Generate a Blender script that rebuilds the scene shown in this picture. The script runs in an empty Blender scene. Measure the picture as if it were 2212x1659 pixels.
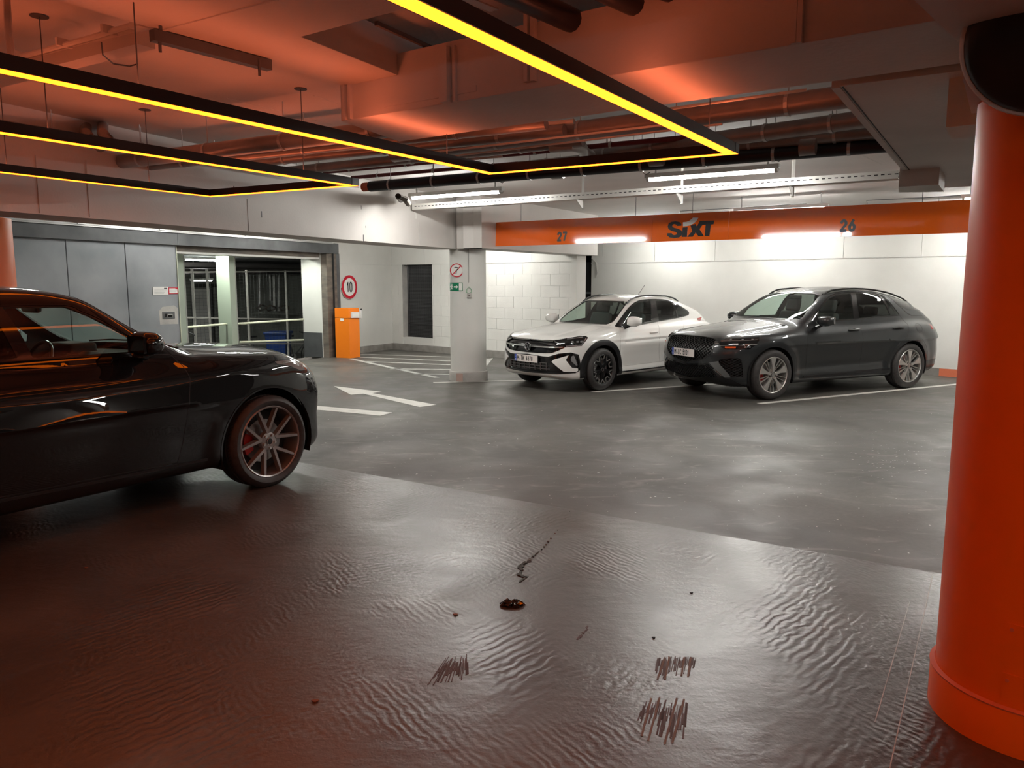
import bpy, bmesh, math, random
import numpy as np
from mathutils import Vector, Matrix
from mathutils.geometry import tessellate_polygon
random.seed(7)
S = bpy.context.scene
COL = S.collection
# ------------------------------------------------------------------ camera, world, exposure
FPX, CX, CY, EYE = 1660.0, 1106.0, 829.5, 1.7
PIT = math.atan((CY - 609.0) / FPX)
cam = bpy.data.cameras.new('camera'); cam_o = bpy.data.objects.new('camera', cam); COL.objects.link(cam_o)
cam.sensor_fit = 'HORIZONTAL'; cam.sensor_width = 36.0; cam.lens = 36.0 * FPX / 2212.0
cam.clip_start = 0.05; cam.clip_end = 200
cam_o.location = (0, 0, EYE); cam_o.rotation_euler = (math.pi / 2 - PIT, 0, 0)
S.camera = cam_o
w = bpy.data.worlds.new('world'); S.world = w; w.use_nodes = True
w.node_tree.nodes['Background'].inputs[0].default_value = (1, 1, 1, 1)
w.node_tree.nodes['Background'].inputs[1].default_value = 0.0
S.view_settings.view_transform = 'Standard'; S.view_settings.look = 'None'
S.view_settings.gamma = 1.0; S.view_settings.use_curve_mapping = False
S.view_settings.exposure = 0.18
S.cycles.max_bounces = 6; S.cycles.diffuse_bounces = 3; S.cycles.glossy_bounces = 3; S.cycles.transparent_max_bounces = 10
S.cycles.caustics_reflective = False; S.cycles.caustics_refractive = False
S.cycles.sample_clamp_indirect = 6.0
TUBE = 130.0            # strength of the white tube lamps
LED_DOWN, FILL_UP = 5.8, 8.0   # strength of the orange line lights and of the upward glow added to them
LED_RGB = (1.0, 0.16, 0.006)
FILL_UP_RGB = (1.0, 0.19, 0.075)

# ------------------------------------------------------------------ pixel rays to points in the place
def ray(u, v):
    return Vector((u - CX, FPX * math.cos(PIT) - (v - CY) * math.sin(PIT), -FPX * math.sin(PIT) - (v - CY) * math.cos(PIT)))
def at(u, v, z=0.0):
    d = ray(u, v); t = (z - EYE) / d.z; return Vector((d.x * t, d.y * t, z))
def on(P, Q, u, v, off=0.0):
    """where the sight line meets the upright plane through P and Q, moved off towards the eye"""
    n = Vector((-(Q[1] - P[1]), Q[0] - P[0])).normalized()
    if n.x * P[0] + n.y * P[1] > 0: n = -n
    d = ray(u, v); t = (n.x * P[0] + n.y * P[1]) / (n.x * d.x + n.y * d.y)
    return Vector((d.x * t + n.x * off, d.y * t + n.y * off, EYE + d.z * t))
A_DIR = Vector((0.834, -0.552, 0)).normalized()
B_DIR = Vector((0.543, 0.840, 0)).normalized()
UP = Vector((0, 0, 1))

# ------------------------------------------------------------------ materials
MATS = {}
def principled(name, col, rough=.5, metal=0.0, spec=.5, coat=0.0, emit=None, es=0.0, coat_rough=.03):
    m = bpy.data.materials.new(name); m.use_nodes = True
    b = m.node_tree.nodes['Principled BSDF']
    b.inputs['Base Color'].default_value = (*col, 1); b.inputs['Roughness'].default_value = rough
    b.inputs['Metallic'].default_value = metal; b.inputs['Specular IOR Level'].default_value = spec
    b.inputs['Coat Weight'].default_value = coat; b.inputs['Coat Roughness'].default_value = coat_rough
    if emit: b.inputs['Emission Color'].default_value = (*emit, 1); b.inputs['Emission Strength'].default_value = es
    MATS[name] = m; return m
def vary(m, scale, lo, hi, amount=1.0, bump=0.0, bscale=None, rough=None, detail=6.0, stretch=None):
    """noise between two colours in world space, fine bump, roughness range"""
    nt = m.node_tree; N = nt.nodes; L = nt.links; b = N['Principled BSDF']
    tc = N.new('ShaderNodeNewGeometry'); mp = N.new('ShaderNodeMapping'); L.new(tc.outputs['Position'], mp.inputs['Vector'])
    if stretch: mp.inputs['Scale'].default_value = stretch
    n1 = N.new('ShaderNodeTexNoise'); n1.inputs['Scale'].default_value = scale; n1.inputs['Detail'].default_value = detail
    L.new(mp.outputs[0], n1.inputs['Vector'])
    r = N.new('ShaderNodeValToRGB'); r.color_ramp.elements[0].color = (*lo, 1); r.color_ramp.elements[1].color = (*hi, 1)
    r.color_ramp.elements[0].position = .3; r.color_ramp.elements[1].position = .7
    L.new(n1.outputs['Fac'], r.inputs[0]); L.new(r.outputs[0], b.inputs['Base Color'])
    if rough:
        mr = N.new('ShaderNodeMapRange'); mr.inputs['To Min'].default_value = rough[0]; mr.inputs['To Max'].default_value = rough[1]
        mr.inputs['From Min'].default_value = .3; mr.inputs['From Max'].default_value = .7
        L.new(n1.outputs['Fac'], mr.inputs['Value']); L.new(mr.outputs[0], b.inputs['Roughness'])
    if bump:
        n2 = N.new('ShaderNodeTexNoise'); n2.inputs['Scale'].default_value = bscale or scale * 8; n2.inputs['Detail'].default_value = 4
        L.new(mp.outputs[0], n2.inputs['Vector'])
        bp = N.new('ShaderNodeBump'); bp.inputs['Strength'].default_value = bump; bp.inputs['Distance'].default_value = .01
        L.new(n2.outputs['Fac'], bp.inputs['Height']); L.new(bp.outputs[0], b.inputs['Normal'])
    return m
M = MATS
principled('wall_white', (.72, .715, .68), .6); vary(M['wall_white'], 1.6, (.67, .665, .63), (.74, .735, .70), bump=.12, bscale=60)
principled('block_white', (.74, .735, .70), .62); vary(M['block_white'], 3, (.66, .655, .62), (.71, .705, .67), bump=.2, bscale=45)
principled('ceiling_white', (.70, .66, .63), .8); vary(M['ceiling_white'], .8, (.62, .585, .555), (.76, .72, .69), bump=.15, bscale=40)
principled('beam_white', (.76, .72, .69), .65); vary(M['beam_white'], 1.2, (.70, .665, .635), (.80, .765, .73), bump=.12, bscale=50)
principled('duct_paint', (.68, .64, .62), .6); vary(M['duct_paint'], 1.0, (.58, .55, .53), (.74, .70, .68), bump=.2, bscale=30)
principled('mortar', (.66, .655, .625), .8)
principled('dark_wall', (.12, .115, .11), .8)
principled('kerb_concrete', (.25, .235, .215), .7); vary(M['kerb_concrete'], 5, (.2, .19, .175), (.32, .3, .28), bump=.3)
principled('grey_concrete', (.42, .41, .385), .6); vary(M['grey_concrete'], 4, (.36, .35, .33), (.5, .48, .45), bump=.3)
principled('orange_paint', (.98, .185, .003), .42); 
principled('orange_sign', (.82, .13, .008), .09, coat=.4)
principled('pink_patch', (.5, .36, .31), .6)
principled('orange_metal', (.90, .22, .01), .35)
principled('orange_dull', (.75, .2, .1), .7)
principled('black_plastic', (.012, .012, .013), .35)
principled('black_matt', (.008, .008, .008), .7)
principled('black_gloss', (.006, .006, .007), .08, coat=.5)
principled('black_pipe', (.012, .014, .02), .35)
principled('anodised_black', (.02, .018, .018), .35)
principled('rubber', (.035, .033, .032), .6); vary(M['rubber'], 30, (.026, .025, .025), (.045, .042, .04))
principled('gate_steel', (.26, .28, .30), .45, metal=.3); vary(M['gate_steel'], 1.3, (.20, .218, .235), (.34, .355, .37), rough=(.35, .6))
principled('dark_steel', (.10, .105, .11), .5, metal=.3); vary(M['dark_steel'], 2, (.07, .074, .078), (.14, .145, .15))
principled('rust_steel', (.14, .115, .095), .7); vary(M['rust_steel'], 3, (.085, .075, .065), (.2, .165, .135), stretch=(1, 1, 3))
principled('galv', (.55, .55, .54), .38, metal=.6)
principled('galv_white', (.72, .70, .66), .45, metal=.15)
principled('pipe_metal', (.32, .30, .29), .35, metal=.4); vary(M['pipe_metal'], 3, (.24, .225, .22), (.4, .375, .36))
principled('pipe_dark', (.10, .09, .09), .45)
principled('pipe_red', (.16, .02, .025), .4)
principled('chrome', (.85, .85, .86), .08, metal=1.0)
principled('satin', (.55, .55, .54), .28, metal=.9)
principled('white_plastic', (.75, .75, .73), .4)
principled('sign_white', (.82, .81, .78), .35)
principled('sign_red', (.55, .01, .03), .35)
principled('sign_black', (.01, .01, .01), .4)
principled('sign_green', (.0, .20, .09), .3)
principled('cord_green', (.1, .35, .15), .5)
principled('logo_dark', (.02, .02, .022), .3)
principled('road_white', (.72, .71, .66), .5); vary(M['road_white'], 7, (.60, .59, .55), (.78, .77, .72), bump=.2)
principled('road_grey', (.48, .48, .45), .5); vary(M['road_grey'], 6, (.32, .32, .30), (.56, .56, .53), bump=.2)
principled('chip_white', (.75, .74, .7), .6)
principled('tar_black', (.01, .009, .009), .12, coat=.6)
principled('leaf_brown', (.2, .07, .03), .8)
principled('foil', (.5, .5, .5), .22, metal=.8)
principled('foil_dark', (.10, .10, .10), .12, metal=.6, coat=.5)
principled('blue_plastic', (.015, .05, .22), .4)
principled('pale_pillar', (.36, .42, .34), .6)
principled('rail_paint', (.62, .66, .50), .5)
principled('room_wall', (.30, .31, .28), .8); vary(M['room_wall'], 2, (.24, .25, .225), (.36, .37, .335))
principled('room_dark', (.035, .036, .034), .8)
principled('interior', (.02, .02, .022), .8)
principled('interior_grey', (.075, .075, .08), .8)
principled('paper_teal', (.35, .62, .55), .5)
principled('plate_white', (.86, .80, .76), .35)
principled('plate_blue', (.01, .06, .42), .35)
principled('lens_amber', (.75, .10, .02), .15, coat=.5)
principled('lens_red', (.32, .01, .01), .15, coat=.5)
principled('lens_clear', (.35, .35, .36), .06, metal=.5, coat=1)
principled('brake_disc', (.32, .31, .30), .35, metal=.8)
principled('caliper_red', (.45, .02, .015), .4)
principled('alloy_dark', (.34, .32, .31), .33, metal=.7)
principled('alloy_silver', (.62, .61, .58), .28, metal=.75)
principled('alloy_black', (.010, .010, .011), .25, coat=.5)
principled('paint_white', (.87, .87, .84), .30, coat=1.0)
principled('paint_grey', (.022, .025, .027), .34, metal=.3, coat=1.0, coat_rough=.015, spec=.3)
principled('paint_black', (.0030, .0030, .0034), .5, coat=1.0, coat_rough=.008, spec=.05)
principled('lamp_housing', (.78, .78, .75), .4)
principled('tube_glow', (.9, .9, .88), .4, emit=(1.0, .985, .93), es=TUBE)
principled('hall_fill_glow', (.9, .9, .88), .4, emit=(.95, 1.0, .90), es=TUBE * .95)
principled('led_glow', (.9, .3, .05), .4, emit=LED_RGB, es=LED_DOWN)
principled('fill_glow_up', (.9, .3, .05), .4, emit=FILL_UP_RGB, es=FILL_UP)
principled('exit_glow', (.0, .25, .1), .4, emit=(.05, .9, .35), es=2.5)
def glass(name, tint, refl=1.45, rough=.0):
    m = bpy.data.materials.new(name); m.use_nodes = True; nt = m.node_tree; nt.nodes.clear()
    o = nt.nodes.new('ShaderNodeOutputMaterial'); t = nt.nodes.new('ShaderNodeBsdfTransparent'); g = nt.nodes.new('ShaderNodeBsdfGlossy')
    mx = nt.nodes.new('ShaderNodeMixShader'); f = nt.nodes.new('ShaderNodeFresnel')
    t.inputs[0].default_value = (*tint, 1); g.inputs['Roughness'].default_value = rough; f.inputs[0].default_value = refl
    gb = nt.nodes.new('ShaderNodeNewGeometry'); ma = nt.nodes.new('ShaderNodeMath'); ma.operation = 'MULTIPLY_ADD'; ma.inputs[1].default_value = 1 / refl - refl; ma.inputs[2].default_value = refl
    nt.links.new(gb.outputs['Backfacing'], ma.inputs[0]); nt.links.new(ma.outputs[0], f.inputs[0]); nt.links.new(f.outputs[0], mx.inputs[0]); nt.links.new(t.outputs[0], mx.inputs[1]); nt.links.new(g.outputs[0], mx.inputs[2]); nt.links.new(mx.outputs[0], o.inputs[0])
    MATS[name] = m
glass('glass_clear', (.80, .92, .86), 1.5)
glass('glass_side', (.70, .80, .75), 1.5)
glass('glass_dark', (.22, .24, .23), 1.5)
glass('glass_lamp', (.75, .75, .75), 1.5)

def node_floor(name, base_lo, base_hi, rough, coating):
    m = principled(name, base_lo, .5); nt = m.node_tree; N = nt.nodes; L = nt.links; b = N['Principled BSDF']
    g = N.new('ShaderNodeNewGeometry')
    def noise(sc, det=5, dist=0.0, scale=None, rot=0.0):
        mp = N.new('ShaderNodeMapping'); L.new(g.outputs['Position'], mp.inputs['Vector'])
        if scale: mp.inputs['Scale'].default_value = scale
        mp.inputs['Rotation'].default_value = (0, 0, rot)
        t = N.new('ShaderNodeTexNoise'); t.inputs['Scale'].default_value = sc; t.inputs['Detail'].default_value = det; t.inputs['Distortion'].default_value = dist
        L.new(mp.outputs[0], t.inputs['Vector']); return t.outputs['Fac']
    def rng(s, a, bb, c, d):
        r = N.new('ShaderNodeMapRange'); r.interpolation_type = 'SMOOTHSTEP'; L.new(s, r.inputs['Value'])
        for k, vv in zip(('From Min', 'From Max', 'To Min', 'To Max'), (a, bb, c, d)): r.inputs[k].default_value = vv
        return r.outputs[0]
    def math2(op, a, bb):
        n = N.new('ShaderNodeMath'); n.operation = op
        for i, q in enumerate((a, bb)):
            if hasattr(q, 'links'): L.new(q, n.inputs[i])
            else: n.inputs[i].default_value = q
        return n.outputs[0]
    big = noise(.55, 6, .6)
    mx = N.new('ShaderNodeMix'); mx.data_type = 'RGBA'; mx.inputs['A'].default_value = (*base_lo, 1); mx.inputs['B'].default_value = (*base_hi, 1)
    L.new(rng(big, .35, .7, 0, 1), mx.inputs['Factor'])
    col = mx.outputs['Result']
    def over(colin, fac, rgb):
        q = N.new('ShaderNodeMix'); q.data_type = 'RGBA'; L.new(fac, q.inputs['Factor']); L.new(colin, q.inputs['A']); q.inputs['B'].default_value = (*rgb, 1); return q.outputs['Result']
    if not coating:
        # long pale scuffs from tyres, drawn along the aisle
        sc = noise(1.6, 9, 2.0, (1, 2.4, 1), math.radians(24)); col = over(col, rng(sc, .55, .80, 0, .5), (.32, .30, .27)); gr = noise(26, 6, .4); col = over(col, rng(gr, .35, .65, .30, 0), (.07, .065, .058))
        fleck = noise(30, 2); col = over(col, rng(fleck, .72, .75, 0, .75), (.55, .53, .48))
        rr = rng(noise(1.4, 6, .5), .3, .7, rough[0], rough[1]); L.new(rr, b.inputs['Roughness'])
        bh = math2('ADD', math2('MULTIPLY', noise(90, 3), .35), math2('MULTIPLY', noise(9, 4), .6))
        bs, bd = .35, .004
    else:
        dirt = noise(1.3, 10, .6); col = over(col, rng(dirt, .45, .80, 0, .4), (.15, .135, .12)); gr = noise(34, 7, .3); col = over(col, rng(gr, .38, .66, .35, 0), (.045, .038, .035))
        rr = rng(noise(1.7, 7, .8), .3, .72, rough[0], rough[1]); L.new(rr, b.inputs['Roughness'])
        # wrinkled patches: bands of creases that come and go
        mp = N.new('ShaderNodeMapping'); L.new(g.outputs['Position'], mp.inputs['Vector']); mp.inputs['Rotation'].default_value = (0, 0, .75)
        wv = N.new('ShaderNodeTexWave'); wv.inputs['Scale'].default_value = 6.5; wv.inputs['Distortion'].default_value = 7; wv.inputs['Detail'].default_value = 6; wv.inputs['Detail Scale'].default_value = 1.6
        L.new(mp.outputs[0], wv.inputs['Vector'])
        mp2 = N.new('ShaderNodeMapping'); L.new(g.outputs['Position'], mp2.inputs['Vector']); mp2.inputs['Rotation'].default_value = (0, 0, -.6)
        w2 = N.new('ShaderNodeTexWave'); w2.inputs['Scale'].default_value = 8.5; w2.inputs['Distortion'].default_value = 8; w2.inputs['Detail'].default_value = 6
        L.new(mp2.outputs[0], w2.inputs['Vector'])
        patch = rng(noise(.9, 3, .3), .46, .66, 0, 1); patch2 = rng(noise(1.2, 3, .3, None, 1.0), .48, .68, 0, 1)
        bh = math2('ADD', math2('MULTIPLY', wv.outputs['Fac'], math2('MULTIPLY', patch, .50)), math2('MULTIPLY', w2.outputs['Fac'], math2('MULTIPLY', patch2, .32)))
        bh = math2('ADD', bh, math2('ADD', math2('MULTIPLY', noise(11, 9, .3), .75), math2('MULTIPLY', noise(4.5, 4, .2, (1, 2.2, 1), .7), .9))); bh = math2('ADD', bh, math2('MULTIPLY', noise(60, 5, .6), .30))
        bs, bd = .42, .008
    bp = N.new('ShaderNodeBump'); bp.inputs['Strength'].default_value = bs; bp.inputs['Distance'].default_value = bd
    L.new(bh, bp.inputs['Height']); L.new(bp.outputs[0], b.inputs['Normal']); L.new(col, b.inputs['Base Color'])
    b.inputs['Specular IOR Level'].default_value = 1.0 if coating else .45
node_floor('floor_asphalt', (.072, .067, .060), (.120, .112, .099), (.42, .60), False)
node_floor('floor_coating', (.054, .049, .045), (.088, .081, .075), (.29, .40), True)

# ------------------------------------------------------------------ mesh helpers
def link(name, me, mat=None, parent=None):
    o = bpy.data.objects.new(name, me); COL.objects.link(o)
    if mat is not None and me is not None: me.materials.append(M[mat] if isinstance(mat, str) else mat)
    if parent is not None: o.parent = parent
    return o
def tag(o, label=None, cat=None, group=None, kind=None):
    for k, v in (('label', label), ('category', cat), ('group', group), ('kind', kind)):
        if v: o[k] = v
    return o
def root(name, loc, label, cat, group=None, rz=0.0):
    o = bpy.data.objects.new(name, None); COL.objects.link(o); o.location = loc; o.rotation_euler = (0, 0, rz); o.empty_display_size = .1
    return tag(o, label, cat, group)
class MB:
    """collects shapes; build() links them as one mesh. Shapes are in world coordinates when the parent is given with sub=its location"""
    def __init__(s): s.v = []; s.f = []
    def add(s, vs, fs):
        n = len(s.v); s.v += [tuple(p) for p in vs]; s.f += [tuple(n + i for i in f) for f in fs]; return s
    def box(s, lo, hi):
        x0, y0, z0 = lo; x1, y1, z1 = hi
        return s.add([(x0, y0, z0), (x1, y0, z0), (x1, y1, z0), (x0, y1, z0), (x0, y0, z1), (x1, y0, z1), (x1, y1, z1), (x0, y1, z1)],
                     [(0, 3, 2, 1), (4, 5, 6, 7), (0, 1, 5, 4), (1, 2, 6, 5), (2, 3, 7, 6), (3, 0, 4, 7)])
    def bar(s, p, q, wd, ht, up=UP, c=(0, 0)):
        """rectangular bar from p to q; c shifts it sideways and up in half sizes"""
        p = Vector(p); q = Vector(q); d = (q - p).normalized(); sd = d.cross(Vector(up))
        if sd.length < 1e-6: sd = d.cross(Vector((1, 0, 0)))
        sd.normalize(); u2 = sd.cross(d).normalized(); o = sd * (c[0] * wd / 2) + u2 * (c[1] * ht / 2); a, b = sd * wd / 2, u2 * ht / 2
        vs = [e + o + x for e in (p, q) for x in (-a - b, a - b, a + b, -a + b)]
        return s.add(vs, [(0, 1, 2, 3), (7, 6, 5, 4), (0, 4, 5, 1), (1, 5, 6, 2), (2, 6, 7, 3), (3, 7, 4, 0)])
    def prism(s, pts, vec):
        """closed solid from a planar outline swept by vec"""
        n = len(pts); pts = [Vector(p) for p in pts]; top = [p + Vector(vec) for p in pts]
        tri = tessellate_polygon([pts]); b = len(s.v)
        s.v += [tuple(p) for p in pts + top]
        s.f += [tuple(b + i for i in t) for t in tri] + [tuple(b + n + i for i in reversed(t)) for t in tri]
        s.f += [(b + i, b + (i + 1) % n, b + n + (i + 1) % n, b + n + i) for i in range(n)]
        return s
    def tube(s, path, r, n=8, cap=True, closed=False):
        path = [Vector(p) for p in path]; rs = r if isinstance(r, (list, tuple)) else [r] * len(path); b = len(s.v); m = len(path); ref = None
        for i, p in enumerate(path):
            if closed: d = path[(i + 1) % m] - path[i - 1]
            else: d = path[min(i + 1, m - 1)] - path[max(i - 1, 0)]
            d.normalize()
            if ref is None: ref = d.cross(UP) if abs(d.z) < .95 else d.cross(Vector((1, 0, 0)))
            ref = (ref - d * ref.dot(d)).normalized(); o = d.cross(ref)
            for k in range(n):
                a = 2 * math.pi * k / n; s.v.append(tuple(p + (ref * math.cos(a) + o * math.sin(a)) * rs[i]))
        for i in range(m if closed else m - 1):
            j = (i + 1) % m
            for k in range(n): s.f.append((b + i * n + k, b + i * n + (k + 1) % n, b + j * n + (k + 1) % n, b + j * n + k))
        if cap and not closed: s.f.append(tuple(b + k for k in reversed(range(n)))); s.f.append(tuple(b + (m - 1) * n + k for k in range(n)))
        return s
    def lathe(s, prof, n=32, c=(0, 0, 0), ax='z', a0=0.0, a1=2 * math.pi):
        """prof: (radius, along) pairs turned about an axis"""
        b = len(s.v); m = len(prof); full = abs(a1 - a0 - 2 * math.pi) < 1e-6; nn = n if full else n + 1
        for k in range(nn):
            a = a0 + (a1 - a0) * k / n; ca, sa = math.cos(a), math.sin(a)
            for r, h in prof:
                x, y = r * ca, r * sa
                s.v.append({'z': (c[0] + x, c[1] + y, c[2] + h), 'y': (c[0] + x, c[1] + h, c[2] + y), 'x': (c[0] + h, c[1] + x, c[2] + y)}[ax])
        for k in range(n):
            k2 = (k + 1) % nn
            for i in range(m - 1): s.f.append((b + k * m + i, b + k2 * m + i, b + k2 * m + i + 1, b + k * m + i + 1))
        return s
    def build(s, name, mat, parent=None, sub=None, smooth=False, bevel=0.0, angle=40):
        sub = Vector(sub) if sub is not None else (Vector(parent.location) if (parent is not None and parent.type == 'EMPTY' and sub is None) else Vector((0, 0, 0)))
        me = bpy.data.meshes.new(name); me.from_pydata([(v[0] - sub.x, v[1] - sub.y, v[2] - sub.z) for v in s.v], [], s.f)
        bm = bmesh.new(); bm.from_mesh(me); bmesh.ops.recalc_face_normals(bm, faces=bm.faces)
        if bevel:
            es = [e for e in bm.edges if len(e.link_faces) == 2 and e.calc_face_angle(0) > .6]
            bmesh.ops.bevel(bm, geom=es, offset=bevel, segments=2, affect='EDGES', profile=.6)
        bm.to_mesh(me); bm.free()
        if smooth:
            me.shade_smooth()
            try: me.set_sharp_from_angle(angle=math.radians(angle))
            except Exception: pass
        return link(name, me, mat, parent)
def local0(o): return (0, 0, 0)
def text_faces(txt, font_w=1.0, bold=.0, res=4):
    cu = bpy.data.curves.new('lettering', 'FONT'); cu.body = txt; cu.size = 1.0; cu.offset = bold; cu.resolution_u = res; cu.align_x = 'CENTER'; cu.align_y = 'CENTER'
    ob = bpy.data.objects.new('lettering', cu); COL.objects.link(ob)
    dg = bpy.context.evaluated_depsgraph_get(); me = bpy.data.meshes.new_from_object(ob.evaluated_get(dg))
    vs = [(v.co.x * font_w, v.co.y) for v in me.vertices]; fs = [tuple(p.vertices) for p in me.polygons]
    bpy.data.objects.remove(ob); bpy.data.curves.remove(cu); bpy.data.meshes.remove(me)
    xs = [p[0] for p in vs]; ys = [p[1] for p in vs]; x0, x1, y0, y1 = min(xs), max(xs), min(ys), max(ys)
    return [((x - (x0 + x1) / 2), (y - (y0 + y1) / 2)) for x, y in vs], fs, x1 - x0, y1 - y0
def put_text(mb, txt, centre, xdir, ydir, height, width=None, bold=.0, thick=.002, normal=None):
    vs, fs, w0, h0 = text_faces(txt, 1.0, bold); sy = height / h0; sx = (width / w0) if width else sy
    n = len(vs); nrm = normal or Vector(xdir).cross(Vector(ydir)); P = [Vector(centre) + Vector(xdir) * (x * sx) + Vector(ydir) * (y * sy) for x, y in vs]
    mb.add([p + nrm * thick for p in P], fs); return mb
def _arc(cx_, cy_, rx, ry, a0, a1, n=10): return [(cx_ + rx * math.cos(math.radians(a0 + (a1 - a0) * i / n)), cy_ + ry * math.sin(math.radians(a0 + (a1 - a0) * i / n))) for i in range(n + 1)]
# road-sign letter shapes as strokes in a box one high and one wide
GLYPH = {
 'M': [[(0, 0), (0, 1), (.5, .38), (1, 1), (1, 0)]], 'T': [[(0, 1), (1, 1)], [(.5, 1), (.5, 0)]], 'K': [[(0, 0), (0, 1)], [(1, 1), (0, .38)], [(.32, .58), (1, 0)]],
 'L': [[(0, 1), (0, 0), (1, 0)]], 'C': [_arc(.5, .72, .5, .28, 10, 180, 8) + _arc(.5, .28, .5, .28, 180, 350, 8)],
 '0': [_arc(.5, .72, .5, .28, 0, 180, 8) + _arc(.5, .28, .5, .28, 180, 360, 8) + [(1, .72)]], '1': [[(0, .70), (.75, 1), (.75, 0)]],
 '2': [_arc(.5, .72, .5, .28, 170, -30, 9) + [(0, 0), (1, 0)]], '4': [[(.62, 1), (0, .26), (1, .26)], [(.75, .60), (.75, 0)]],
 '5': [[(.95, 1), (.12, 1), (.05, .52)] + _arc(.5, .31, .5, .31, 140, -160, 12)], '6': [[(.72, 1), (.10, .48)] + _arc(.5, .30, .5, .30, 160, -200, 16)],
 '7': [[(0, 1), (1, 1), (.35, 0)]], '8': [_arc(.5, .75, .42, .25, -90, 270, 16), _arc(.5, .26, .5, .26, -90, 270, 16)], 'D': [[(0, 0), (0, 1), (.4, 1)] + _arc(.4, .5, .6, .5, 90, -90, 10) + [(0, 0)]]}
def put_glyphs(mb, txt, centre, xdir, ydir, height, widths, weight, gap, normal):
    """letters from strokes; widths: one per letter; weight: stroke width"""
    xdir, ydir, normal, centre = Vector(xdir), Vector(ydir), Vector(normal), Vector(centre)
    tot = sum(widths) + gap * (len(txt) - 1); x = -tot / 2
    for ch, wd in zip(txt, widths):
        for li, st in enumerate(GLYPH.get(ch, [])):
            P = [(x + weight / 2 + p[0] * (wd - weight), -height / 2 + weight / 2 + p[1] * (height - weight)) for p in st]
            for k, (a, b) in enumerate(zip(P[:-1], P[1:])):
                d = Vector((b[0] - a[0], b[1] - a[1])); l = d.length
                if l < 1e-6: continue
                d /= l; n = Vector((-d.y, d.x)) * weight / 2; e0 = d * weight * (.5 if k == 0 and len(P) == 2 else .28); q = [Vector(a) - e0 + n, Vector(a) - e0 - n, Vector(b) + e0 - n, Vector(b) + e0 + n]
                mb.add([tuple(centre + xdir * p.x + ydir * p.y + normal * (.00002 * (k % 3))) for p in q], [(0, 1, 2, 3)])
        x += wd + gap
    return mb
# ================================================================== THE SETTING
def struct(name, mb, mat, parent=None, **k):
    o = mb.build(name, mat, parent, **k)
    if parent is None: o['kind'] = 'structure'
    return o
CEIL = 3.08
def g2(P): return (P[0], P[1])
# plan of the left side: gate line from gate_a (near) to gate_b, short wall to the niche corner, niche wall, then the long back wall
GA, GB = Vector((-7.11, 11.09, 0)), Vector((-4.27, 17.39, 0))
GD = (GB - GA).normalized(); GN = Vector((GD.y, -GD.x, 0))           # GN points to the aisle
GNEAR = GA - GD * 16
C1 = Vector((-3.05, 19.66, 0)); C2 = Vector((1.287, 16.09, 0))
W3A = Vector((2.0, 19.66, 0)); W3B = Vector((8.0, 13.783, 0)); W3D = (W3B - W3A).normalized(); W3E = W3A + W3D * 17
floor_outline = [GNEAR, GA, GB, C1 + (C1 - GB).normalized() * .3, Vector((-2, 21, 0)), Vector((3, 21, 0)), W3E + Vector((.4, .4, 0)), Vector((15, 7, 0)), Vector((15, -9, 0)), Vector((-12, -9, 0))]
fl = struct('floor', MB().prism([Vector((p.x, p.y, -.15)) for p in floor_outline], (0, 0, .15)), 'floor_asphalt')
# smoother near coating, a thin skin laid over the floor with a straight edge across the aisle
e0, e1 = at(650, 1000, 0), at(2030, 1240, 0); ed = (e1 - e0).normalized()
cA, cB = e0 - ed * 5.0, e1 + ed * 4.5
coat = MB().prism([Vector((p.x, p.y, .0005)) for p in (cA, cB, cB - B_DIR * 7.5, cA - B_DIR * 9.0)], (0, 0, .0035))
coat.build('floor_coating', 'floor_coating', fl)
for u0, v0, u1, v1 in ((2014, 1243, 1922, 1659), (1965, 1300, 1890, 1560)):
    p, q = at(u0, v0, .0042), at(u1, v1, .0042); MB().bar(p, q, .004, .0015).build('seam_line', 'road_grey', fl)
# painted road markings, each a thin layer on the floor
def mark(name, pts, mat='road_white', z=.002):
    return MB().prism([at(u, v, .0005) for u, v in pts], (0, 0, z)).build(name, mat, fl)
mark('arrow_marking', [(721, 834), (824.5, 846.5), (804, 849.5), (942.5, 874.5), (906.5, 879.3), (785, 850.7), (758, 853)])
mark('lane_line', [(560, 869), (700, 878), (848, 891.5), (821, 898), (700, 886.5), (560, 877)])
def line_g(p, q, wd=.1, mat='road_white'):
    p, q = Vector(p), Vector(q); MB().bar(Vector((p.x, p.y, .0015)), Vector((q.x, q.y, .0015)), wd, .002).build('parking_line', mat, fl)
b0, b1 = at(1640, 872, 0), at(2062, 830.5, 0); line_g(b0, b1 + (b1 - b0).normalized() * .9)
b0, b1 = at(1279, 846.5, 0), at(1462, 835, 0); line_g(b0, b0 + (b1 - b0).normalized() * 5.0)
b0, b1 = at(936, 826.5, 0), at(1152, 821, 0); line_g(b0, b0 + (b1 - b0).normalized() * 2.2, .08)
b0 = at(1530, 846, 0); 
# hatched no-parking area by the niche: border line and five bars
line_g(at(757, 775, 0), at(945, 816, 0), .11, 'road_grey')
for (ua, va, ub, vb) in ((780, 765, 1010, 772.5), (776, 771.5, 1010, 781.5), (790, 781, 1010, 789.5), (842, 797, 1010, 798.3), (895, 808, 1010, 809)):
    p, q = at(ua, va, 0), at(ub, vb, 0); MB().bar(Vector((p.x, p.y, .0015)), Vector((q.x, q.y, .0015)), .11, .002).build('hatch_bar', 'road_grey', fl)
mark('hatch_bar', [(1050, 777), (1065, 773), (1052, 790), (1050, 790)], 'road_grey')

ce = struct('ceiling', MB().box((-14, -9, CEIL), (15, 23.5, CEIL + .2)), 'ceiling_white')
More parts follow.
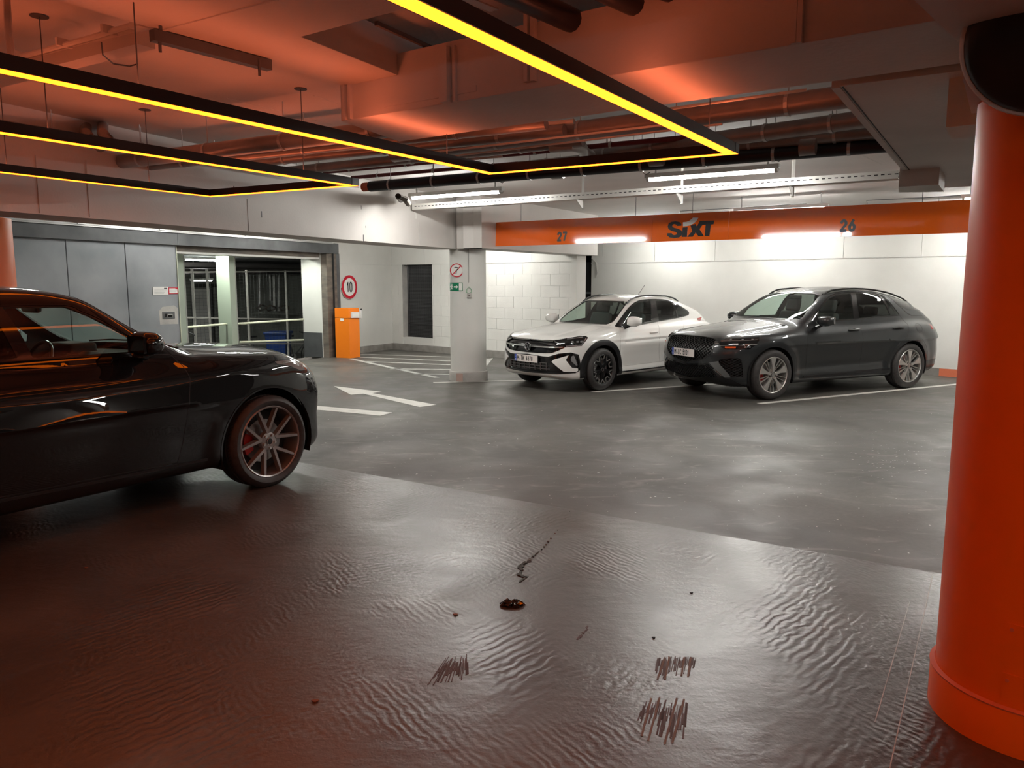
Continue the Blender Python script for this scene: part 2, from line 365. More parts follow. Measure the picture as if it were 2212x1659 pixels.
# shutter board joints in the ceiling
for (u0, v0, u1, v1) in ((490, 212, 626, 246), (678, 207, 735, 226), (600, 259, 646, 252), (646, 252, 720, 270), (1560, 380, 1640, 405), (1850, 330, 1905, 356)):
    MB().bar(at(u0, v0, CEIL - .001), at(u1, v1, CEIL - .001), .006, .002).build('joint_line', 'mortar', ce)

def wall(name, P, Q, z0, z1, th, mat, flip=1, parent=None):
    """upright slab from P to Q whose seen face is on the line PQ and whose body lies behind it"""
    P, Q = Vector((P[0], P[1], 0)), Vector((Q[0], Q[1], 0)); n = Vector((-(Q - P).y, (Q - P).x, 0)).normalized()
    if n.dot(P) < 0: n = -n
    n *= flip
    m = MB().prism([P + Vector((0, 0, z0)), Q + Vector((0, 0, z0)), Q + n * th + Vector((0, 0, z0)), P + n * th + Vector((0, 0, z0))], (0, 0, z1 - z0))
    return struct(name, m, mat, parent)
# -- wall with the speed sign
wl = wall('wall_left', GB - GD * .02, C1, 0, CEIL, .25, 'wall_white')
kb = MB(); d = (C1 - GB).normalized(); n1 = Vector((d.y, -d.x, 0))
MB().bar(GB + d * .1 + Vector((0, 0, 2.115)) + n1 * .004, C1 + Vector((0, 0, 2.115)) + n1 * .004, .014, .012).build('joint_line', 'mortar', wl)
kb.prism([GB + d * .3, C1, C1 + n1 * .05, GB + d * .3 + n1 * .05], (0, 0, .15)); struct('baseboard_left', kb, 'kerb_concrete')
# -- niche wall of painted blocks with the meshed opening
D2 = (C2 - C1).normalized(); N2 = Vector((-D2.y, D2.x, 0)); N2 = -N2 if N2.dot(C1) > 0 else N2     # N2 points to the eye
L2 = (C2 - C1).length
def s_on(u, v): P = on(C1, C2, u, v); return (P - C1).dot(D2), P.z
o0, zt = s_on(868, 556); o1, zb_ = s_on(935, 732)
wb = struct('wall_back', MB().prism([C1 - N2 * .02, C1 + D2 * o0 - N2 * .02, C1 + D2 * o0 - N2 * .3, C1 - N2 * .3], (0, 0, CEIL))
            .prism([C1 + D2 * o1 - N2 * .02, C2 - N2 * .02, C2 - N2 * .3, C1 + D2 * o1 - N2 * .3], (0, 0, CEIL))
            .prism([C1 + D2 * o0 - N2 * .02, C1 + D2 * o1 - N2 * .02, C1 + D2 * o1 - N2 * .3, C1 + D2 * o0 - N2 * .3], (0, 0, zb_))
            .prism([C1 + D2 * o0 - N2 * .02 + UP * zt, C1 + D2 * o1 - N2 * .02 + UP * zt, C1 + D2 * o1 - N2 * .3 + UP * zt, C1 + D2 * o0 - N2 * .3 + UP * zt], (0, 0, CEIL - zt)), 'mortar')
rows, bh, bl, gap = 8, .245, .5, .004
def block(a, b, z0, z1, name='block', mat='block_white'):
    P, Q = C1 + D2 * (a + gap / 2), C1 + D2 * (b - gap / 2)
    th = .022 + random.uniform(-.001, .001)
    MB().prism([P + UP * (z0 + gap / 2) - N2 * .021, Q + UP * (z0 + gap / 2) - N2 * .021, Q + UP * (z0 + gap / 2) + N2 * (th - .021), P + UP * (z0 + gap / 2) + N2 * (th - .021)], (0, 0, z1 - z0 - gap)).build(name, mat, wb)
for r in range(rows + 1):
    z0 = .15 + r * bh; z1 = min(z0 + bh, 2.11)
    if z1 - z0 < .05: continue
    x = -(bl / 2 if r % 2 else 0)
    while x < L2:
        a, b = max(x, 0), min(x + bl, L2)
        segs = [(a, b)]
        if z1 > zb_ + .02 and z0 < zt - .02:
            segs = [(a2, b2) for a2, b2 in ((a, min(b, o0)), (max(a, o1), b)) if b2 - a2 > .03]
        for a2, b2 in segs:
            if b2 - a2 > .03: block(a2, b2, z0, z1)
        x += bl
for a, b in ((0, 1.2), (1.2, 2.9), (2.9, 4.5), (4.5, L2)):
    block(a, b, 2.12, 2.95, 'panel', 'wall_white')
# the niche opening: reveal and a dark meshed door set back in it
nm = MB(); a0, a1 = C1 + D2 * o0, C1 + D2 * o1
nd = struct('door_1', MB().prism([a0 - N2 * .2, a1 - N2 * .2, a1 - N2 * .24, a0 - N2 * .24], (0, 0, 0)).add([], []) if False else MB().prism([a0 - N2 * .2 + UP * zb_, a1 - N2 * .2 + UP * zb_, a1 - N2 * .24 + UP * zb_, a0 - N2 * .24 + UP * zb_], (0, 0, zt - zb_)), 'black_matt')
fr = MB()
for t in (0, 1):
    s = o0 + (o1 - o0) * t; q = C1 + D2 * (s + (.02 if t == 0 else -.02)); fr.bar(q - N2 * .18 + UP * zb_, q - N2 * .18 + UP * zt, .04, .04)
fr.bar(a0 - N2 * .18 + UP * (zb_ + .33), a1 - N2 * .18 + UP * (zb_ + .33), .03, .03); fr.bar(a0 - N2 * .18 + UP * (zt - .02), a1 - N2 * .18 + UP * (zt - .02), .03, .04); fr.bar(a0 - N2 * .18 + UP * (zb_ + 1.05), a1 - N2 * .18 + UP * (zb_ + 1.05), .02, .02)
fr.build('door_frame', 'black_plastic', nd)
me_ = MB(); k = 0; s = o0
while s < o1:
    q = C1 + D2 * s - N2 * .17; me_.bar(q + UP * zb_, q + UP * zt, .004, .004); s += .035
z = zb_
while z < zt: me_.bar(a0 - N2 * .17 + UP * z, a1 - N2 * .17 + UP * z, .004, .004); z += .035
mo = me_.build('wire_mesh', 'dark_steel', nd); mo['kind'] = 'stuff'
rv = MB(); P = on(C1, C2, 860, 600); rv.prism([a0 + UP * zb_ + N2 * .002, a0 - N2 * .28 + UP * zb_, a0 - N2 * .28 + D2 * .01 + UP * zb_, a0 + D2 * .01 + UP * zb_], (0, 0, zt - zb_)); rv.build('door_reveal', 'grey_concrete', nd)
kb = MB().prism([C1, C2, C2 + N2 * .06, C1 + N2 * .06], (0, 0, .15)); struct('baseboard_back', kb, 'kerb_concrete')
# end post of the niche wall and the dark doorway beyond it
struct('trim_1', MB().bar(C2 + D2 * .03 + N2 * -.13, C2 + D2 * .03 + N2 * -.13 + UP * CEIL, .12, .34, up=N2), 'wall_white')
dk = MB(); P0, P1 = on(W3A, W3B, 1240, 700), on(W3A, W3B, 1276, 700)
w3s = Vector((P1.x, P1.y, 0))
dk.prism([Vector((P0.x - 1, P0.y + .9, 0)), w3s + Vector((0, .12, 0)), w3s + Vector((0, .2, 0)), Vector((P0.x - 1, P0.y + 1, 0))], (0, 0, 2.2)); dd = struct('door_2', dk, 'black_plastic')
MB().bar(Vector((P0.x - .6, P0.y + .55, 1.42)), w3s + Vector((0, .05, 1.42)), .04, .05).build('push_bar', 'dark_steel', dd)
# -- long back wall behind the parked cars: lower face, proud upper boards, joints, plinth
wr = wall('wall_right', w3s, W3E, 0, CEIL, .25, 'wall_white')
nb = Vector((W3D.y, -W3D.x, 0)); nb = nb if nb.dot(W3A) < 0 else -nb
cuts = [0.35]
for u in (1415, 1545, 1822, 1990): cuts.append((on(W3A, W3B, u, 560) - w3s).dot(W3D))
cuts += [cuts[-1] + 1.6, cuts[-1] + 3.4, cuts[-1] + 5.2]
for a, b in zip(cuts[:-1], cuts[1:]):
    P, Q = w3s + W3D * (a + .004), w3s + W3D * (b - .004)
    MB().prism([P + UP * 2.165, Q + UP * 2.165, Q + nb * .018 + UP * 2.165, P + nb * .018 + UP * 2.165], (0, 0, .80)).build('panel', 'wall_white', wr)
P, Q = w3s + W3D * .05, w3s + W3D * .345
MB().prism([P + UP * 2.33, Q + UP * 2.33, Q + nb * .02 + UP * 2.33, P + nb * .02 + UP * 2.33], (0, 0, .6)).build('panel', 'wall_white', wr)
MB().bar(w3s + W3D * .0 + UP * 2.16 + nb * .008, W3E + UP * 2.16 + nb * .008, .012, .012).build('joint_line', 'mortar', wr)
kbr = struct('baseboard_right', MB().prism([w3s, W3E, W3E + nb * .06, w3s + nb * .06], (0, 0, .14)), 'kerb_concrete')
P = on(W3A, W3B, 2031, 800); t0 = (Vector((P.x, P.y, 0)) - w3s).dot(W3D)
MB().prism([w3s + W3D * t0 + nb * .058, w3s + W3D * (t0 + 3.5) + nb * .058, w3s + W3D * (t0 + 3.5) + nb * .066, w3s + W3D * t0 + nb * .066], (0, 0, .139)).build('orange_glow_band', 'orange_dull', kbr)  # orange light falling on the plinth, put into its colour
# walls that close the hall outside the picture
struct('wall_near', MB().box((-14, -9.2, 0), (15, -9, CEIL)), 'dark_wall')
struct('wall_far_right', MB().box((15, -9, 0), (15.2, 9, CEIL)), 'dark_wall')
# ------------------------------------------------------------------ big downstand beam on the left, running to the white pillar and on to the niche wall
BP, BQ = Vector((-3.9, 6.35, 0)), Vector((-1.05, 12.8, 0)); BD = (BQ - BP).normalized(); BN = Vector((BD.y, -BD.x, 0))
bm0 = BP - BD * 9; bm1 = BQ + BD * .5
def beamcut():
    m = MB()
    m.prism([bm0 + UP * 2.25, bm1 + UP * 2.25, bm1 - BN * .55 + UP * 2.25, bm0 - BN * .55 + UP * 2.25], (0, 0, CEIL - 2.25)); return m
beam = struct('beam', beamcut(), 'beam_white')
for u, v0, v1 in ((185, 345, 478), (534, 430, 500), (905, 480, 530), (76, 335, 464)):
    P, Q = on(BP, BQ, u, v0, .003), on(BP, BQ, u, v1, .003); MB().bar(Vector((P.x, P.y, max(2.26, Q.z))), Vector((P.x, P.y, min(2.98, P.z))), .006, .004, up=BN).build('joint_line', 'mortar', beam)
# patches left by sawn-off fixings on the beam face
for u, v, a, b in ((565, 463, .008, .07), (780, 448, .006, .05), (785, 515, .012, .10), (790, 490, .006, .03), (505, 405, .01, .03)):
    P = on(BP, BQ, u, v, .002); MB().bar(P - UP * b / 2, P + UP * b / 2, a, .003, up=BN).build('scar', 'dark_steel', beam)
struct('trim_2', MB().prism([bm0 + BN * .05 + UP * 2.22, BP - BD * .62 + BN * .05 + UP * 2.22, BP - BD * .62 - BN * .5 + UP * 2.22, bm0 - BN * .5 + UP * 2.22], (0, 0, .55)), 'beam_white')
bb = [at(1048, 536, 2.25), Vector((C2.x + .25, C2.y - .1, 2.25))]
bd2 = (bb[1] - bb[0]).normalized(); bn2 = Vector((-bd2.y, bd2.x, 0))
struct('beam', MB().prism([bb[0] - bd2 * .1, bb[1] + bd2 * .5, bb[1] + bd2 * .5 + bn2 * .5, bb[0] - bd2 * .1 + bn2 * .5], (0, 0, CEIL - 2.25)), 'beam_white')
# ------------------------------------------------------------------ round pillars
pc = Vector((-0.762, 13.07 + .32, 0))
pl = struct('pillar', MB().lathe([(.312, .17), (.312, 2.26)], 64, pc), 'wall_white', smooth=True)
cl = MB().lathe([(.0, .0), (.335, 0), (.335, .155), (.33, .165), (.312, .172)], 64, pc); cl.build('base_collar', 'grey_concrete', pl, smooth=True)
P = pc + Vector((-.09, -.312, 0)); MB().prism([P + Vector((-.10, -.03, 0.01)), P + Vector((0.01, -.03, 0.01)), P + Vector((.01, -.02, 0.01)), P + Vector((-.10, -.02, 0.01))], (0, 0, .14)).build('repair_patch', 'pink_patch', pl)
struct('trim_3', MB().box((-.80, 12.80, 2.25), (-.50, 13.3, CEIL)), 'beam_white')
# conduit, switch with a green cord, signs on the pillar
def facing(c): d = Vector((-c.x, -c.y, 0)).normalized(); return d
f = facing(pc); sd = Vector((-f.y, f.x, 0))                     # sd points to the picture's right seen from the eye
if sd.x < 0: sd = -sd
def pil(u, v, off=.004):
    """point on the pillar's skin under a pixel"""
    d = ray(u, v); a = d.x ** 2 + d.y ** 2; b = -2 * (d.x * pc.x + d.y * pc.y); c = pc.x ** 2 + pc.y ** 2 - (.312 + off) ** 2
    t = (-b - math.sqrt(max(b * b - 4 * a * c, 0))) / (2 * a); return Vector((d.x * t, d.y * t, EYE + d.z * t))
def curved_plate(name, u0, u1, v0, v1, mat, off=.004, parent=None, n=8, th=.003):
    m = MB(); P0 = [pil(u0 + (u1 - u0) * i / n, (v0 + v1) / 2, off) for i in range(n + 1)]; zt_, zb2 = pil((u0 + u1) / 2, v0, off).z, pil((u0 + u1) / 2, v1, off).z
    vs = []; 
    for p in P0:
        o = (Vector((p.x, p.y, 0)) - pc); o.z = 0; o.normalize()
        vs += [(p.x, p.y, zb2), (p.x, p.y, zt_), (p.x - o.x * th, p.y - o.y * th, zb2), (p.x - o.x * th, p.y - o.y * th, zt_)]
    fs = [(0, 1, 3, 2), (4 * n, 4 * n + 2, 4 * n + 3, 4 * n + 1)]
    for i in range(n): a = 4 * i; fs += [(a, a + 4, a + 5, a + 1), (a + 2, a + 3, a + 7, a + 6), (a + 1, a + 5, a + 7, a + 3), (a, a + 2, a + 6, a + 4)]
    m.add(vs, fs); return m.build(name, mat, parent, sub=(0, 0, 0))
def curved_poly(pts, off, name, mat, parent, th=.0015):
    m = MB(); P = [pil(u, v, off) for u, v in pts]; m.prism(P, f * th); return m.build(name, mat, parent, sub=(0, 0, 0))
def X5(*p): return [(680 + x / 3.456, 480 + y / 3.456) for x, y in p]
ex = tag(curved_plate('exit_sign', 971.5, 999.5, 610.5, 628.7, 'sign_green', .008), 'green escape sign with running man and arrow on white pillar', 'sign')
curved_poly([(991.3, 612), (998.5, 612), (998.5, 627.4), (991.3, 627.4)], .010, 'door_symbol', 'sign_white', ex)
curved_poly(X5((1038, 478), (1055, 478), (1053, 466), (1070, 483), (1053, 500), (1055, 488), (1038, 488)), .010, 'arrow_symbol', 'sign_white', ex)
for k, pts in enumerate((X5((1020, 462), (1025, 460), (1028, 466), (1023, 470)), X5((1016, 472), (1026, 470), (1030, 480), (1034, 484), (1031, 487), (1026, 483), (1026, 492), (1033, 500), (1030, 506), (1023, 496), (1020, 502), (1013, 504), (1012, 499), (1018, 497), (1018, 482), (1013, 486), (1011, 480)))):
    curved_poly(pts, .010, 'running_figure', 'sign_white', ex)
pr = root('prohibition_sign', pil(986.5, 584), 'round red ringed prohibition sign above the escape sign on pillar', 'sign')
c0 = pil(986.5, 584, .028); R_ = (pil(996.2, 584, .006) - pil(976.8, 584, .006)).length / 2
disc = lambda r0, r1, o: MB().add([tuple(c0 + f * o + sd * (r * math.cos(t * math.pi / 16)) + UP * (r * 1.0 * math.sin(t * math.pi / 16))) for t in range(32) for r in (r0, r1)], [(2 * i, 2 * i + 1, (2 * i + 3) % 64, (2 * i + 2) % 64) for i in range(32)])
R2 = .115
bk = MB(); bk.prism([c0 + sd * (R2 * math.cos(t * math.pi / 16)) + UP * (R2 * math.sin(t * math.pi / 16)) for t in range(32)], f * .012); bk.build('plate', 'sign_white', pr)
disc(R2 * .84, R2, .014).build('ring', 'sign_red', pr)
q = (sd * .7 + UP * .72).normalized(); MB().bar(c0 + f * .014 - q * R2 * .85, c0 + f * .014 + q * R2 * .85, .018, .003, up=f).build('slash', 'sign_red', pr)
MB().tube([c0 + f * .014 + sd * x * R2 + UP * y * R2 for x, y in ((-.1, -.5), (-.05, -.1), (.1, .15), (.3, .35), (-.1, .45), (-.35, .35))], .008, 5).build('symbol', 'sign_black', pr)
sw = root('pull_switch', pil(1013, 636), 'small grey box with green cord loop on white pillar beside the escape sign', 'switch')
p = pil(1013.5, 638, .02); MB().bar(p - UP * .04, p + UP * .035, .075, .04, up=f).build('housing', 'grey_concrete', sw, bevel=.004)
p2 = pil(1013.5, 638, .045); MB().bar(p2 - UP * .004, p2 + UP * .004, .03, .006, up=f).build('socket_slot', 'sign_black', sw)
lp = pil(1013, 622, .03); MB().tube([lp + UP * .02, lp - UP * .02 - sd * .035, lp - UP * .075 - sd * .04, lp - UP * .085, lp - UP * .07 + sd * .04, lp - UP * .02 + sd * .035], .005, 5, closed=True).build('cord', 'cord_green', sw)
cd = MB().tube([Vector((*g2(pil(1012, 600, .012)), z)) for z in (2.26, 2.0, 1.8, 1.69)], .011, 6).build('conduit', 'grey_concrete'); tag(cd, 'thin vertical conduit running down the white pillar', 'conduit')
# near orange column on the right, placed from its foot
def column(c, r, rc, ztop, hc, name_mat='orange_paint'):
    o = struct('column', MB().lathe([(r, hc - .01), (r, ztop)], 72, c), name_mat, smooth=True)
    MB().lathe([(0, 0), (rc, 0), (rc, hc - .012), (rc - .006, hc), (r - .002, hc + .003)], 72, c).build('base_collar', name_mat, o, smooth=True)
    return o
rc = Vector((2.02, 2.825, 0)); col1 = column(rc, .322, .34, 2.355, .175)
MB().lathe([(.341, .168), (.343, .174), (.326, .180)], 72, rc).build('sealant_bead', 'orange_dull', col1, smooth=True)
# two low metal patch plates with screws on the near orange column
def cylpt(c, r, u, v):
    d = ray(u, v); a = d.x ** 2 + d.y ** 2; b = -2 * (d.x * c.x + d.y * c.y); q = c.x ** 2 + c.y ** 2 - r * r
    t = (-b - math.sqrt(max(b * b - 4 * a * q, 0))) / (2 * a); return Vector((d.x * t, d.y * t, EYE + d.z * t))
for (u0, v0, v1) in ((2176, 1345, 1395), (2166, 1452, 1510)):
    a = cylpt(rc, .324, u0, v0); b2 = cylpt(rc, .324, u0, v1); a0 = math.atan2(a.y - rc.y, a.x - rc.x)
    m = MB().lathe([(.321, 0), (.3245, 0), (.3245, a.z - b2.z), (.321, a.z - b2.z)], 10, (rc.x, rc.y, b2.z), a0=a0, a1=a0 + .5); pp = m.build('patch_plate', 'orange_paint', col1)
    s = Vector((rc.x + .3255 * math.cos(a0 + .05), rc.y + .3255 * math.sin(a0 + .05), b2.z + (a.z - b2.z) * .75)); MB().tube([s, s + Vector((math.cos(a0 + .05), math.sin(a0 + .05), 0)) * .003], .007, 8).build('screw', 'orange_dull', pp, sub=(0, 0, 0))
col2 = column(Vector((-4.79, 6.9, 0)), .322, .34, 2.26, .175)
# the concrete head over the near orange column and the beam it carries
def flat(name, pts_px, z0, z1, mat='beam_white', parent=None):
    return struct(name, MB().prism([at(u, v, z0) for u, v in pts_px], (0, 0, z1 - z0)), mat, parent)
h0 = Vector((2.07, 2.50, 0))
def obox(c, la, lb, z0, z1):
    """box with sides along A_DIR (la) and B_DIR (lb) from its near left corner c"""
    c = Vector((c.x, c.y, z0)); return MB().prism([c, c + A_DIR * la, c + A_DIR * la + B_DIR * lb, c + B_DIR * lb], (0, 0, z1 - z0))
q0 = at(2080, 170, 2.355); head = struct('beam', obox(Vector((q0.x, q0.y, 0)), 1.6, .62, 2.355, CEIL), 'beam_white')
struct('beam', MB().prism([at(1975, 0, 2.48), at(2068, 90, 2.48), at(2212, 67, 2.48) + A_DIR * 1.4, at(2212, 67, 2.48) + A_DIR * 1.4 - B_DIR * .5, at(1975, 0, 2.48) - (at(2068, 90, 2.48) - at(1975, 0, 2.48)).normalized() * .5], (0, 0, CEIL - 2.48)), 'beam_white')
q1 = at(2043, 275, 2.42); struct('beam', obox(Vector((q1.x, q1.y, 0)), .9, .35, 2.42, CEIL), 'beam_white')
# convex mirror with a black back, hung at the head of the orange column
mr = root('traffic_mirror', (1.56, 2.36, 2.42), 'black backed round convex mirror hung at the head of the tall orange column', 'mirror')
mc = Vector((1.60, 2.40, 2.43)); ax = Vector((.45, .72, .30)).normalized(); t1 = ax.cross(UP).normalized(); t2 = ax.cross(t1)
def dome(r, dep, o, mat, nm, n=40, k=8):
    m = MB(); vs = []; fs = []
    for i in range(k + 1):
        a = math.pi / 2 * i / k; rr = r * math.sin(a); hh = dep * math.cos(a)
        vs += [tuple(mc + ax * (o - hh) + (t1 * math.cos(b * 2 * math.pi / n) + t2 * math.sin(b * 2 * math.pi / n)) * rr) for b in range(n)]
    for i in range(k):
        fs += [(i * n + b, i * n + (b + 1) % n, (i + 1) * n + (b + 1) % n, (i + 1) * n + b) for b in range(n)]
    m.add(vs, fs); return m.build(nm, mat, mr, smooth=True)
dome(.225, .07, 0, 'black_plastic', 'back_shell')
MB().tube([mc + (t1 * math.cos(b * math.pi / 24) + t2 * math.sin(b * math.pi / 24)) * .227 for b in range(48)], .009, 6, closed=True).build('rim', 'white_plastic', mr, smooth=True)
dome(.22, -.04, .002, 'chrome', 'mirror_face')
MB().tube([mc + ax * .06 + UP * .05, mc + ax * .16 + UP * .0], .016, 8).build('bracket', 'black_plastic', mr)

# ------------------------------------------------------------------ ventilation ducts (boxed, painted with the ceiling)
HB = 2.64
def duct(name_label, base, z0, z1, mat='duct_paint'):
    r_ = root('air_duct', (base[0].x, base[0].y, z0), name_label, 'duct')
    MB().prism([Vector((p.x, p.y, z0)) for p in base], (0, 0, z1 - z0)).build('casing', mat, r_, bevel=.004); return r_
fA = at(737, 262, HB); fB = at(1712, 97, HB); dA = (fB - fA).normalized(); kA = at(862, 306, HB)
rB = at(1300, 254, HB); dB = (at(1815, 187, HB) - kA).normalized()
d1 = duct('wide boxed air duct crossing under the ceiling, with flange angles, above the front light frame', [fA, fA + dA * 7.5, kA + dA * 7.3, kA], HB, HB + .31)
DPT = (kA - fA).normalized()
nA = Vector((dA.y, -dA.x, 0)); nA = nA if nA.dot(fA) < 0 else -nA
def flange(r_, P, h, w_=.05, proj=.025, z0=HB, nm='flange'):
    m = MB().bar(P + UP * (z0 - P.z), P + UP * (z0 + h - P.z), w_, proj, up=nA); return m.build(nm, 'duct_paint', r_)
for u in (748, 760): P = on(fA, fB, u, 230); flange(d1, Vector((P.x, P.y, 0)) + nA * .012, .28, .018)
P = on(fA, fB, 966, 150); flange(d1, Vector((P.x, P.y, 0)) + nA * .02, .28, .055, .04)
P = on(fA, fB, 985, 150); flange(d1, Vector((P.x, P.y, 0)) + nA * .012, .28, .015, .02)
for u in (1143, 1157): P = on(fA, fB, u, 150); flange(d1, Vector((P.x, P.y, 0)) + nA * .02, CEIL - HB - .03, .022, .03, HB + .03, 'hanger_strap')
for u in (1718, 1730): P = on(fA, fB, u, 50); flange(d1, Vector((P.x, P.y, 0)) + nA * .012, .28, .02, .02)
# raised band of sealing plaster along the lower edge
P, Q = on(fA, fB, 830, 225), on(fA, fB, 1030, 180); MB().bar(Vector((P.x, P.y, HB + .05)) + nA * .003, Vector((Q.x, Q.y, HB + .05)) + nA * .003, .006, .03).build('sealing_strip', 'duct_paint', d1)
# duct that runs back along the aisle on the right
a0, a1 = at(1815, 187, HB - .0), at(1995, 408, HB)
dD = (a1 - a0).normalized(); nD = Vector((dD.y, -dD.x, 0))
d4 = duct('boxed air duct running back from the wide duct towards the orange signboard', [a0 - dD * .02, a1, a1 + nD * 1.3, a0 + nD * 1.3 - dD * .02], HB - .002, HB + .31)
MB().bar(a0 - nD * .02 + UP * .02, a1 - nD * .02 + UP * .02, .04, .05).build('edge_angle', 'duct_paint', d4)
MB().bar(a0 + nD * .012 - UP * .003, a1 + nD * .012 - UP * .003, .006, .004).build('edge_gap', 'black_matt', d4)
wbk = at(1941, 404, 2.50); struct('beam', MB().prism([wbk, wbk + A_DIR * .30, wbk + A_DIR * .30 + B_DIR * .6, wbk + B_DIR * .45 - A_DIR * .05], (0, 0, CEIL - 2.50)), 'wall_white')
# duct branch at the upper left
H2 = 2.835
l0, l1 = at(330, 62, H2), at(742, 186, H2); r0, r1 = at(650, 80, H2), at(950, 198, H2)
dl = (l1 - l0).normalized()
rr1 = r1 + (r1 - r0).normalized() * .06; ll1 = l1 + dl * .06
d2 = duct('orange lit duct branch joining the wide duct, dark rail bolted under its edge', [l0, l0 - dl * .9, l0 - dl * .9 + dA * 4.6, r0 + dA * (4.6 - .9), r0, rr1, ll1], H2, CEIL - .03)
MB().bar(on(fA, fB, 812, 55) * 0 + at(812, 50, H2 + .13), at(950, 112, H2 + .13), .02, .02).build('joint_bead', 'pipe_dark', d2)
# the edge strip of pale insulation at its near end
P = at(318, 78, H2); MB().bar(l0 - dl * .03 - dA * .05, l0 - dl * .03 - dA * .05 + UP * (CEIL - H2 - .04), .07, .06, up=dl).build('insulation_edge', 'beam_white', d2)
ml = at(640, 81, H2 - .001); MB().bar(at(350, 66, H2 - .002), at(600, 0, H2 - .002), .012, .006).build('seam_bead', 'duct_paint', d2)
rl = root('support_rail', at(330, 78, H2 - .04), 'dark strut rail with hanging bolts under the left edge of the duct branch', 'rail')
ra, rb2 = at(328, 76, H2 - .03), at(582, 142, H2 - .03); MB().bar(ra, rb2, .045, .05).build('channel', 'dark_steel', rl)
for u, v in ((345, 88), (560, 142)): P = at(u, v, H2 - .05); MB().tube([P + UP * .03, P - UP * .05], .007, 6).build('bolt', 'dark_steel', rl)
P = at(347, 66, H2 - .02); MB().tube([P, Vector((P.x, P.y, CEIL))], .008, 6).build('threaded_rod', 'dark_steel', rl)
# ------------------------------------------------------------------ orange line lights: two open rectangular frames on thin wires
HL = 2.45
def frame(name, label, corner_r, corner_l, back, rods):
    r_ = root(name, corner_l, label, 'light', 'orange line light frames')
    cr, cl_ = corner_r, corner_l; dr = (at(*back[0], HL) - cr).normalized(); dl_ = (at(*back[1], HL) - cl_).normalized()
    ends = [(cr, cr + dr * 9), (cl_, cl_ + dl_ * 9), (cl_, cr)]
    for i, (p, q) in enumerate(ends):
        d = (q - p).normalized()
        a, b = (p - d * .04, q + d * .04) if i == 2 else (p + d * .04, q)
        ch = MB().bar(a + UP * .0275, b + UP * .0275, .080, .055).build('profile', 'anodised_black', r_)
        MB().bar(a + d * .004 - UP * .0002, b - d * .004 - UP * .0002, .066, .0012).build('diffuser', 'led_glow', r_)
        MB().bar(a + UP * .0552 + d * .01, b + UP * .0552 - d * .01, .05, .0008).build('added_uplight', 'fill_glow_up', r_)  # upward glow added to light ceiling and ducts orange
    for P, top in rods:
        w_ = MB().tube([P + UP * .056, Vector((P.x, P.y, top))], .003, 5).build('wire', 'dark_steel', r_)
        MB().lathe([(0, CEIL - .006), (.045, CEIL - .006), (.045, CEIL)], 16, (P.x, P.y, 0)).build('ceiling_rose', 'dark_steel', r_)
    return r_
cR, cL = at(1578, 332, HL), at(1060, 375, HL)
rods1 = [(cR + (at(870, 0, HL) - cR).normalized() * t, CEIL) for t in (.4,)] + [(cL + (at(0, 153, HL) - cL).normalized() * t, CEIL) for t in (.5, 2.6, 5.0)]
frame('line_light_frame', 'bright orange line light frame ending nearest the parked white car', cR, cL, ((870, 0), (0, 153)), rods1)
cR2, cL2 = at(760, 401, HL), at(455, 424.5, HL)
rods2 = [(cR2 + (at(0, 287, HL) - cR2).normalized() * t, CEIL) for t in (.5, 2.3, 4.0)] + [(cL2 + (at(0, 372, HL) - cL2).normalized() * t, CEIL) for t in (.6, 1.7)]
f2 = frame('line_light_frame', 'orange line light frame beside the long white beam over the gate', cR2, cL2, ((0, 287), (0, 372)), rods2)
P = at(766, 398, HL + .03); MB().bar(P - B_DIR * .3, P + B_DIR * .05, .006, .05).build('end_plate', 'galv', f2)
# unseen frame added behind the eye to light the orange column and slab
c3 = Vector((1.15, 1.30, HL)); c4 = c3 + A_DIR * 3.0
c3.z = c4.z = 2.2
r3 = root('line_light_frame', c3, 'added unseen orange line light frame behind the viewer', 'light', 'orange line light frames')
for p, q in ((c3, c4), (c4, c4 - B_DIR * 6), (c3, c3 - B_DIR * 6), (c3 - B_DIR * .5, c4 - B_DIR * .5), (c3 - A_DIR * 2.6 - B_DIR * 1.5, c3 - A_DIR * 2.6 - B_DIR * 6)):
    MB().bar(p + UP * .0275, q + UP * .0275, .080, .055).build('profile', 'anodised_black', r3); MB().bar(p - UP * .0002, q - UP * .0002, .066, .0012).build('diffuser', 'led_glow', r3); MB().bar(p + UP * .0552, q + UP * .0552, .05, .0008).build('added_uplight', 'fill_glow_up', r3)
c5 = Vector((3.1, .35, HL)); c6 = c5 + A_DIR * 2.2  # another unseen frame, added to light the column's right side and the ducts
r4 = root('line_light_frame', c5, 'added unseen orange line light frame past the tall orange column', 'light', 'orange line light frames')
for p, q in ((c5, c6), (c5, c5 + B_DIR * 7), (c6, c6 + B_DIR * 7)):
    MB().bar(p + UP * .0275, q + UP * .0275, .080, .055).build('profile', 'anodised_black', r4); MB().bar(p - UP * .0002, q - UP * .0002, .066, .0012).build('diffuser', 'led_glow', r4); MB().bar(p + UP * .0552, q + UP * .0552, .05, .0008).build('added_uplight', 'fill_glow_up', r4)
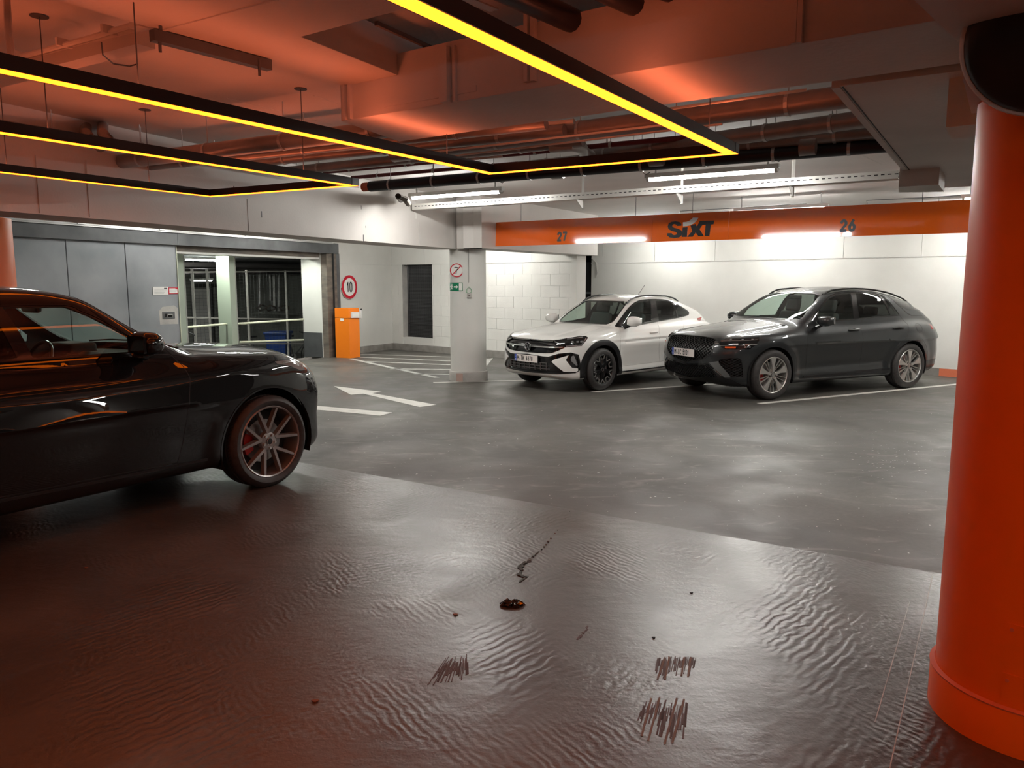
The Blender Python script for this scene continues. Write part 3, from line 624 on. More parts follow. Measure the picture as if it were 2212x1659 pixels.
# ------------------------------------------------------------------ pipes under the ceiling
def pipe(label, u0, v0, u1, v1, z, r, mat='pipe_metal', ext=0.0, clamps=0, z1=None, name='ceiling_pipe', seg=None):
    p, q = at(u0, v0, z), at(u1, v1, z1 if z1 else z); d = (q - p).normalized(); q = q + d * ext
    o = MB().tube([p, q], r, 14).build(name, mat, None, smooth=True); tag(o, label, 'pipe', None)
    for i in range(clamps):
        c = p + (q - p) * ((i + .5) / clamps); m = MB().tube([c - d * .012, c + d * .012], r + .006, 14); m.tube([c + UP * r, Vector((c.x, c.y, CEIL))], .004, 5)
        m.build('pipe_clamp', 'galv', o, sub=(0, 0, 0))
    return o
pipe('thick grey insulated pipe entering the white beam, first of the bundle from the left', 240, 352, 1150, 240, 2.78, .062, clamps=5)
pipe('thinner grey pipe entering the white beam just under the thick one', 283, 364, 1180, 268, 2.78, .038, clamps=3)
pipe('grey lagged pipe behind the thin one, starting at a white elbow', 520, 353, 1220, 282, 2.80, .045, clamps=3)
pipe('slim pale pipe in the middle of the left pipe bundle', 560, 338, 1240, 262, 2.86, .02, 'galv_white')
pipe('dull brown pipe at the back of the left pipe bundle', 600, 372, 1260, 305, 2.82, .045, clamps=3)
pipe('thick lagged pipe right behind the wide duct, running to the right', 850, 333, 1840, 208, 2.82, .07, clamps=5, mat='pipe_metal')
pipe('upper bright conduit along the thick lagged pipe', 910, 332, 1500, 262, 2.72, .008, 'galv_white')
pipe('middle bright conduit along the thick lagged pipe', 945, 341, 1560, 268, 2.73, .008, 'galv_white')
pipe('short bright conduit lowest of the three', 978, 348, 1085, 338, 2.74, .009, 'galv_white')
pipe('bright edge conduit above the right end of the light frame', 1425, 238, 1742, 194, 2.70, .008, 'galv_white')
pipe('pale conduit crossing over the light frame to the right duct', 1476, 264, 1862, 213, 2.80, .012, 'galv_white')
pipe('second lagged pipe with a bright red sheen under the right duct', 1262, 340, 1875, 256, 2.84, .062, clamps=5)
pipe('third lagged pipe, lowest of the right bundle above the black pipe', 1120, 362, 1905, 282, 2.84, .058, 'pipe_metal', clamps=5)
pipe('dark red sprinkler pipe low behind the light frame', 700, 372, 1600, 286, 2.88, .022, 'pipe_red', clamps=6)
pipe('dark red sprinkler pipe parallel behind the first', 760, 384, 1640, 308, 2.90, .02, 'pipe_red', clamps=6)
bp_ = pipe('black insulated pipe with clamps behind both light frames, above the white lamps', 800, 403, 1922, 313, 2.74, .056, 'black_pipe', clamps=9, name='black_pipe')
pipe('grey cable pipe beside the far edge of the ceiling on the left', 0, 268, 760, 392, 2.9, .035, 'pipe_metal', clamps=5)
pipe('thin grey pipe running along the white beam top', 60, 285, 700, 385, 2.93, .02, 'galv_white', clamps=4)
pb = at(800, 403, 2.74); m = MB().tube([pb - (at(1922, 313, 2.74) - pb).normalized() * .10, pb + (at(1922, 313, 2.74) - pb).normalized() * .02], .048, 12); m.build('pipe_end', 'orange_dull', bp_, sub=(0, 0, 0), smooth=True)
for u, v in ((1205, 372), (1418, 343), (1745, 318)):
    c = at(u, v, 2.74); d = (at(1922, 313, 2.74) - at(800, 403, 2.74)).normalized(); MB().tube([c - d * .06, c + d * .06], .064, 12).build('joint_sleeve', 'pipe_metal', bp_, sub=(0, 0, 0), smooth=True)
e0_ = at(1190, 318, 2.80); elb = MB().tube([e0_, at(1235, 314, 2.80), at(1256, 318, 2.80), at(1262, 330, 2.80), at(1275, 336, 2.82)], .05, 14); tag(elb.build('pipe_elbow', 'galv', None, smooth=True), 'shiny silver pipe elbow among the lagged pipes', 'pipe')
e0_ = at(500, 350, 2.86); elb = MB().tube([e0_, at(525, 347, 2.86), at(548, 352, 2.82), at(560, 350, 2.80)], .045, 12); tag(elb.build('pipe_elbow', 'galv_white', None, smooth=True), 'white pipe elbow beyond the left light frame', 'pipe')
# pair of drop pipes through a dark ceiling opening on the left
tag(MB().box((0, 0, 0), (0, 0, 0)).prism([at(232, 290, CEIL - .002), at(255, 284, CEIL - .002), at(305, 297, CEIL - .002), at(285, 301, CEIL - .002)], (0, 0, -.004)).build('ceiling_opening', 'black_matt', None), 'small dark opening in the ceiling above the left light frame', 'opening')
for k, u in enumerate((186, 222)):
    tag(MB().tube([at(u, 268, CEIL), at(u, 288, 2.93), at(u + 10, 300, 2.88), at(u + 30, 318, 2.86)], .045, 12).build('drop_pipe', 'pipe_metal', None, smooth=True), ('first of two bent pipes dropping from the ceiling by the dark opening', 'second bent drop pipe, next to the dark opening')[k], 'pipe')
# conduits on a board at the upper left, running to the duct branch
tb = MB().bar(at(315, 78, 2.93), at(-60, 178, 2.93), .10, .10); bo = tag(tb.build('conduit_board', 'duct_paint', None), 'painted board fixed to the ceiling carrying two conduits at the duct branch', 'board')
for i, (dv, zz) in enumerate(((-16, 2.95), (-4, 2.95))):
    tag(MB().tube([at(312, 48 + dv + 14, zz), at(200, 84 + dv + 12, zz), at(-40, 150 + dv + 12, zz)], .014, 8).build('ceiling_conduit', 'beam_white', None, smooth=True), ('upper of two painted conduits running to the duct branch', 'lower of two painted conduits running to the duct branch')[i], 'conduit')
for u, v in ((240, 66), (142, 94), (52, 122)): c = at(u, v, 2.96); MB().bar(c - B_DIR * .05, c + B_DIR * .05, .02, .04).build('conduit_clip', 'beam_white', bo, sub=(0, 0, 0))
tag(MB().tube([at(219, 92, 2.88), at(222, 118, 2.84), at(245, 138, 2.84), at(280, 143, 2.86), at(298, 138, 2.88)], .004, 5).build('loose_cable', 'dark_steel', None), 'loose thin cable hanging in a curve from the painted board', 'cable')
tag(MB().tube([at(14, -20, CEIL), at(18, 60, 2.70), at(26, 130, HL + .08)], .014, 8).build('hanger_tube', 'pipe_metal', None, smooth=True), 'straight tube dropping from the ceiling to the bright frame at its far left', 'hanger')
# dark pipes that show in the gap above the wide duct
for i, (u0, v0, u1, v1, zz, rr_) in enumerate(((1010, -60, 1420, 130, 2.92, .055), (1180, -80, 1500, 70, 2.93, .05), (1330, -60, 1700, 90, 2.94, .035))):
    tag(MB().tube([at(u0, v0, zz), at(u1, v1, zz)], rr_, 12).build('riser_pipe', 'black_pipe', None, smooth=True), ('first dark pipe seen through the gap over the wide duct', 'second dark pipe seen through the gap over the wide duct', 'slim dark pipe furthest along the gap over the wide duct')[i], 'pipe')
stp = MB().bar(at(1000, -5, 2.86), at(1068, 22, 2.86), .05, .006); tag(stp.build('slotted_strip', 'pipe_metal', None), 'slotted metal strip above the bright light line', 'strip')
# ------------------------------------------------------------------ cable tray with cantilever arms
TZ = 2.76
t0_, t1_ = at(852, 456.5, TZ), at(1940, 386, TZ)
t0_ = t0_ + (t1_ - t0_).normalized() * .35; td = (t1_ - t0_).normalized(); tn = Vector((td.y, -td.x, 0)); tn = tn if tn.dot(t0_) < 0 else -tn
tr = root('cable_tray', t0_, 'perforated grey cable tray on cantilever arms in front of the orange signboard', 'tray')
TL = (t1_ - t0_).length; MB().bar(t0_ + UP * .045, t1_ + UP * .045, .008, .08).build('side_rail', 'galv_white', tr)
MB().bar(t0_ + UP * .006 - tn * .08, t1_ + UP * .006 - tn * .08, .16, .006).build('tray_floor', 'galv_white', tr)
MB().bar(t0_ + UP * .045 - tn * .16, t1_ + UP * .045 - tn * .16, .006, .08).build('side_rail', 'galv_white', tr)
sl = MB(); s = .05
while s < TL: sl.bar(t0_ + td * s + UP * .05 + tn * .0046, t0_ + td * (s + .035) + UP * .05 + tn * .0046, .001, .010); s += .065
so = sl.build('slots', 'black_matt', tr); so['kind'] = 'stuff'
for u in (880, 1245, 1460, 1702):
    P = on(t0_, t1_, u, 440); P = Vector((P.x, P.y, TZ)); c = P - tn * .08
    arm = MB().prism([c + tn * .10, c - tn * .09, c - tn * .09 - UP * .10, c - tn * .06 - UP * .10], td * .012); arm.build('arm', 'galv_white', tr)
    MB().bar(c - tn * .10 - UP * .11, c - tn * .10 + UP * (CEIL - TZ), .03, .03).build('hanger_post', 'galv_white', tr)
for k in range(2): MB().tube([t0_ + UP * .02 - tn * (.05 + .05 * k), t1_ + UP * .02 - tn * (.05 + .05 * k)], .011, 6).build('cable', 'black_pipe', tr, smooth=True)
P = at(866, 432, 2.86); tag(MB().tube([P, at(860, 424, 2.8), at(875, 430, 2.78), at(882, 440, 2.75)], .04, 8).build('cable_bundle', 'rust_steel', None, smooth=True), 'brown sealing wad round cables at the beam above the tray end', 'cable')
# ------------------------------------------------------------------ white tube lamps
def lamp(p, q, label, glow='tube_glow', group='white tube lamps', name='tube_lamp'):
    c = (p + q) / 2; d = (q - p).normalized(); r_ = root(name, c, label, 'lamp', group)
    MB().bar(p - d * .02, q + d * .02, .085, .05, c=(0, 1.0)).build('housing', 'lamp_housing', r_, bevel=.008)
    MB().tube([p + d * .015, q - d * .015], .034, 12).build('diffuser', glow, r_, smooth=True)
    for e, s in ((p, -1), (q, 1)):
        MB().tube([e + d * s * .0, e - d * s * .03], .036, 12).build('end_cap', 'lamp_housing', r_, smooth=True)
        MB().tube([e - d * s * .1 + UP * .05, e - d * s * .1 + UP * (CEIL - e.z)], .01, 6).build('mount', 'galv', r_)
    return r_
ZL = 2.86
la = lamp(at(888, 426, ZL), at(1084, 412, ZL), 'lit white tube lamp nearer the white pillar')
lb = lamp(at(1398, 386, ZL), at(1680, 364.5, ZL), 'larger looking lit white tube lamp above the dark parked car')
for r_, (u, v), s in ((la, (1078, 392), 1), (lb, (1405, 372), -1), (lb, (1672, 345), 1)):
    P = at(u, v, 2.92); MB().tube([P, P + A_DIR * .05 * s - UP * .02, P + A_DIR * .09 * s - UP * .0, P + A_DIR * .05 * s + UP * .06], .005, 5).build('lead', 'black_pipe', r_)
# unseen lamps of the same kind, some added to brighten gate and pillar
for k, (x, y) in enumerate(((5.6, 6.2), (9.0, 4.0), (4.5, -6.5), (8.5, -2.5), (11.0, 1.0), (4.3, 12.6), (6.9, 10.6), (1.0, -7.5), (-.8, 16.4), (-4.3, 13.2), (-5.4, 9.0), (10.2, 7.6), (2.9, 17.2), (5.0, 15.2), (7.6, 12.7), (-2.7, 16.0))):
    c = Vector((x, y, ZL)); lamp(c - A_DIR * .72, c + A_DIR * .72, ('white tube lamp over the bays behind the dark duct', 'white tube lamp far right over the aisle', 'white tube lamp behind the viewer', 'white tube lamp further behind the viewer', 'white tube lamp behind at the right', 'white tube lamp between signboard and back wall', 'white tube lamp behind the signboard at its far end', 'white tube lamp far behind at the left', 'white tube lamp over the hatched corner', 'added white tube lamp between beam and gate opening', 'added white tube lamp between beam and sliding gate', 'white tube lamp over the bays at the far right', 'first white tube lamp along the back wall', 'second white tube lamp along the back wall', 'last white tube lamp along the back wall', 'added white tube lamp by the wall with the speed sign')[k])
# ------------------------------------------------------------------ hanging orange signboard
SB0, SB1 = at(1044, 533, 2.29), at(2084, 503, 2.29); sbd = (SB1 - SB0).normalized(); sbn = Vector((sbd.y, -sbd.x, 0)); sbn = sbn if sbn.dot(SB0) < 0 else -sbn
SBL = (SB1 - SB0).length; SBR = SB0 + sbd * (SBL + 1.6)
def sb(u, v, off=.0):
    P = on(SB0, SB1, u, v, off); return P - sbn * max(0, P.z - 2.29) * .075
sg = root('hanging_signboard', SB0, 'long orange signboard with black bay numbers hung over the parked cars', 'signboard')
j1, j2 = (sb(1408, 500) - SB0).dot(sbd), (sb(1573, 500) - SB0).dot(sbd)
for a, b in ((0, j1), (j1, j2), (j2, SBL + 1.6)):
    P, Q = SB0 + sbd * (a + .002), SB0 + sbd * (b - .002); MB().prism([P, Q, Q - sbn * .03, P - sbn * .03], UP * .395 - sbn * .0296).build('panel', 'orange_sign', sg)
for u in (1123, 1371, 1494 - 0, 1989):
    P = sb(u, 480, -.012); MB().tube([Vector((P.x, P.y, 2.68)), Vector((P.x, P.y, CEIL))], .004, 5).build('hanging_wire', 'dark_steel', sg)
def digits(txt, u0, v0, u1, v1, vb0, vb1):
    """lettering set between two pixel corners on the signboard"""
    tl, br = sb(u0, v0, .004), sb(u1, v1, .004); c = (tl + br) / 2; w_ = (Vector((br.x, br.y, 0)) - Vector((tl.x, tl.y, 0))).length; h_ = tl.z - br.z
    m = MB(); put_glyphs(m, txt, c, sbd, (UP * .395 - sbn * .0296).normalized(), h_ * 1.05, [w_ * .47] * 2, w_ * .175, w_ * .06, sbn)
    return m.build('bay_number', 'sign_black', sg)
digits('27', 1203, 501, 1224.5, 520.5, 0, 0); digits('26', 1815, 474.5, 1847.5, 499.5, 0, 0)
def L5(*p): return [(1220 + x / 5.027, 400 + y / 5.027) for x, y in p]
def sbpoly(pts, nm, mat, off=.003):
    m = MB(); m.prism([sb(u, v, off) for u, v in pts], sbn * .002); return m.build(nm, mat, sg)
Sg = L5((1264, 440), (1215, 443), (1206, 428), (1186, 421), (1167, 428), (1163, 446), (1180, 460), (1225, 472), (1262, 488), (1277, 515), (1270, 545), (1242, 568), (1190, 575), (1140, 568), (1112, 548), (1111, 521), (1162, 521), (1167, 535), (1187, 542), (1210, 537), (1217, 521), (1205, 508), (1160, 497), (1125, 478), (1114, 447), (1124, 415), (1155, 397), (1200, 391), (1242, 400), (1262, 418))
sbpoly(Sg, 'logo_letter', 'logo_dark')
sbpoly(L5((1277, 460), (1332, 455), (1326, 562), (1272, 562)), 'logo_letter', 'logo_dark')
sbpoly(L5((1328, 562), (1382, 500), (1362, 440), (1416, 420), (1432, 448), (1462, 388), (1500, 386), (1520, 388), (1462, 478), (1510, 553), (1452, 556), (1420, 514), (1388, 560)), 'logo_letter', 'logo_dark')
sbpoly(L5((1470, 388), (1618, 383), (1612, 424), (1582, 427), (1571, 552), (1518, 554), (1527, 430), (1490, 432), (1478, 412)), 'logo_letter', 'logo_dark', .0035)
sbpoly(L5((1280, 402), (1318, 397), (1352, 384), (1378, 362), (1387, 352), (1446, 352), (1428, 386), (1398, 414), (1356, 436), (1318, 444), (1282, 447)), 'logo_swoosh', 'sign_white', .005)
# thin cable runs over the signboard and the pipe bits at the doorway
for nm, lab, pts in (('wall_cable', 'thin cable on the ceiling over the logo of the signboard', ((1468, 462), (1469, 456), (1600, 449), (1742, 440), (1739, 447))), ('wall_cable', 'thin cable on the ceiling over the far end of the signboard', ((1873, 440), (1872, 433), (2000, 427), (2090, 421)))):
    tag(MB().tube([at(u, v, CEIL - .02) for u, v in pts], .006, 5).build(nm, 'dark_steel'), lab, 'cable')
P = [on(W3A, W3B, u, v, .05) for u, v in ((1281, 558), (1291, 568), (1293, 590), (1291, 597))]; tag(MB().tube(P, .018, 8).build('bent_conduit', 'grey_concrete', None, smooth=True), 'short bent grey conduit on the back wall next to the dark doorway', 'conduit')
# ------------------------------------------------------------------ speed sign, door sensor, orange post
SC = on(GB, C1, 752.5, 620, .02); wd_ = (C1 - GB).normalized()
ss = root('speed_limit_sign', SC, 'round speed limit sign reading 10 on the wall above the orange post', 'sign')
def rdisc(r, off, mat, nm, th=.004, r0=0, ux=wd_, n_=n1, c=SC, par=ss):
    m = MB(); k = 40
    if r0:
        m.add([tuple(c + n_ * off + ux * (rr * math.cos(2 * math.pi * i / k)) + UP * (rr * math.sin(2 * math.pi * i / k))) for i in range(k) for rr in (r0, r)], [(2 * i, 2 * i + 1, (2 * i + 3) % (2 * k), (2 * i + 2) % (2 * k)) for i in range(k)])
    else: m.prism([c + n_ * off + ux * (r * math.cos(2 * math.pi * i / k)) + UP * (r * math.sin(2 * math.pi * i / k)) for i in range(k)], n_ * th)
    return m.build(nm, mat, par)
RS = .28
rdisc(RS, 0, 'sign_white', 'plate', .015); rdisc(RS * .985, .0165, 'sign_red', 'ring', r0=RS * .74)
put = MB(); put_glyphs(put, '10', SC + n1 * .017, wd_, UP, RS * .86, [RS * .24, RS * .36], RS * .10, RS * .10, n1); put.build('numeral', 'sign_black', ss)
P = on(GB, C1, 726, 624, .06); se = root('door_sensor', P, 'small white sensor box on the wall beside the steel gate post', 'sensor')
MB().bar(P - wd_ * .10, P + wd_ * .07, .05, .06).build('housing', 'white_plastic', se, bevel=.006); MB().bar(P + wd_ * .07, P + wd_ * .12, .05, .045).build('eye', 'sign_red', se)
# gate control post: two faces seen, sheet-metal box
a, b, c_ = at(726, 772.5, 0), at(756, 774, 0), at(778.5, 771.5, 0)
d4_ = a + (c_ - b); PH = 1.125
ps = root('control_post', (a + c_) / 2, 'waist high orange control post standing on the floor beneath the round speed sign', 'post')
MB().prism([a, b, c_, d4_], (0, 0, PH * .795)).build('lower_casing', 'orange_metal', ps, bevel=.004)
MB().prism([a + UP * (PH * .80), b + UP * (PH * .80), c_ + UP * (PH * .80), d4_ + UP * (PH * .80)], (0, 0, PH * .195)).build('hood', 'orange_metal', ps, bevel=.004)
fx = (c_ - b).normalized(); fnn = Vector((fx.y, -fx.x, 0)); fnn = fnn if fnn.dot(b) < 0 else -fnn
def pf(u, v, off=.01): return on(b, c_, u, v, off)
P, Q = pf(757.5, 680.5), pf(775, 680.5); MB().bar(P, Q, .04, .13).build('reader', 'white_plastic', ps, bevel=.004)
P2, Q2 = pf(759, 680, .034), pf(772, 680, .034); MB().bar(P2, Q2, .004, .09).build('reader_face', 'sign_white', ps)
P = pf(775.5, 678, .05); MB().bar(P - UP * .10, P + UP * .12, .03, .05, up=fnn).build('side_bracket', 'white_plastic', ps); MB().tube([P + UP * .10, P + UP * .105 + fnn * .03], .02, 8).build('button', 'sign_black', ps)
P = on(a, b, 739, 690.5, .004); MB().bar(P - (b - a).normalized() * .045, P + (b - a).normalized() * .045, .003, .06).build('sticker', 'sign_white', ps)
# ------------------------------------------------------------------ sliding steel gate and its frame
HDR0, HDR1 = 2.335, 2.565
def gp(u, v, off=0.0): return on(GA, GB, u, v, off)
fg = root('gate_frame', GB, 'dark steel gate frame with cover boards above the sliding gate and a rusty post', 'gate frame')
gs = (Vector((*g2(gp(724, 700)), 0)) - GA).dot(GD)
cv = [(-9.0, -1.4), (-1.4, 2.8), (2.8, gs)]
for s0, s1 in cv:
    P, Q = GA + GD * (s0 + .002), GA + GD * (s1 - .002); MB().prism([P + UP * HDR0 + GN * .16, Q + UP * HDR0 + GN * .16, Q + UP * HDR0 + GN * .11, P + UP * HDR0 + GN * .11], (0, 0, HDR1 - HDR0)).build('cover_board', 'dark_steel', fg)
for off, z in ((.17, HDR1 + .01), (.12, HDR1 + .035), (.20, HDR1 - .015)):
    MB().bar(GA - GD * 9 + GN * off + UP * z, GA + GD * (gs - .25) + GN * off + UP * z, .02, .018).build('track_rail', 'galv', fg)
for s in (-.8, .9, 2.4, 4.4, 6.0): MB().bar(GA + GD * s + GN * .15 + UP * (HDR1 + .03), GA + GD * (s + .12) + GN * .15 + UP * (HDR1 + .03), .10, .05).build('track_bracket', 'galv', fg)
# post at the closing side
p0 = (Vector((*g2(gp(697, 700)), 0)) - GA).dot(GD)
MB().prism([GA + GD * p0 + GN * .16, GA + GD * (gs - .10) + GN * .16, GA + GD * (gs - .10) - GN * .1, GA + GD * p0 - GN * .1], (0, 0, HDR0 - .01)).build('post', 'rust_steel', fg)
MB().bar(GA + GD * (p0 + .22) + GN * .17, GA + GD * (p0 + .22) + GN * .17 + UP * HDR0, .05, .03).build('post_groove', 'black_matt', fg)
MB().bar(GA + GD * (gs - .05) + GN * .12, GA + GD * (gs - .05) + GN * .12 + UP * HDR0, .12, .12).build('post', 'dark_steel', fg)
o_s = (Vector((*g2(gp(384, 700)), 0)) - GA).dot(GD)
# lintel over the opening, rusty, with a pale soffit edge
MB().prism([GA + GD * (o_s - .5) + UP * 2.24 - GN * .02, GA + GD * p0 + UP * 2.24 - GN * .02, GA + GD * p0 + UP * 2.24 - GN * .12, GA + GD * (o_s - .5) + UP * 2.24 - GN * .12], (0, 0, .30)).build('lintel', 'rust_steel', fg)
MB().prism([GA + GD * (o_s - .5) + UP * 2.20 - GN * .03, GA + GD * p0 + UP * 2.20 - GN * .03, GA + GD * p0 + UP * 2.20 - GN * .35, GA + GD * (o_s - .5) + UP * 2.20 - GN * .35], (0, 0, .04)).build('lintel_edge', 'wall_white', fg)
# wall the gate runs along, above and left of the opening, and the white jamb with its dark foot
wg = struct('wall_gate', MB().prism([GNEAR, GA + GD * (o_s - .45), GA + GD * (o_s - .45) - GN * .35, GNEAR - GN * .35], (0, 0, CEIL))
            .prism([GA + GD * (o_s - .45) + UP * 2.5, GB + UP * 2.5, GB - GN * .35 + UP * 2.5, GA + GD * (o_s - .45) - GN * .35 + UP * 2.5], (0, 0, .5)), 'wall_white')
jm = MB().prism([GA + GD * p0 - GN * .02, GB, GB - GN * .5, GA + GD * p0 - GN * .55], (0, 0, 2.4)); jo = struct('trim_4', jm, 'wall_white')
j0 = GA + GD * p0 - GN * .02; MB().prism([j0 - GD * .008, j0 - GD * .008 - GN * .53, j0 + GD * .02 - GN * .53, j0 + GD * .02], (0, 0, .56)).build('painted_foot', 'dark_steel', jo)
# the sliding leaf itself
gl = root('sliding_gate', GA + GD * o_s, 'closed grey steel sliding gate of wide panels behind the black car', 'gate')
sp = [o_s]
for u in (268, 141, -40, -260): sp.append((Vector((*g2(gp(u, 600, .06)), 0)) - GA).dot(GD))
for k in range(len(sp) - 1):
    s1, s0 = sp[k], sp[k + 1]; P, Q = GA + GD * (s0 + .006), GA + GD * (s1 - .006)
    pn = MB().prism([P + GN * .06 + UP * .03, Q + GN * .06 + UP * .03, Q + UP * .03, P + UP * .03], (0, 0, HDR0 - .03)).build('panel', 'gate_steel', gl, bevel=.003)
    s2 = s0 + .12; MB().bar(GA + GD * s2 + GN * .061 + UP * .05, GA + GD * s2 + GN * .061 + UP * (HDR0 - .02), .22, .004, up=GN).build('stiffener', 'gate_steel', pn, sub=(gl.location))
hp = gp(358.5, 681, .065); MB().bar(hp - GD * .13, hp + GD * .13, .012, .12).build('handle_plate', 'dark_steel', gl, bevel=.003)
MB().bar(hp - GD * .085 + GN * .006, hp + GD * .085 + GN * .006, .008, .06).build('handle_recess', 'black_matt', gl)
MB().tube([hp - GD * .06 + GN * .02 - UP * .03, hp - GD * .05 + GN * .035 + UP * .015, hp + GD * .05 + GN * .035 + UP * .015, hp + GD * .06 + GN * .02 - UP * .03], .010, 6).build('handle', 'galv', gl)
MB().prism([hp + GD * x - GN * .0035 + UP * z for x, z in ((-.19, -.15), (.2, -.16), (.21, .12), (.13, .17), (-.12, .15), (-.20, .08))], GN * .001).build('worn_patch', 'grey_concrete', gl)
MB().bar(GA + GD * (o_s - .004) + GN * .05 + UP * .05, GA + GD * (o_s - .004) + GN * .05 + UP * (HDR0 - .02), .05, .012, up=GD).build('edge_strip', 'rail_paint', gl)
def notice(u0, v0, u1, v1, lab, red):
    P, Q = gp(u0, (v0 + v1) / 2, .066), gp(u1, (v0 + v1) / 2, .066); zt_, zb2 = gp((u0 + u1) / 2, v0, .066).z, gp((u0 + u1) / 2, v1, .066).z; h = zt_ - zb2; zc = (zt_ + zb2) / 2
    P = Vector((P.x, P.y, zc)); Q = Vector((Q.x, Q.y, zc)); r_ = root('notice', P, lab, 'notice')
    MB().bar(P, Q, .006, h).build('plate', 'sign_red' if red else 'sign_white', r_); d = (Q - P).normalized()
    if red: MB().bar(P + d * .015 + GN * .004, Q - d * .015 + GN * .004, .002, h - .03).build('paper', 'sign_white', r_)
    ln = MB(); W = (Q - P).length
    for k in range(4 if not red else 3): ln.bar(P + d * W * .08 + GN * .0056 + UP * (h * (.12 - .14 * k)), P + d * W * (.9 - .07 * k) + GN * .0056 + UP * (h * (.12 - .14 * k)), .001, .007)
    lo_ = ln.build('text_lines', 'galv', r_); lo_['kind'] = 'stuff'
    k2 = MB().bar(P + d * W * .72 + GN * .0056 + UP * h * .3, P + d * W * .92 + GN * .0056 + UP * h * .3, .001, h * .16); k2.build('pictogram', 'dark_steel' if not red else 'sign_red', r_)
notice(324, 619.5, 357.5, 637, 'larger white notice on the grey sliding gate', False)
notice(358, 621, 378.5, 635, 'smaller red edged notice beside the larger one on the sliding gate', True)
# ------------------------------------------------------------------ the lower hall seen through the gate opening
BK = lambda s, dpt, z=0.0: GA + GD * s - GN * dpt + UP * z
ZF = -.85
struct('floor', MB().prism([BK(-6, .35, ZF - .1), BK(15, .35, ZF - .1), BK(15, 12, ZF - .1), BK(-6, 12, ZF - .1)], (0, 0, .1)), 'floor_asphalt')
struct('wall_lower_front', MB().prism([BK(o_s - 1, .36, ZF), BK(15, .36, ZF), BK(15, .34, ZF), BK(o_s - 1, .34, ZF)], (0, 0, -ZF)), 'grey_concrete')
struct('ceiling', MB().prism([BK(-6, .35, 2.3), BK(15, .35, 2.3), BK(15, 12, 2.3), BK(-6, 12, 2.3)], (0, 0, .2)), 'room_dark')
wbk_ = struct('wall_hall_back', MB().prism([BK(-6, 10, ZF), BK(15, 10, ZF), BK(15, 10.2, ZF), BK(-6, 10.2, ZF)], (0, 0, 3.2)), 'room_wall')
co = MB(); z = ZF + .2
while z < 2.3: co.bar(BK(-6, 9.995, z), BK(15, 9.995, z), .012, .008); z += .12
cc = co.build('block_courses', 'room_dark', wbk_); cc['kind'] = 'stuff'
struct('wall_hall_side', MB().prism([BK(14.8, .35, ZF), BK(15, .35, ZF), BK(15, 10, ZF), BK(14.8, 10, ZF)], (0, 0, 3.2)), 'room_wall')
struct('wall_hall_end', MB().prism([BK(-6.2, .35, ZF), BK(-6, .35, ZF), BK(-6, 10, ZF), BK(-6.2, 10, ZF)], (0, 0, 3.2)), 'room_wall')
def depth_pt(u, dpt): # a point dpt behind the gate plane under column u
    P = GA - GN * dpt; Q = GB - GN * dpt; r_ = on(P, Q, u, 650); return Vector((r_.x, r_.y, 0))
def dz(u, v, dpt): return on(GA - GN * dpt, GB - GN * dpt, u, v)
# pale square pillars
for (u0, u1, dpt, side) in ((498, 510, .42, .32), (388, 400, .40, .3)):
    P, Q = depth_pt(u0, dpt), depth_pt(u1, dpt); d = (Q - P).normalized(); L_ = (Q - P).length
    pp = struct('pillar', MB().prism([P, Q, Q - GN * .34, P - GN * .34], (0, 0, 2.3)), 'pale_pillar')
    pp.data.transform(Matrix.Translation((0, 0, 0)))
    MB().prism([Q + GD * .002 + UP * 0, Q + GD * .03, Q + GD * .03 - GN * .34, Q + GD * .002 - GN * .34], (0, 0, 2.3)).build('side_face', 'room_wall', pp)
# guard rails just inside the opening
rl_ = root('guard_rail', dz(540, 698, .5), 'pale painted guard rail with two bars inside the gate opening, right bay', 'rail')
for (ua, va, ub, vb) in ((513, 699.5, 676, 688.5), (517, 739, 676, 733.5)): MB().tube([dz(ua, va, .55), dz(ub, vb, .55)], .022, 8).build('bar', 'rail_paint', rl_, smooth=True)
rl2 = root('guard_rail', dz(440, 705, .5), 'pale painted guard rail with one bar inside the gate opening, left bay', 'rail')
MB().tube([dz(388, 708.5, .55), dz(500, 699, .55)], .022, 8).build('bar', 'rail_paint', rl2, smooth=True)
MB().tube([dz(393, 712, .55), dz(420, 724, 1.4)], .018, 6).build('brace', 'dark_steel', rl2)
# mesh fence further in
fe = root('hall_fence', dz(550, 700, 3.0), 'tall wire fence with steel posts standing in the lower hall', 'fence')
for u in (418, 450, 535, 619, 655): P = depth_pt(u, 3.0); MB().bar(P + UP * ZF, P + UP * 2.0, .05, .05).build('post', 'grey_concrete', fe)
for v0, v1, ua, ub in ((588, 586, 395, 667), (686, 690, 400, 667), (742, 742, 400, 667)):
    P, Q = dz(ua, v0, 3.0), dz(ub, v1, 3.0); MB().bar(P, Q, .035, .035).build('rail', 'grey_concrete', fe)
wm = MB(); P, Q = depth_pt(395, 3.0), depth_pt(668, 3.0); L_ = (Q - P).length; d = (Q - P).normalized(); s = 0
while s < L_: wm.bar(P + d * s + UP * ZF, P + d * s + UP * 1.95, .004, .004); s += .12
z = ZF
while z < 1.95: wm.bar(P + UP * z, Q + UP * z, .004, .004); z += .08
wo = wm.build('wire_mesh', 'dark_steel', fe); wo['kind'] = 'stuff'
# lamp and bright doorway patch at the back of the hall
hl = (dz(413, 606, 6.0), dz(458, 605, 6.0)); lamp(hl[0], hl[1], 'lit tube lamp in the lower hall beyond the gate', 'tube_glow', name='hall_lamp')

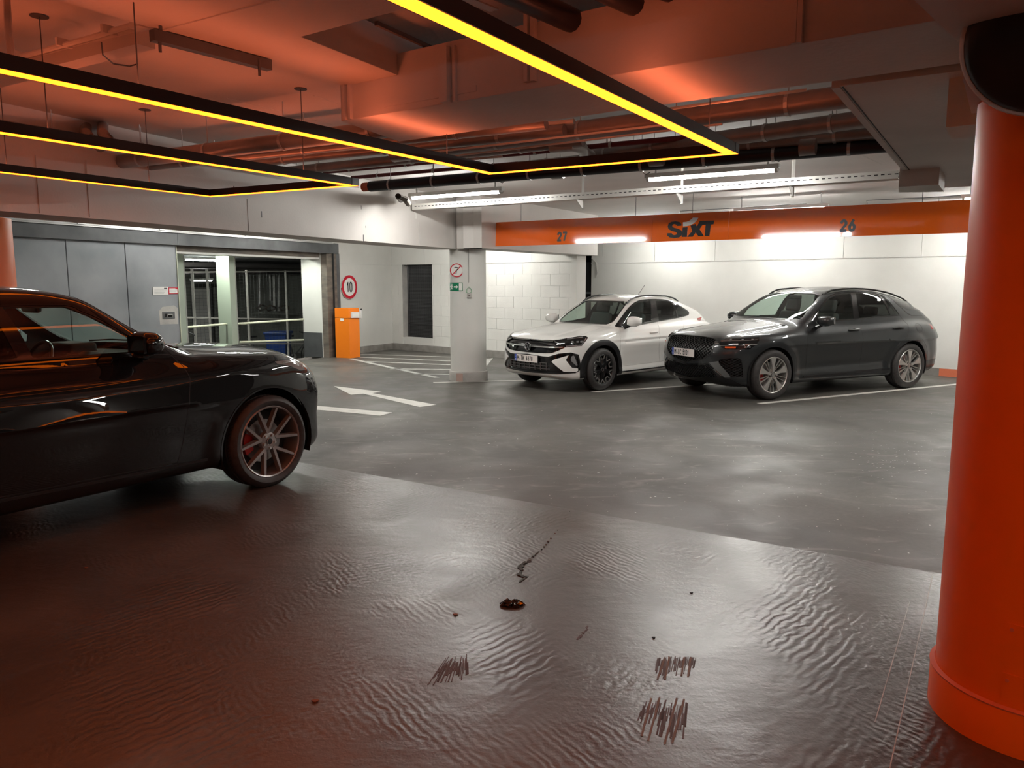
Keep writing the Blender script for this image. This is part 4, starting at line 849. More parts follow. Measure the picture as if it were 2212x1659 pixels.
for k, (s, d_, z_) in enumerate(((3.4, .5, 2.262), (5.2, .5, 2.262), (6.4, 3.6, 2.24), (4.2, 7.6, 2.2))): lamp(BK(s, d_, z_), BK(s + 1.3, d_, z_), ('first added tube lamp high inside the gate opening', 'second added tube lamp high inside the gate opening', 'added tube lamp above the blue bin', 'added tube lamp at the hall back wall')[k], 'hall_fill_glow', name='hall_lamp')  # extra lamps added out of sight to brighten the hall
P, Q = dz(418, 640, 9.9), dz(455, 640, 9.9); MB().prism([P * 1 + UP * (ZF - P.z), Q + UP * (ZF - Q.z), Q + UP * (ZF - Q.z) + GN * .04, P + UP * (ZF - P.z) + GN * .04], (0, 0, 2.3)).build('light_door', 'sign_white', wbk_)
fr_ = MB(); 
for u in (416, 457): P = dz(u, 640, 9.8); fr_.bar(Vector((P.x, P.y, ZF)), Vector((P.x, P.y, ZF + 2.4)), .08, .08)
P, Q = dz(416, 640, 9.8), dz(470, 640, 9.8); fr_.bar(Vector((P.x, P.y, ZF + 2.42)), Vector((Q.x, Q.y, ZF + 2.42)), .08, .12); fr_.build('door_frame', 'room_dark', wbk_)
# pipes that drop down the back wall, foil lagged
for i, (u, va, vb, r_) in enumerate(((559, 570, 670, .05), (582, 570, 650, .06), (590, 575, 672, .10), (600, 560, 672, .07), (633, 570, 670, .05), (643, 570, 672, .05))):
    tag(MB().tube([dz(u, va, 7.5), dz(u + 1, (va + vb) / 2, 7.5), dz(u + 2, vb, 7.5)], r_, 8).build('drop_pipe', 'foil' if i < 4 else 'pipe_metal', None, smooth=True), ('slim foil pipe standing apart, first of the row in the lower hall', 'foil wrapped pipe second in the row in the lower hall', 'widest foil wrapped pipe in the lower hall', 'tall foil wrapped pipe beside the widest one in the lower hall', 'plain pipe behind the fence post in the lower hall', 'last plain pipe of the row in the lower hall')[i], 'pipe', 'pipes in the lower hall')
for i, v in enumerate((571, 576, 582, 588)):
    tag(MB().tube([dz(392, v, 5 + i * .5), dz(668, v + 4, 5 + i * .5)], .07 - .01 * i, 8).build('hall_pipe', 'pipe_dark', None, smooth=True), ('thick dark pipe highest under the lower hall ceiling', 'second dark pipe under the lower hall ceiling', 'third dark pipe under the lower hall ceiling', 'lowest thin dark pipe under the lower hall ceiling')[i], 'pipe', 'pipes under the lower hall ceiling')
# blue wheeled bin
bc = dz(602, 740, 3.9); bc = Vector((bc.x, bc.y, ZF)); bz = dz(602, 716, 3.9).z - ZF
bn_ = root('wheeled_bin', bc, 'blue wheeled bin with closed lid in the lower hall behind the rails', 'bin')
s0_, s1_ = .22, .30
MB().add([(bc.x + sx * k, bc.y + sy * k, bc.z + zz) for k, zz in ((s0_, .12), (s1_, bz - .06)) for sx, sy in ((-1, -1), (1, -1), (1, 1), (-1, 1))], [(0, 1, 2, 3), (7, 6, 5, 4), (0, 4, 5, 1), (1, 5, 6, 2), (2, 6, 7, 3), (3, 7, 4, 0)]).build('body', 'blue_plastic', bn_, bevel=.02)
MB().box((bc.x - .33, bc.y - .34, bc.z + bz - .07), (bc.x + .33, bc.y + .34, bc.z + bz)).build('lid', 'blue_plastic', bn_, bevel=.025)
for sx in (-1, 1): MB().lathe([(0, -.03), (.11, -.03), (.11, .03), (0, .03)], 16, (bc.x + sx * .2, bc.y + .22, bc.z + .11), ax='x').build('wheel', 'rubber', bn_, smooth=True)
# bicycles leaning in the lower hall
def bicycle(c, d, lab, col='dark_steel'):
    b_ = root('bicycle', c, lab, 'bicycle', 'bicycles in the lower hall'); R_ = .34; d = d.normalized(); sdv = Vector((-d.y, d.x, 0))
    P = lambda x, z: c + d * x + UP * z
    for x in (-.52, .52):
        rim = [P(x, R_) + d * (R_ * math.cos(t * math.pi / 12)) + UP * (R_ * math.sin(t * math.pi / 12)) for t in range(24)]
        tw = MB().tube(rim, .02, 6, closed=True).build('wheel', 'rubber', b_, smooth=True)
        sp_ = MB()
        for t in range(12): sp_.bar(P(x, R_), P(x, R_) + d * (R_ * .95 * math.cos(t * math.pi / 6)) + UP * (R_ * .95 * math.sin(t * math.pi / 6)), .004, .004)
        sp_.build('spokes', 'galv', tw, sub=b_.location)
    m = MB()
    for (x0, z0, x1, z1) in ((-.52, R_, -.08, .30), (-.08, .30, -.22, .86), (-.52, R_, -.2, .80), (-.2, .78, .36, .84), (-.08, .30, .38, .76), (.34, .92, .52, R_)): m.tube([P(x0, z0), P(x1, z1)], .018, 6)
    m.build('frame', col, b_, smooth=True)
    MB().prism([P(-.34, .90) + sdv * .07, P(-.34, .90) - sdv * .07, P(-.06, .90) - sdv * .02, P(-.06, .90) + sdv * .02], (0, 0, .05)).build('saddle', 'black_plastic', b_)
    MB().tube([P(.30, 1.02) + sdv * .28, P(.36, .98) + sdv * .1, P(.36, .98) - sdv * .1, P(.30, 1.02) - sdv * .28], .014, 6).build('handlebar', 'black_plastic', b_, smooth=True)
    MB().lathe([(0, -.01), (.09, -.01), (.09, .01), (0, .01)], 16, tuple(P(-.08, .30)), ax='y').build('chainring', 'galv', b_)
for k, (u, dpt, lab) in enumerate(((556, 5.4, 'dark bicycle to one side of the blue bin in the lower hall'), (635, 4.6, 'dark bicycle standing past the blue bin, nearest the white jamb'))):
    P = depth_pt(u, dpt); bicycle(Vector((P.x, P.y, ZF + (.0))), GD * 1 + GN * .4, lab)
def hooked(u, v, lab):
    P = dz(u, v, 7.2); r_ = root('hanging_bicycle_part', P, lab, 'bicycle part', 'bicycle parts on the wall shelf')
    MB().tube([P + GD * .25 + UP * .02, P + UP * .1, P - GD * .25, P - GD * .1 - UP * .08, P + GD * .2 - UP * .05], .03, 6, closed=True).build('frame', 'rust_steel', r_, smooth=True)
hooked(566, 665, 'brownish bicycle part on the ledge under the slim foil pipe'); hooked(584, 666, 'brownish bicycle part on the ledge below the foil pipes'); hooked(614, 665, 'dark bicycle part on the ledge behind the fence post'); hooked(660, 668, 'dark bicycle part on the ledge nearest the white jamb')
P, Q = dz(560, 676, 7.4), dz(672, 680, 7.4); tag(MB().bar(P, Q, .5, .06).build('ledge', 'room_wall'), 'concrete ledge along the wall of the lower hall', 'ledge')
# ------------------------------------------------------------------ small things on the floor
def blob(name, cx_, cy_, pts, mat, lab, cat, z=.006, h=.004):
    m = MB().prism([at(u, v, z - .001) for u, v in pts], (0, 0, h)); return tag(m.build(name, mat), lab, cat)
T6 = lambda *p: [(800 + x / 1.7696, 1000 + y / 1.7696) for x, y in p]
def spill(path, w_, lab, seed):
    """run of liquid made of overlapping ragged pools along a path"""
    rr = random.Random(seed); P = T6(*path); m = MB(); k = 0
    for a, b, wa, wb in zip(P[:-1], P[1:], w_[:-1], w_[1:]):
        n = 7
        for i in range(n):
            t_ = i / n; u, v, ww = a[0] + (b[0] - a[0]) * t_, a[1] + (b[1] - a[1]) * t_, wa + (wb - wa) * t_
            c = at(u + rr.gauss(0, ww * .25), v + rr.gauss(0, ww * .15), .0052); s = ww / 1660 * c.length * rr.uniform(.5, .9)
            m.prism([c + Vector((s * rr.uniform(.55, 1.3) * math.cos(q * .785), s * rr.uniform(.55, 1.3) * math.sin(q * .785), 0)) for q in range(8)], (0, 0, .0016 + .00005 * k)); k += 1
    return tag(m.build('tar_spill', 'tar_black'), lab, 'spill')
spill(((645, 338), (625, 355), (604, 374), (584, 388), (572, 398), (576, 412), (568, 428), (580, 436), (598, 434)), (2, 4, 5, 6, 7, 5, 6, 5, 3), 'narrow black spill across the glossy floor, main streak', 4)
spill(((603, 434), (590, 442), (575, 450), (567, 457)), (2, 4, 4, 3), 'small black spill patch just below the main streak', 9)
for i, (x, y, r_) in enumerate(((690, 290, 2.2), (680, 302, 3), (672, 314, 2), (664, 322, 2.5), (655, 332, 2.2), (706, 270, 1.5), (716, 258, 1.2), (744, 214, 1), (762, 186, 1))):
    blob('tar_drop', 0, 0, T6(*[(x + r_ * 1.5 * math.cos(t), y + r_ * math.sin(t)) for t in (0, .9, 1.8, 2.7, 3.6, 4.5, 5.4)]), 'tar_black', 'tiny black drop, %s in the trail counted from the dashed upper end of the black streak' % ('sixth', 'fifth', 'fourth', 'third', 'second', 'seventh', 'eighth', 'ninth', 'last')[i] if False else ('black drop %s in the thinning trail above the main streak' % ('fifth up', 'fourth up', 'third up', 'second up', 'first and nearest', 'sixth up', 'seventh up', 'next to last', 'last and farthest')[i]), 'spill')['group'] = 'drops of the black spill trail'
cc_ = at(1108, 1306, .006); fb = MB(); rr = random.Random(5); na, nr = 18, 5; V_ = []
for r_i in range(nr):
    for a_i in range(na):
        q = a_i * 2 * math.pi / na; R_ = .062 * (1 - r_i / nr) * rr.uniform(.75, 1.15); V_.append(cc_ + Vector((R_ * 1.1 * math.cos(q), R_ * .85 * math.sin(q), 0 if r_i == 0 else rr.uniform(.004, .022))))
V_.append(cc_ + UP * .02)
fb.add([tuple(p) for p in V_], [(r_i * na + a_i, r_i * na + (a_i + 1) % na, (r_i + 1) * na + (a_i + 1) % na) for r_i in range(nr - 1) for a_i in range(na)] + [(r_i * na + a_i, (r_i + 1) * na + (a_i + 1) % na, (r_i + 1) * na + a_i) for r_i in range(nr - 1) for a_i in range(na)] + [((nr - 1) * na + a_i, (nr - 1) * na + (a_i + 1) % na, nr * na) for a_i in range(na)])
tag(fb.build('foil_scrap', 'black_gloss'), 'crumpled shiny dark scrap below the black spill', 'scrap')
def leaf(u, v, s, lab, mat='leaf_brown'):
    c = at(u, v, .006); m = MB().prism([c + Vector((s * math.cos(t) * (1 + .3 * math.sin(3 * t)), s * .7 * math.sin(t), 0)) for t in [k * .7 for k in range(9)]], (0, 0, .004)); return tag(m.build('leaf', mat), lab, 'leaf')
leaf(681, 1515, .014, 'small curled brown leaf alone on the dark near floor'); leaf(984, 1328, .012, 'tiny reddish leaf on the floor beyond the black scrap'); leaf(186, 1227, .010, 'tiny pale leaf on the dark floor beneath the black car')
leaf(1412, 1378, .008, 'tiny dark grit near the middle of the glossy floor', 'black_matt'); leaf(1494, 1281, .008, 'dark grit speck on the glossy floor towards the orange column', 'black_matt')
chips = MB(); rnd = random.Random(3)
for k in range(190):
    if k < 90: u, v = rnd.gauss(1920, 50), rnd.gauss(985, 28)
    else: u, v = rnd.uniform(700, 2040), rnd.uniform(885, 1140)
    if v > 1000 + (u - 650) * .17 - 14 or u > 2020: continue
    c = at(u, v, .0006); s = rnd.uniform(.003, .009); a0_ = rnd.uniform(0, 3)
    chips.prism([c + Vector((s * math.cos(a0_ + t) * rnd.uniform(.7, 1.6), s * math.sin(a0_ + t) * .8, 0)) for t in (0, 1.2, 2.5, 3.8, 5)], (0, 0, .0015))
ch = chips.build('paint_chips', 'chip_white'); tag(ch, 'scattered pale paint chips on the dark asphalt floor', 'chips', kind='stuff')
# worn scrapes in the coating, bare reddish tyre-striped patches
def scrape(quad, n, lab):
    (a, b, c, d) = [at(u, v, .0045) for u, v in quad]
    m = MB(); rr = random.Random(len(lab))
    for k in range(n):
        t0_, t1_ = (k + rr.uniform(0, .5)) / n, (k + rr.uniform(.9, 1.5)) / n; e0_ = rr.uniform(0, .45) if len(lab) % 2 else rr.uniform(0, .22); e1_ = e0_ + rr.uniform(.25, .95 - e0_)
        P0, P1, Q0, Q1 = a.lerp(b, t0_), a.lerp(b, t1_), d.lerp(c, t0_), d.lerp(c, t1_)
        m.prism([P0.lerp(Q0, e0_), P1.lerp(Q1, e0_), P1.lerp(Q1, e1_), P0.lerp(Q0, e1_)], (0, 0, .0008))
    o = m.build('scrape_patch', 'scrape', fl); o['kind'] = 'stuff'; return o
principled('scrape', (.075, .042, .036), .6, spec=.35)
scrape([(1392, 1508), (1486, 1512), (1478, 1612), (1366, 1580)], 34, 'tyre striped bare patch'); scrape([(1420, 1418), (1505, 1418), (1496, 1465), (1410, 1470)], 30, 'upper bare patch'); scrape([(1240, 1380), (1268, 1352), (1275, 1358), (1252, 1384)], 7, 'x'); scrape([(965, 1418), (1010, 1410), (1012, 1470), (915, 1490)], 26, 'left bare')
principled('tread_pale', (.2, .18, .155), .7, spec=.2)
for (u0, v0, u1, v1) in ((1407, 1508, 1386, 1590), (1425, 1506, 1400, 1600), (1462, 1508, 1435, 1608), (1478, 1510, 1452, 1605), (1436, 1420, 1420, 1468), (1446, 1418, 1436, 1468), (1478, 1420, 1472, 1460), (1492, 1420, 1486, 1462)):
    MB().bar(at(u0, v0, .0055), at(u1, v1, .0055), .008, .0008).build('tyre_print', 'tread_pale', fl)
# ================================================================== CARS: outer skin as a smooth field, meshed, then cut along panel lines
# ---------- smooth tables ----------
class Tab:
    """monotone cubic through (x, y) pairs, sampled to a fine table"""
    def __init__(s, *p):
        x=np.array(p[0::2],float); y=np.array(p[1::2],float)
        h=np.diff(x); d=np.diff(y)/h; m=np.zeros(len(x))
        for i in range(1,len(x)-1):
            if d[i-1]*d[i]>0:
                w1=2*h[i]+h[i-1]; w2=h[i]+2*h[i-1]; m[i]=(w1+w2)/(w1/d[i-1]+w2/d[i])
        m[0]=d[0]; m[-1]=d[-1]
        X=np.linspace(x[0],x[-1],600); i=np.clip(np.searchsorted(x,X,side='right')-1,0,len(x)-2)
        t=(X-x[i])/h[i]
        s.Y=((2*t**3-3*t**2+1)*y[i]+(t**3-2*t**2+t)*h[i]*m[i]+(-2*t**3+3*t**2)*y[i+1]+(t**3-t**2)*h[i]*m[i+1])
        s.X=X
        s.e0=d[0]; s.e1=d[-1]
    def __call__(s,v):
        v=np.asarray(v,float)
        r=np.interp(v,s.X,s.Y)
        return r+np.where(v<s.X[0],(v-s.X[0])*s.e0,0)+np.where(v>s.X[-1],(v-s.X[-1])*s.e1,0)
def smax(a,b,k):
    h=np.maximum(k-np.abs(a-b),0)/k
    return np.maximum(a,b)+h*h*k*.25
def smin(a,b,k): return -smax(-a,-b,k)
def sstep(a,b,x):
    t=np.clip((x-a)/(b-a),0,1); return t*t*(3-2*t)

class CarShape:
    """the painted outer skin of a car as a signed field; s runs from the nose rearward, y to the left, z up"""
    def __init__(c, **k): c.__dict__.update(k)
    def lower(c,s,y,z):
        a=np.abs(y)
        ar=0
        for ax in (c.fo,c.fo+c.wb):
            d=np.hypot(s-ax,z-c.wr)
            ar=ar+c.flare*(sstep(c.ar+.17,c.ar+.03,d))*sstep(c.wr*.4,c.wr*.9,z)
        side=a-(c.Wp(s)+c.V(z)+ar+c.crease(s,z))
        top=z-(c.T0(s)-c.crown(s)*(a/.8)**2-c.hoodf(s,a))
        fr=(c.F0(z)+c.Fc(a)-s)
        g=c.Fc(a+.01)-c.Fc(a); fr=fr/np.sqrt(1+(g*100)**2)
        rr=(s-(c.L-c.R0(z)-c.Rc(a)))
        g=c.Rc(a+.01)-c.Rc(a); rr=rr/np.sqrt(1+(g*100)**2)
        bot=c.zb(s)-z
        f=smax(side,top,c.ks)
        f=smax(f,fr,c.kf); f=smax(f,rr,.1)
        return smax(f,bot,.05)
    def upper(c,s,y,z):
        a=np.abs(y)
        g=(c.Sw(z+.01)-c.Sw(z))*100
        w=(c.Sw(z)+c.wc*(a/.7)**2-s)/np.sqrt(1+g*g)
        side=(a-(c.Wg(s)+c.TG(z)))*.93
        roof=z-(c.R0f(s)-c.rc*(a/.6)**2)
        g=(c.Sr(z+.01)-c.Sr(z))*100
        r=(s-(c.Sr(z)-.10*(a/.7)**2))/np.sqrt(1+g*g)
        f=smax(side,w,c.kp); f=smax(f,roof,c.kr); f=smax(f,r,.09)
        return np.maximum(f,.8-z)
    def f(c,s,y,z):
        return smin(c.lower(s,y,z),c.upper(s,y,z),c.ku)
    def grad(c,P,e=2e-3):
        s,y,z=P.T
        G=np.stack([c.f(s+e,y,z)-c.f(s-e,y,z),c.f(s,y+e,z)-c.f(s,y-e,z),c.f(s,y,z+e)-c.f(s,y,z-e)],1)/(2*e)
        return G
    def snap(c,P,n=6):
        P0=P; P=P.copy()
        for _ in range(n):
            G=c.grad(P); v=c.f(*P.T); q=(G*G).sum(1)+1e-9
            st=(-v/q)[:,None]*G; l=np.linalg.norm(st,axis=1,keepdims=True)
            P+=.8*st*np.minimum(1,.03/np.maximum(l,1e-9))
        D=P-P0; l=np.linalg.norm(D,axis=1,keepdims=True)
        return P0+D*np.minimum(1,.035/np.maximum(l,1e-9))
    def mesh(c,h=.03,smax_=None):
        L=smax_ or c.L
        xs=np.arange(-.05,L+.1,h); ys=np.arange(-1.05,1.0501,h); ys=ys-ys.mean(); zs=np.arange(.1,c.H+.1,h)
        X,Y,Z=np.meshgrid(xs,ys,zs,indexing='ij')
        F=c.f(X,Y,Z); S=F<0
        n=S[:-1,:-1,:-1].astype(int)
        cnt=np.zeros(n.shape,int); acc=np.zeros(n.shape+(3,))
        for ax in range(3):
            for o1 in (0,1):
                for o2 in (0,1):
                    o=[0,0,0]; q=[k for k in range(3) if k!=ax]; o[q[0]]=o1;o[q[1]]=o2
                    sl=lambda d:tuple(slice(o[k]+(d if k==ax else 0),o[k]+(d if k==ax else 0)+F.shape[k]-1) for k in range(3))
                    A=F[sl(0)];B=F[sl(1)]; m=(A<0)!=(B<0)
                    t=np.where(m,A/np.where(m,A-B,1),0)
                    p=np.zeros(n.shape+(3,)); p[...,q[0]]=o1;p[...,q[1]]=o2;p[...,ax]=t
                    cnt+=m; acc+=p*m[...,None]
        act=cnt>0
        idx=-np.ones(n.shape,int); idx[act]=np.arange(act.sum())
        I=np.argwhere(act)
        P=(I+acc[act]/cnt[act][:,None])*h+np.array([xs[0],ys[0],zs[0]])
        quads=[]
        for ax in range(3):
            q=[(ax+1)%3,(ax+2)%3]
            sA=[slice(None)]*3;sB=[slice(None)]*3
            sA[ax]=slice(0,-1);sB[ax]=slice(1,None)
            m=S[tuple(sA)]!=S[tuple(sB)]
            E=np.argwhere(m)
            ok=(E[:,q[0]]>0)&(E[:,q[1]]>0)&(E[:,q[0]]<n.shape[q[0]])&(E[:,q[1]]<n.shape[q[1]])
            E=E[ok]; ins=S[tuple(E.T)]
            def cell(d0,d1):
                C=E.copy();C[:,q[0]]-=d0;C[:,q[1]]-=d1; return idx[tuple(C.T)]
            Q=np.stack([cell(1,1),cell(0,1),cell(0,0),cell(1,0)],1)
            Q[~ins]=Q[~ins][:,::-1]
            quads.append(Q)
        Q=np.concatenate(quads); Q=Q[(Q>=0).all(1)]
        P=c.snap(P)
        return P,Q

def none(s,z): return 0
GV=CarShape(L=4.715,H=1.66,fo=.86,wb=2.875,wr=.365,ar=.415,flare=.02,ks=.14,kf=.10,kp=.10,kr=.10,ku=.05,wc=.13,rc=.05,
 Wp=Tab(0,.90,.5,.925,.9,.94,1.7,.92,2.6,.925,3.3,.94,3.8,.95,4.3,.93,4.75,.86),
 V=Tab(.2,-.08,.32,-.045,.42,-.05,.58,-.025,.72,-.004,.82,0,.92,-.012,1.0,-.04,1.1,-.1,1.3,-.3),
 T0=Tab(0,.80,.06,.875,.25,.945,.6,1.01,1.0,1.065,1.35,1.105,1.7,1.11,2.5,1.115,3.5,1.15,3.9,1.145,4.2,1.11,4.45,1.02,4.7,.87),
 crown=Tab(0,.03,.5,.05,1.3,.07,2,.07,4,.06),
 F0=Tab(.15,.2,.25,.09,.36,.03,.5,0,.65,.0,.78,.03,.88,.08,1.0,.25),
 Fc=Tab(0,0,.3,.012,.5,.045,.65,.10,.78,.20,.87,.36,.93,.60,.98,1.0),
 R0=Tab(.2,.2,.36,.03,.55,0,.7,.02,.9,.045,1.02,.09,1.1,.15,1.3,.3),
 Rc=Tab(0,0,.4,.015,.6,.05,.75,.12,.86,.26,.94,.6),
 zb=Tab(0,.26,.3,.2,1.5,.21,3.5,.22,4.3,.25,4.75,.36),
 Sw=Tab(.95,1.08,1.05,1.25,1.15,1.41,1.3,1.65,1.45,1.92,1.55,2.15,1.6,2.35,1.7,2.85),
 R0f=Tab(1.6,1.49,2.0,1.575,2.4,1.62,2.8,1.632,3.2,1.605,3.6,1.54,3.9,1.46,4.1,1.41,4.3,1.36),
 Sr=Tab(.9,4.66,1.0,4.62,1.08,4.57,1.16,4.46,1.25,4.33,1.33,4.18,1.38,4.16,1.6,4.16),
 Wg=Tab(1.2,.80,1.8,.835,2.5,.85,3.4,.845,4.0,.80,4.6,.72),
 TG=Tab(.9,.06,1.05,0,1.2,-.05,1.35,-.115,1.45,-.17,1.55,-.24,1.65,-.33),
 crease=none, hoodf=lambda s,a:0)
def hood_gv(s,a):
    return .02*np.exp(-((a-.62)/.05)**2)*sstep(1.35,1.0,s)*sstep(0,.3,s)
GV.hoodf=hood_gv
def cr_gv(s,z):
    # a low diagonal crease that pulls the lower doors in
    zc=.40+.05*np.clip((s-1.3)/2,0,1)
    return -.012*np.exp(-((z-zc-.03)/.05)**2)*sstep(1.3,1.6,s)*sstep(3.4,3.1,s)
GV.crease=cr_gv
VW=CarShape(L=4.266,H=1.53,fo=.83,wb=2.556,wr=.335,ar=.385,flare=.015,ks=.10,kf=.09,kp=.08,kr=.09,ku=.04,wc=.12,rc=.045,
 Wp=Tab(0,.84,.5,.855,.85,.87,1.6,.86,2.5,.865,3.2,.875,3.6,.875,4.0,.85,4.3,.80),
 V=Tab(.15,-.06,.28,-.02,.36,-.035,.5,-.03,.62,-.012,.70,0,.76,-.004,.82,-.018,.95,-.05,1.05,-.1,1.3,-.25),
 T0=Tab(0,.74,.05,.80,.2,.865,.6,.935,.95,.985,1.2,1.015,1.6,1.02,2.5,1.04,3.4,1.06,3.75,1.04,4.0,.97,4.2,.8),
 crown=Tab(0,.02,.5,.045,1.2,.06,2,.06,4,.05),
 F0=Tab(.12,.22,.2,.08,.28,.02,.45,0,.6,.01,.72,.03,.8,.06,.95,.2),
 Fc=Tab(0,0,.3,.015,.5,.05,.62,.10,.72,.18,.80,.33,.86,.6,.9,1.0),
 R0=Tab(.2,.15,.36,.03,.5,0,.7,.03,.85,.06,1.0,.10,1.2,.3),
 Rc=Tab(0,0,.4,.02,.6,.06,.72,.14,.81,.3,.87,.6),
 zb=Tab(0,.24,.3,.2,1.5,.20,3.4,.20,4.0,.24,4.3,.34),
 Sw=Tab(.85,.93,.95,1.10,1.05,1.26,1.2,1.5,1.35,1.78,1.42,1.93,1.47,2.1,1.6,2.7),
 R0f=Tab(1.5,1.36,1.8,1.435,2.1,1.475,2.4,1.487,2.8,1.472,3.2,1.40,3.6,1.285,3.9,1.18),
 Sr=Tab(.85,4.2,1.0,4.08,1.1,3.98,1.17,3.9,1.25,3.89,1.4,4.0),
 Wg=Tab(1.0,.74,1.6,.765,2.2,.775,3.0,.765,3.5,.72,4.1,.62),
 TG=Tab(.85,.05,.95,0,1.1,-.05,1.25,-.115,1.35,-.17,1.45,-.24,1.55,-.32),
 crease=lambda s,z:-.010*np.exp(-((z-.735-.015*(s-1))/.018)**2)*sstep(1.0,1.3,s),
 hoodf=lambda s,a:-.012*sstep(.42,.36,a)*sstep(1.3,1.0,s)*sstep(.0,.35,s))
VE=CarShape(L=4.797,H=1.72,fo=.88,wb=2.874,wr=.385,ar=.455,flare=.012,ks=.13,kf=.12,kp=.10,kr=.10,ku=.05,wc=.13,rc=.05,
 Wp=Tab(0,.93,.5,.945,.9,.955,1.7,.94,2.6,.945,3.4,.955,3.9,.955,4.3,.93,4.8,.86),
 V=Tab(.2,-.09,.32,-.05,.42,-.035,.6,-.015,.78,0,.92,-.008,1.0,-.02,1.08,-.05,1.16,-.1,1.3,-.25),
 T0=Tab(0,.88,.05,.97,.2,1.055,.58,1.14,1.0,1.17,1.4,1.19,1.8,1.19,2.8,1.20,3.8,1.17,4.4,1.15,4.85,.95),
 crown=Tab(0,.03,.5,.05,1.3,.06,2,.06,4,.06),
 F0=Tab(.15,.16,.25,.06,.33,.02,.5,.02,.7,.0,.85,.04,.95,.12,1.1,.35),
 Fc=Tab(0,0,.3,.02,.5,.05,.65,.11,.78,.20,.87,.33,.94,.58,.99,1.0),
 R0=Tab(.2,.2,.36,.03,.55,0,.7,.02,.9,.045,1.02,.09,1.1,.15,1.3,.3),
 Rc=Tab(0,0,.4,.015,.6,.05,.75,.12,.86,.26,.94,.6),
 zb=Tab(0,.27,.3,.22,1.5,.25,3.5,.25,4.3,.28,4.8,.4),
 Sw=Tab(.95,1.0,1.08,1.22,1.17,1.38,1.34,1.69,1.5,1.94,1.6,2.08,1.66,2.22,1.72,2.5),
 R0f=Tab(1.8,1.57,2.1,1.655,2.5,1.69,2.9,1.695,3.3,1.675,3.8,1.61,4.3,1.53,4.6,1.46),
 Sr=Tab(.9,4.8,1.05,4.72,1.2,4.6,1.35,4.48,1.45,4.4,1.5,4.38,1.6,4.4),
 Wg=Tab(1.3,.83,1.8,.86,2.5,.87,3.4,.865,4.0,.82,4.6,.74),
 TG=Tab(.9,.06,1.1,0,1.25,-.05,1.4,-.115,1.5,-.17,1.6,-.24,1.7,-.33),
 crease=none, hoodf=lambda s,a:0)
class View:
    def __init__(s, kind, mir=False):
        if kind == 'S': H, V, D = (1, 0, 0), (0, 0, 1), (0, 1, 0)
        elif kind == 'F': H, V, D = (0, 1, 0), (0, 0, 1), (-1, 0, 0)
        elif kind == 'T': H, V, D = (0, 1, 0), (1, 0, 0), (0, 0, 1)
        elif kind == 'R': H, V, D = (0, 1, 0), (0, 0, 1), (1, 0, 0)
        else:
            t = math.radians(float(kind[1:])); H, V, D = (math.sin(t), math.cos(t), 0), (0, 0, 1), (-math.cos(t), math.sin(t), 0)
        m = np.array([1, -1 if mir else 1, 1.0]); s.H = np.array(H, float) * m; s.V = np.array(V, float) * m; s.D = np.array(D, float) * m
        s.any = False
    def plane(s, p, q):
        t = (q[0] - p[0], q[1] - p[1]); n = s.H * (-t[1]) + s.V * t[0]; return s.H * p[0] + s.V * p[1], n / np.linalg.norm(n)
def inpoly(u, v, poly):
    r = False; j = len(poly) - 1
    for i in range(len(poly)):
        a, b = poly[i], poly[j]
        if (a[1] > v) != (b[1] > v) and u < (b[0] - a[0]) * (v - a[1]) / (b[1] - a[1]) + a[0]: r = not r
        j = i
    return r
def smooth_poly(p, k=3, sharp=55):
    """rounds an outline between its sharp corners"""
    n = len(p); out = []
    P = [np.array(q, float) for q in p]
    def ang(i):
        a = P[i] - P[i - 1]; b = P[(i + 1) % n] - P[i]; return abs(math.degrees(math.atan2(a[0] * b[1] - a[1] * b[0], a @ b)))
    corner = [ang(i) > sharp for i in range(n)]
    for i in range(n):
        p1, p2 = P[i], P[(i + 1) % n]; p0 = P[i - 1] if not corner[i] else p1 - (p2 - p1) * .3; p3 = P[(i + 2) % n] if not corner[(i + 1) % n] else p2 + (p2 - p1) * .3
        for t in range(k):
            t /= k; out.append(tuple(.5 * ((2 * p1) + (-p0 + p2) * t + (2 * p0 - 5 * p1 + 4 * p2 - p3) * t * t + (-p0 + 3 * p1 - 3 * p2 + p3) * t ** 3)))
    return out
def project(c, view, pts, far=3.0):
    """points of a 2-D outline dropped on the skin along the view"""
    pts = np.array(pts, float); O = pts[:, :1] * view.H + pts[:, 1:] * view.V + view.D * far
    if abs(view.D[0]) > .3 and view.D[0] < 0: O = pts[:, :1] * view.H + pts[:, 1:] * view.V + view.D * 2.0
    t = np.linspace(0, far * 2.4, 700); out = []
    for o in O:
        Q = o - t[:, None] * view.D; F = c.f(*Q.T); i = int(np.argmax(F < 0))
        if F[i] >= 0: out.append(None); continue
        a, b = t[max(i - 1, 0)], t[i]
        for _ in range(12):
            m = (a + b) / 2
            if c.f(*(o - m * view.D)) < 0: b = m
            else: a = m
        out.append(o - b * view.D)
    return out
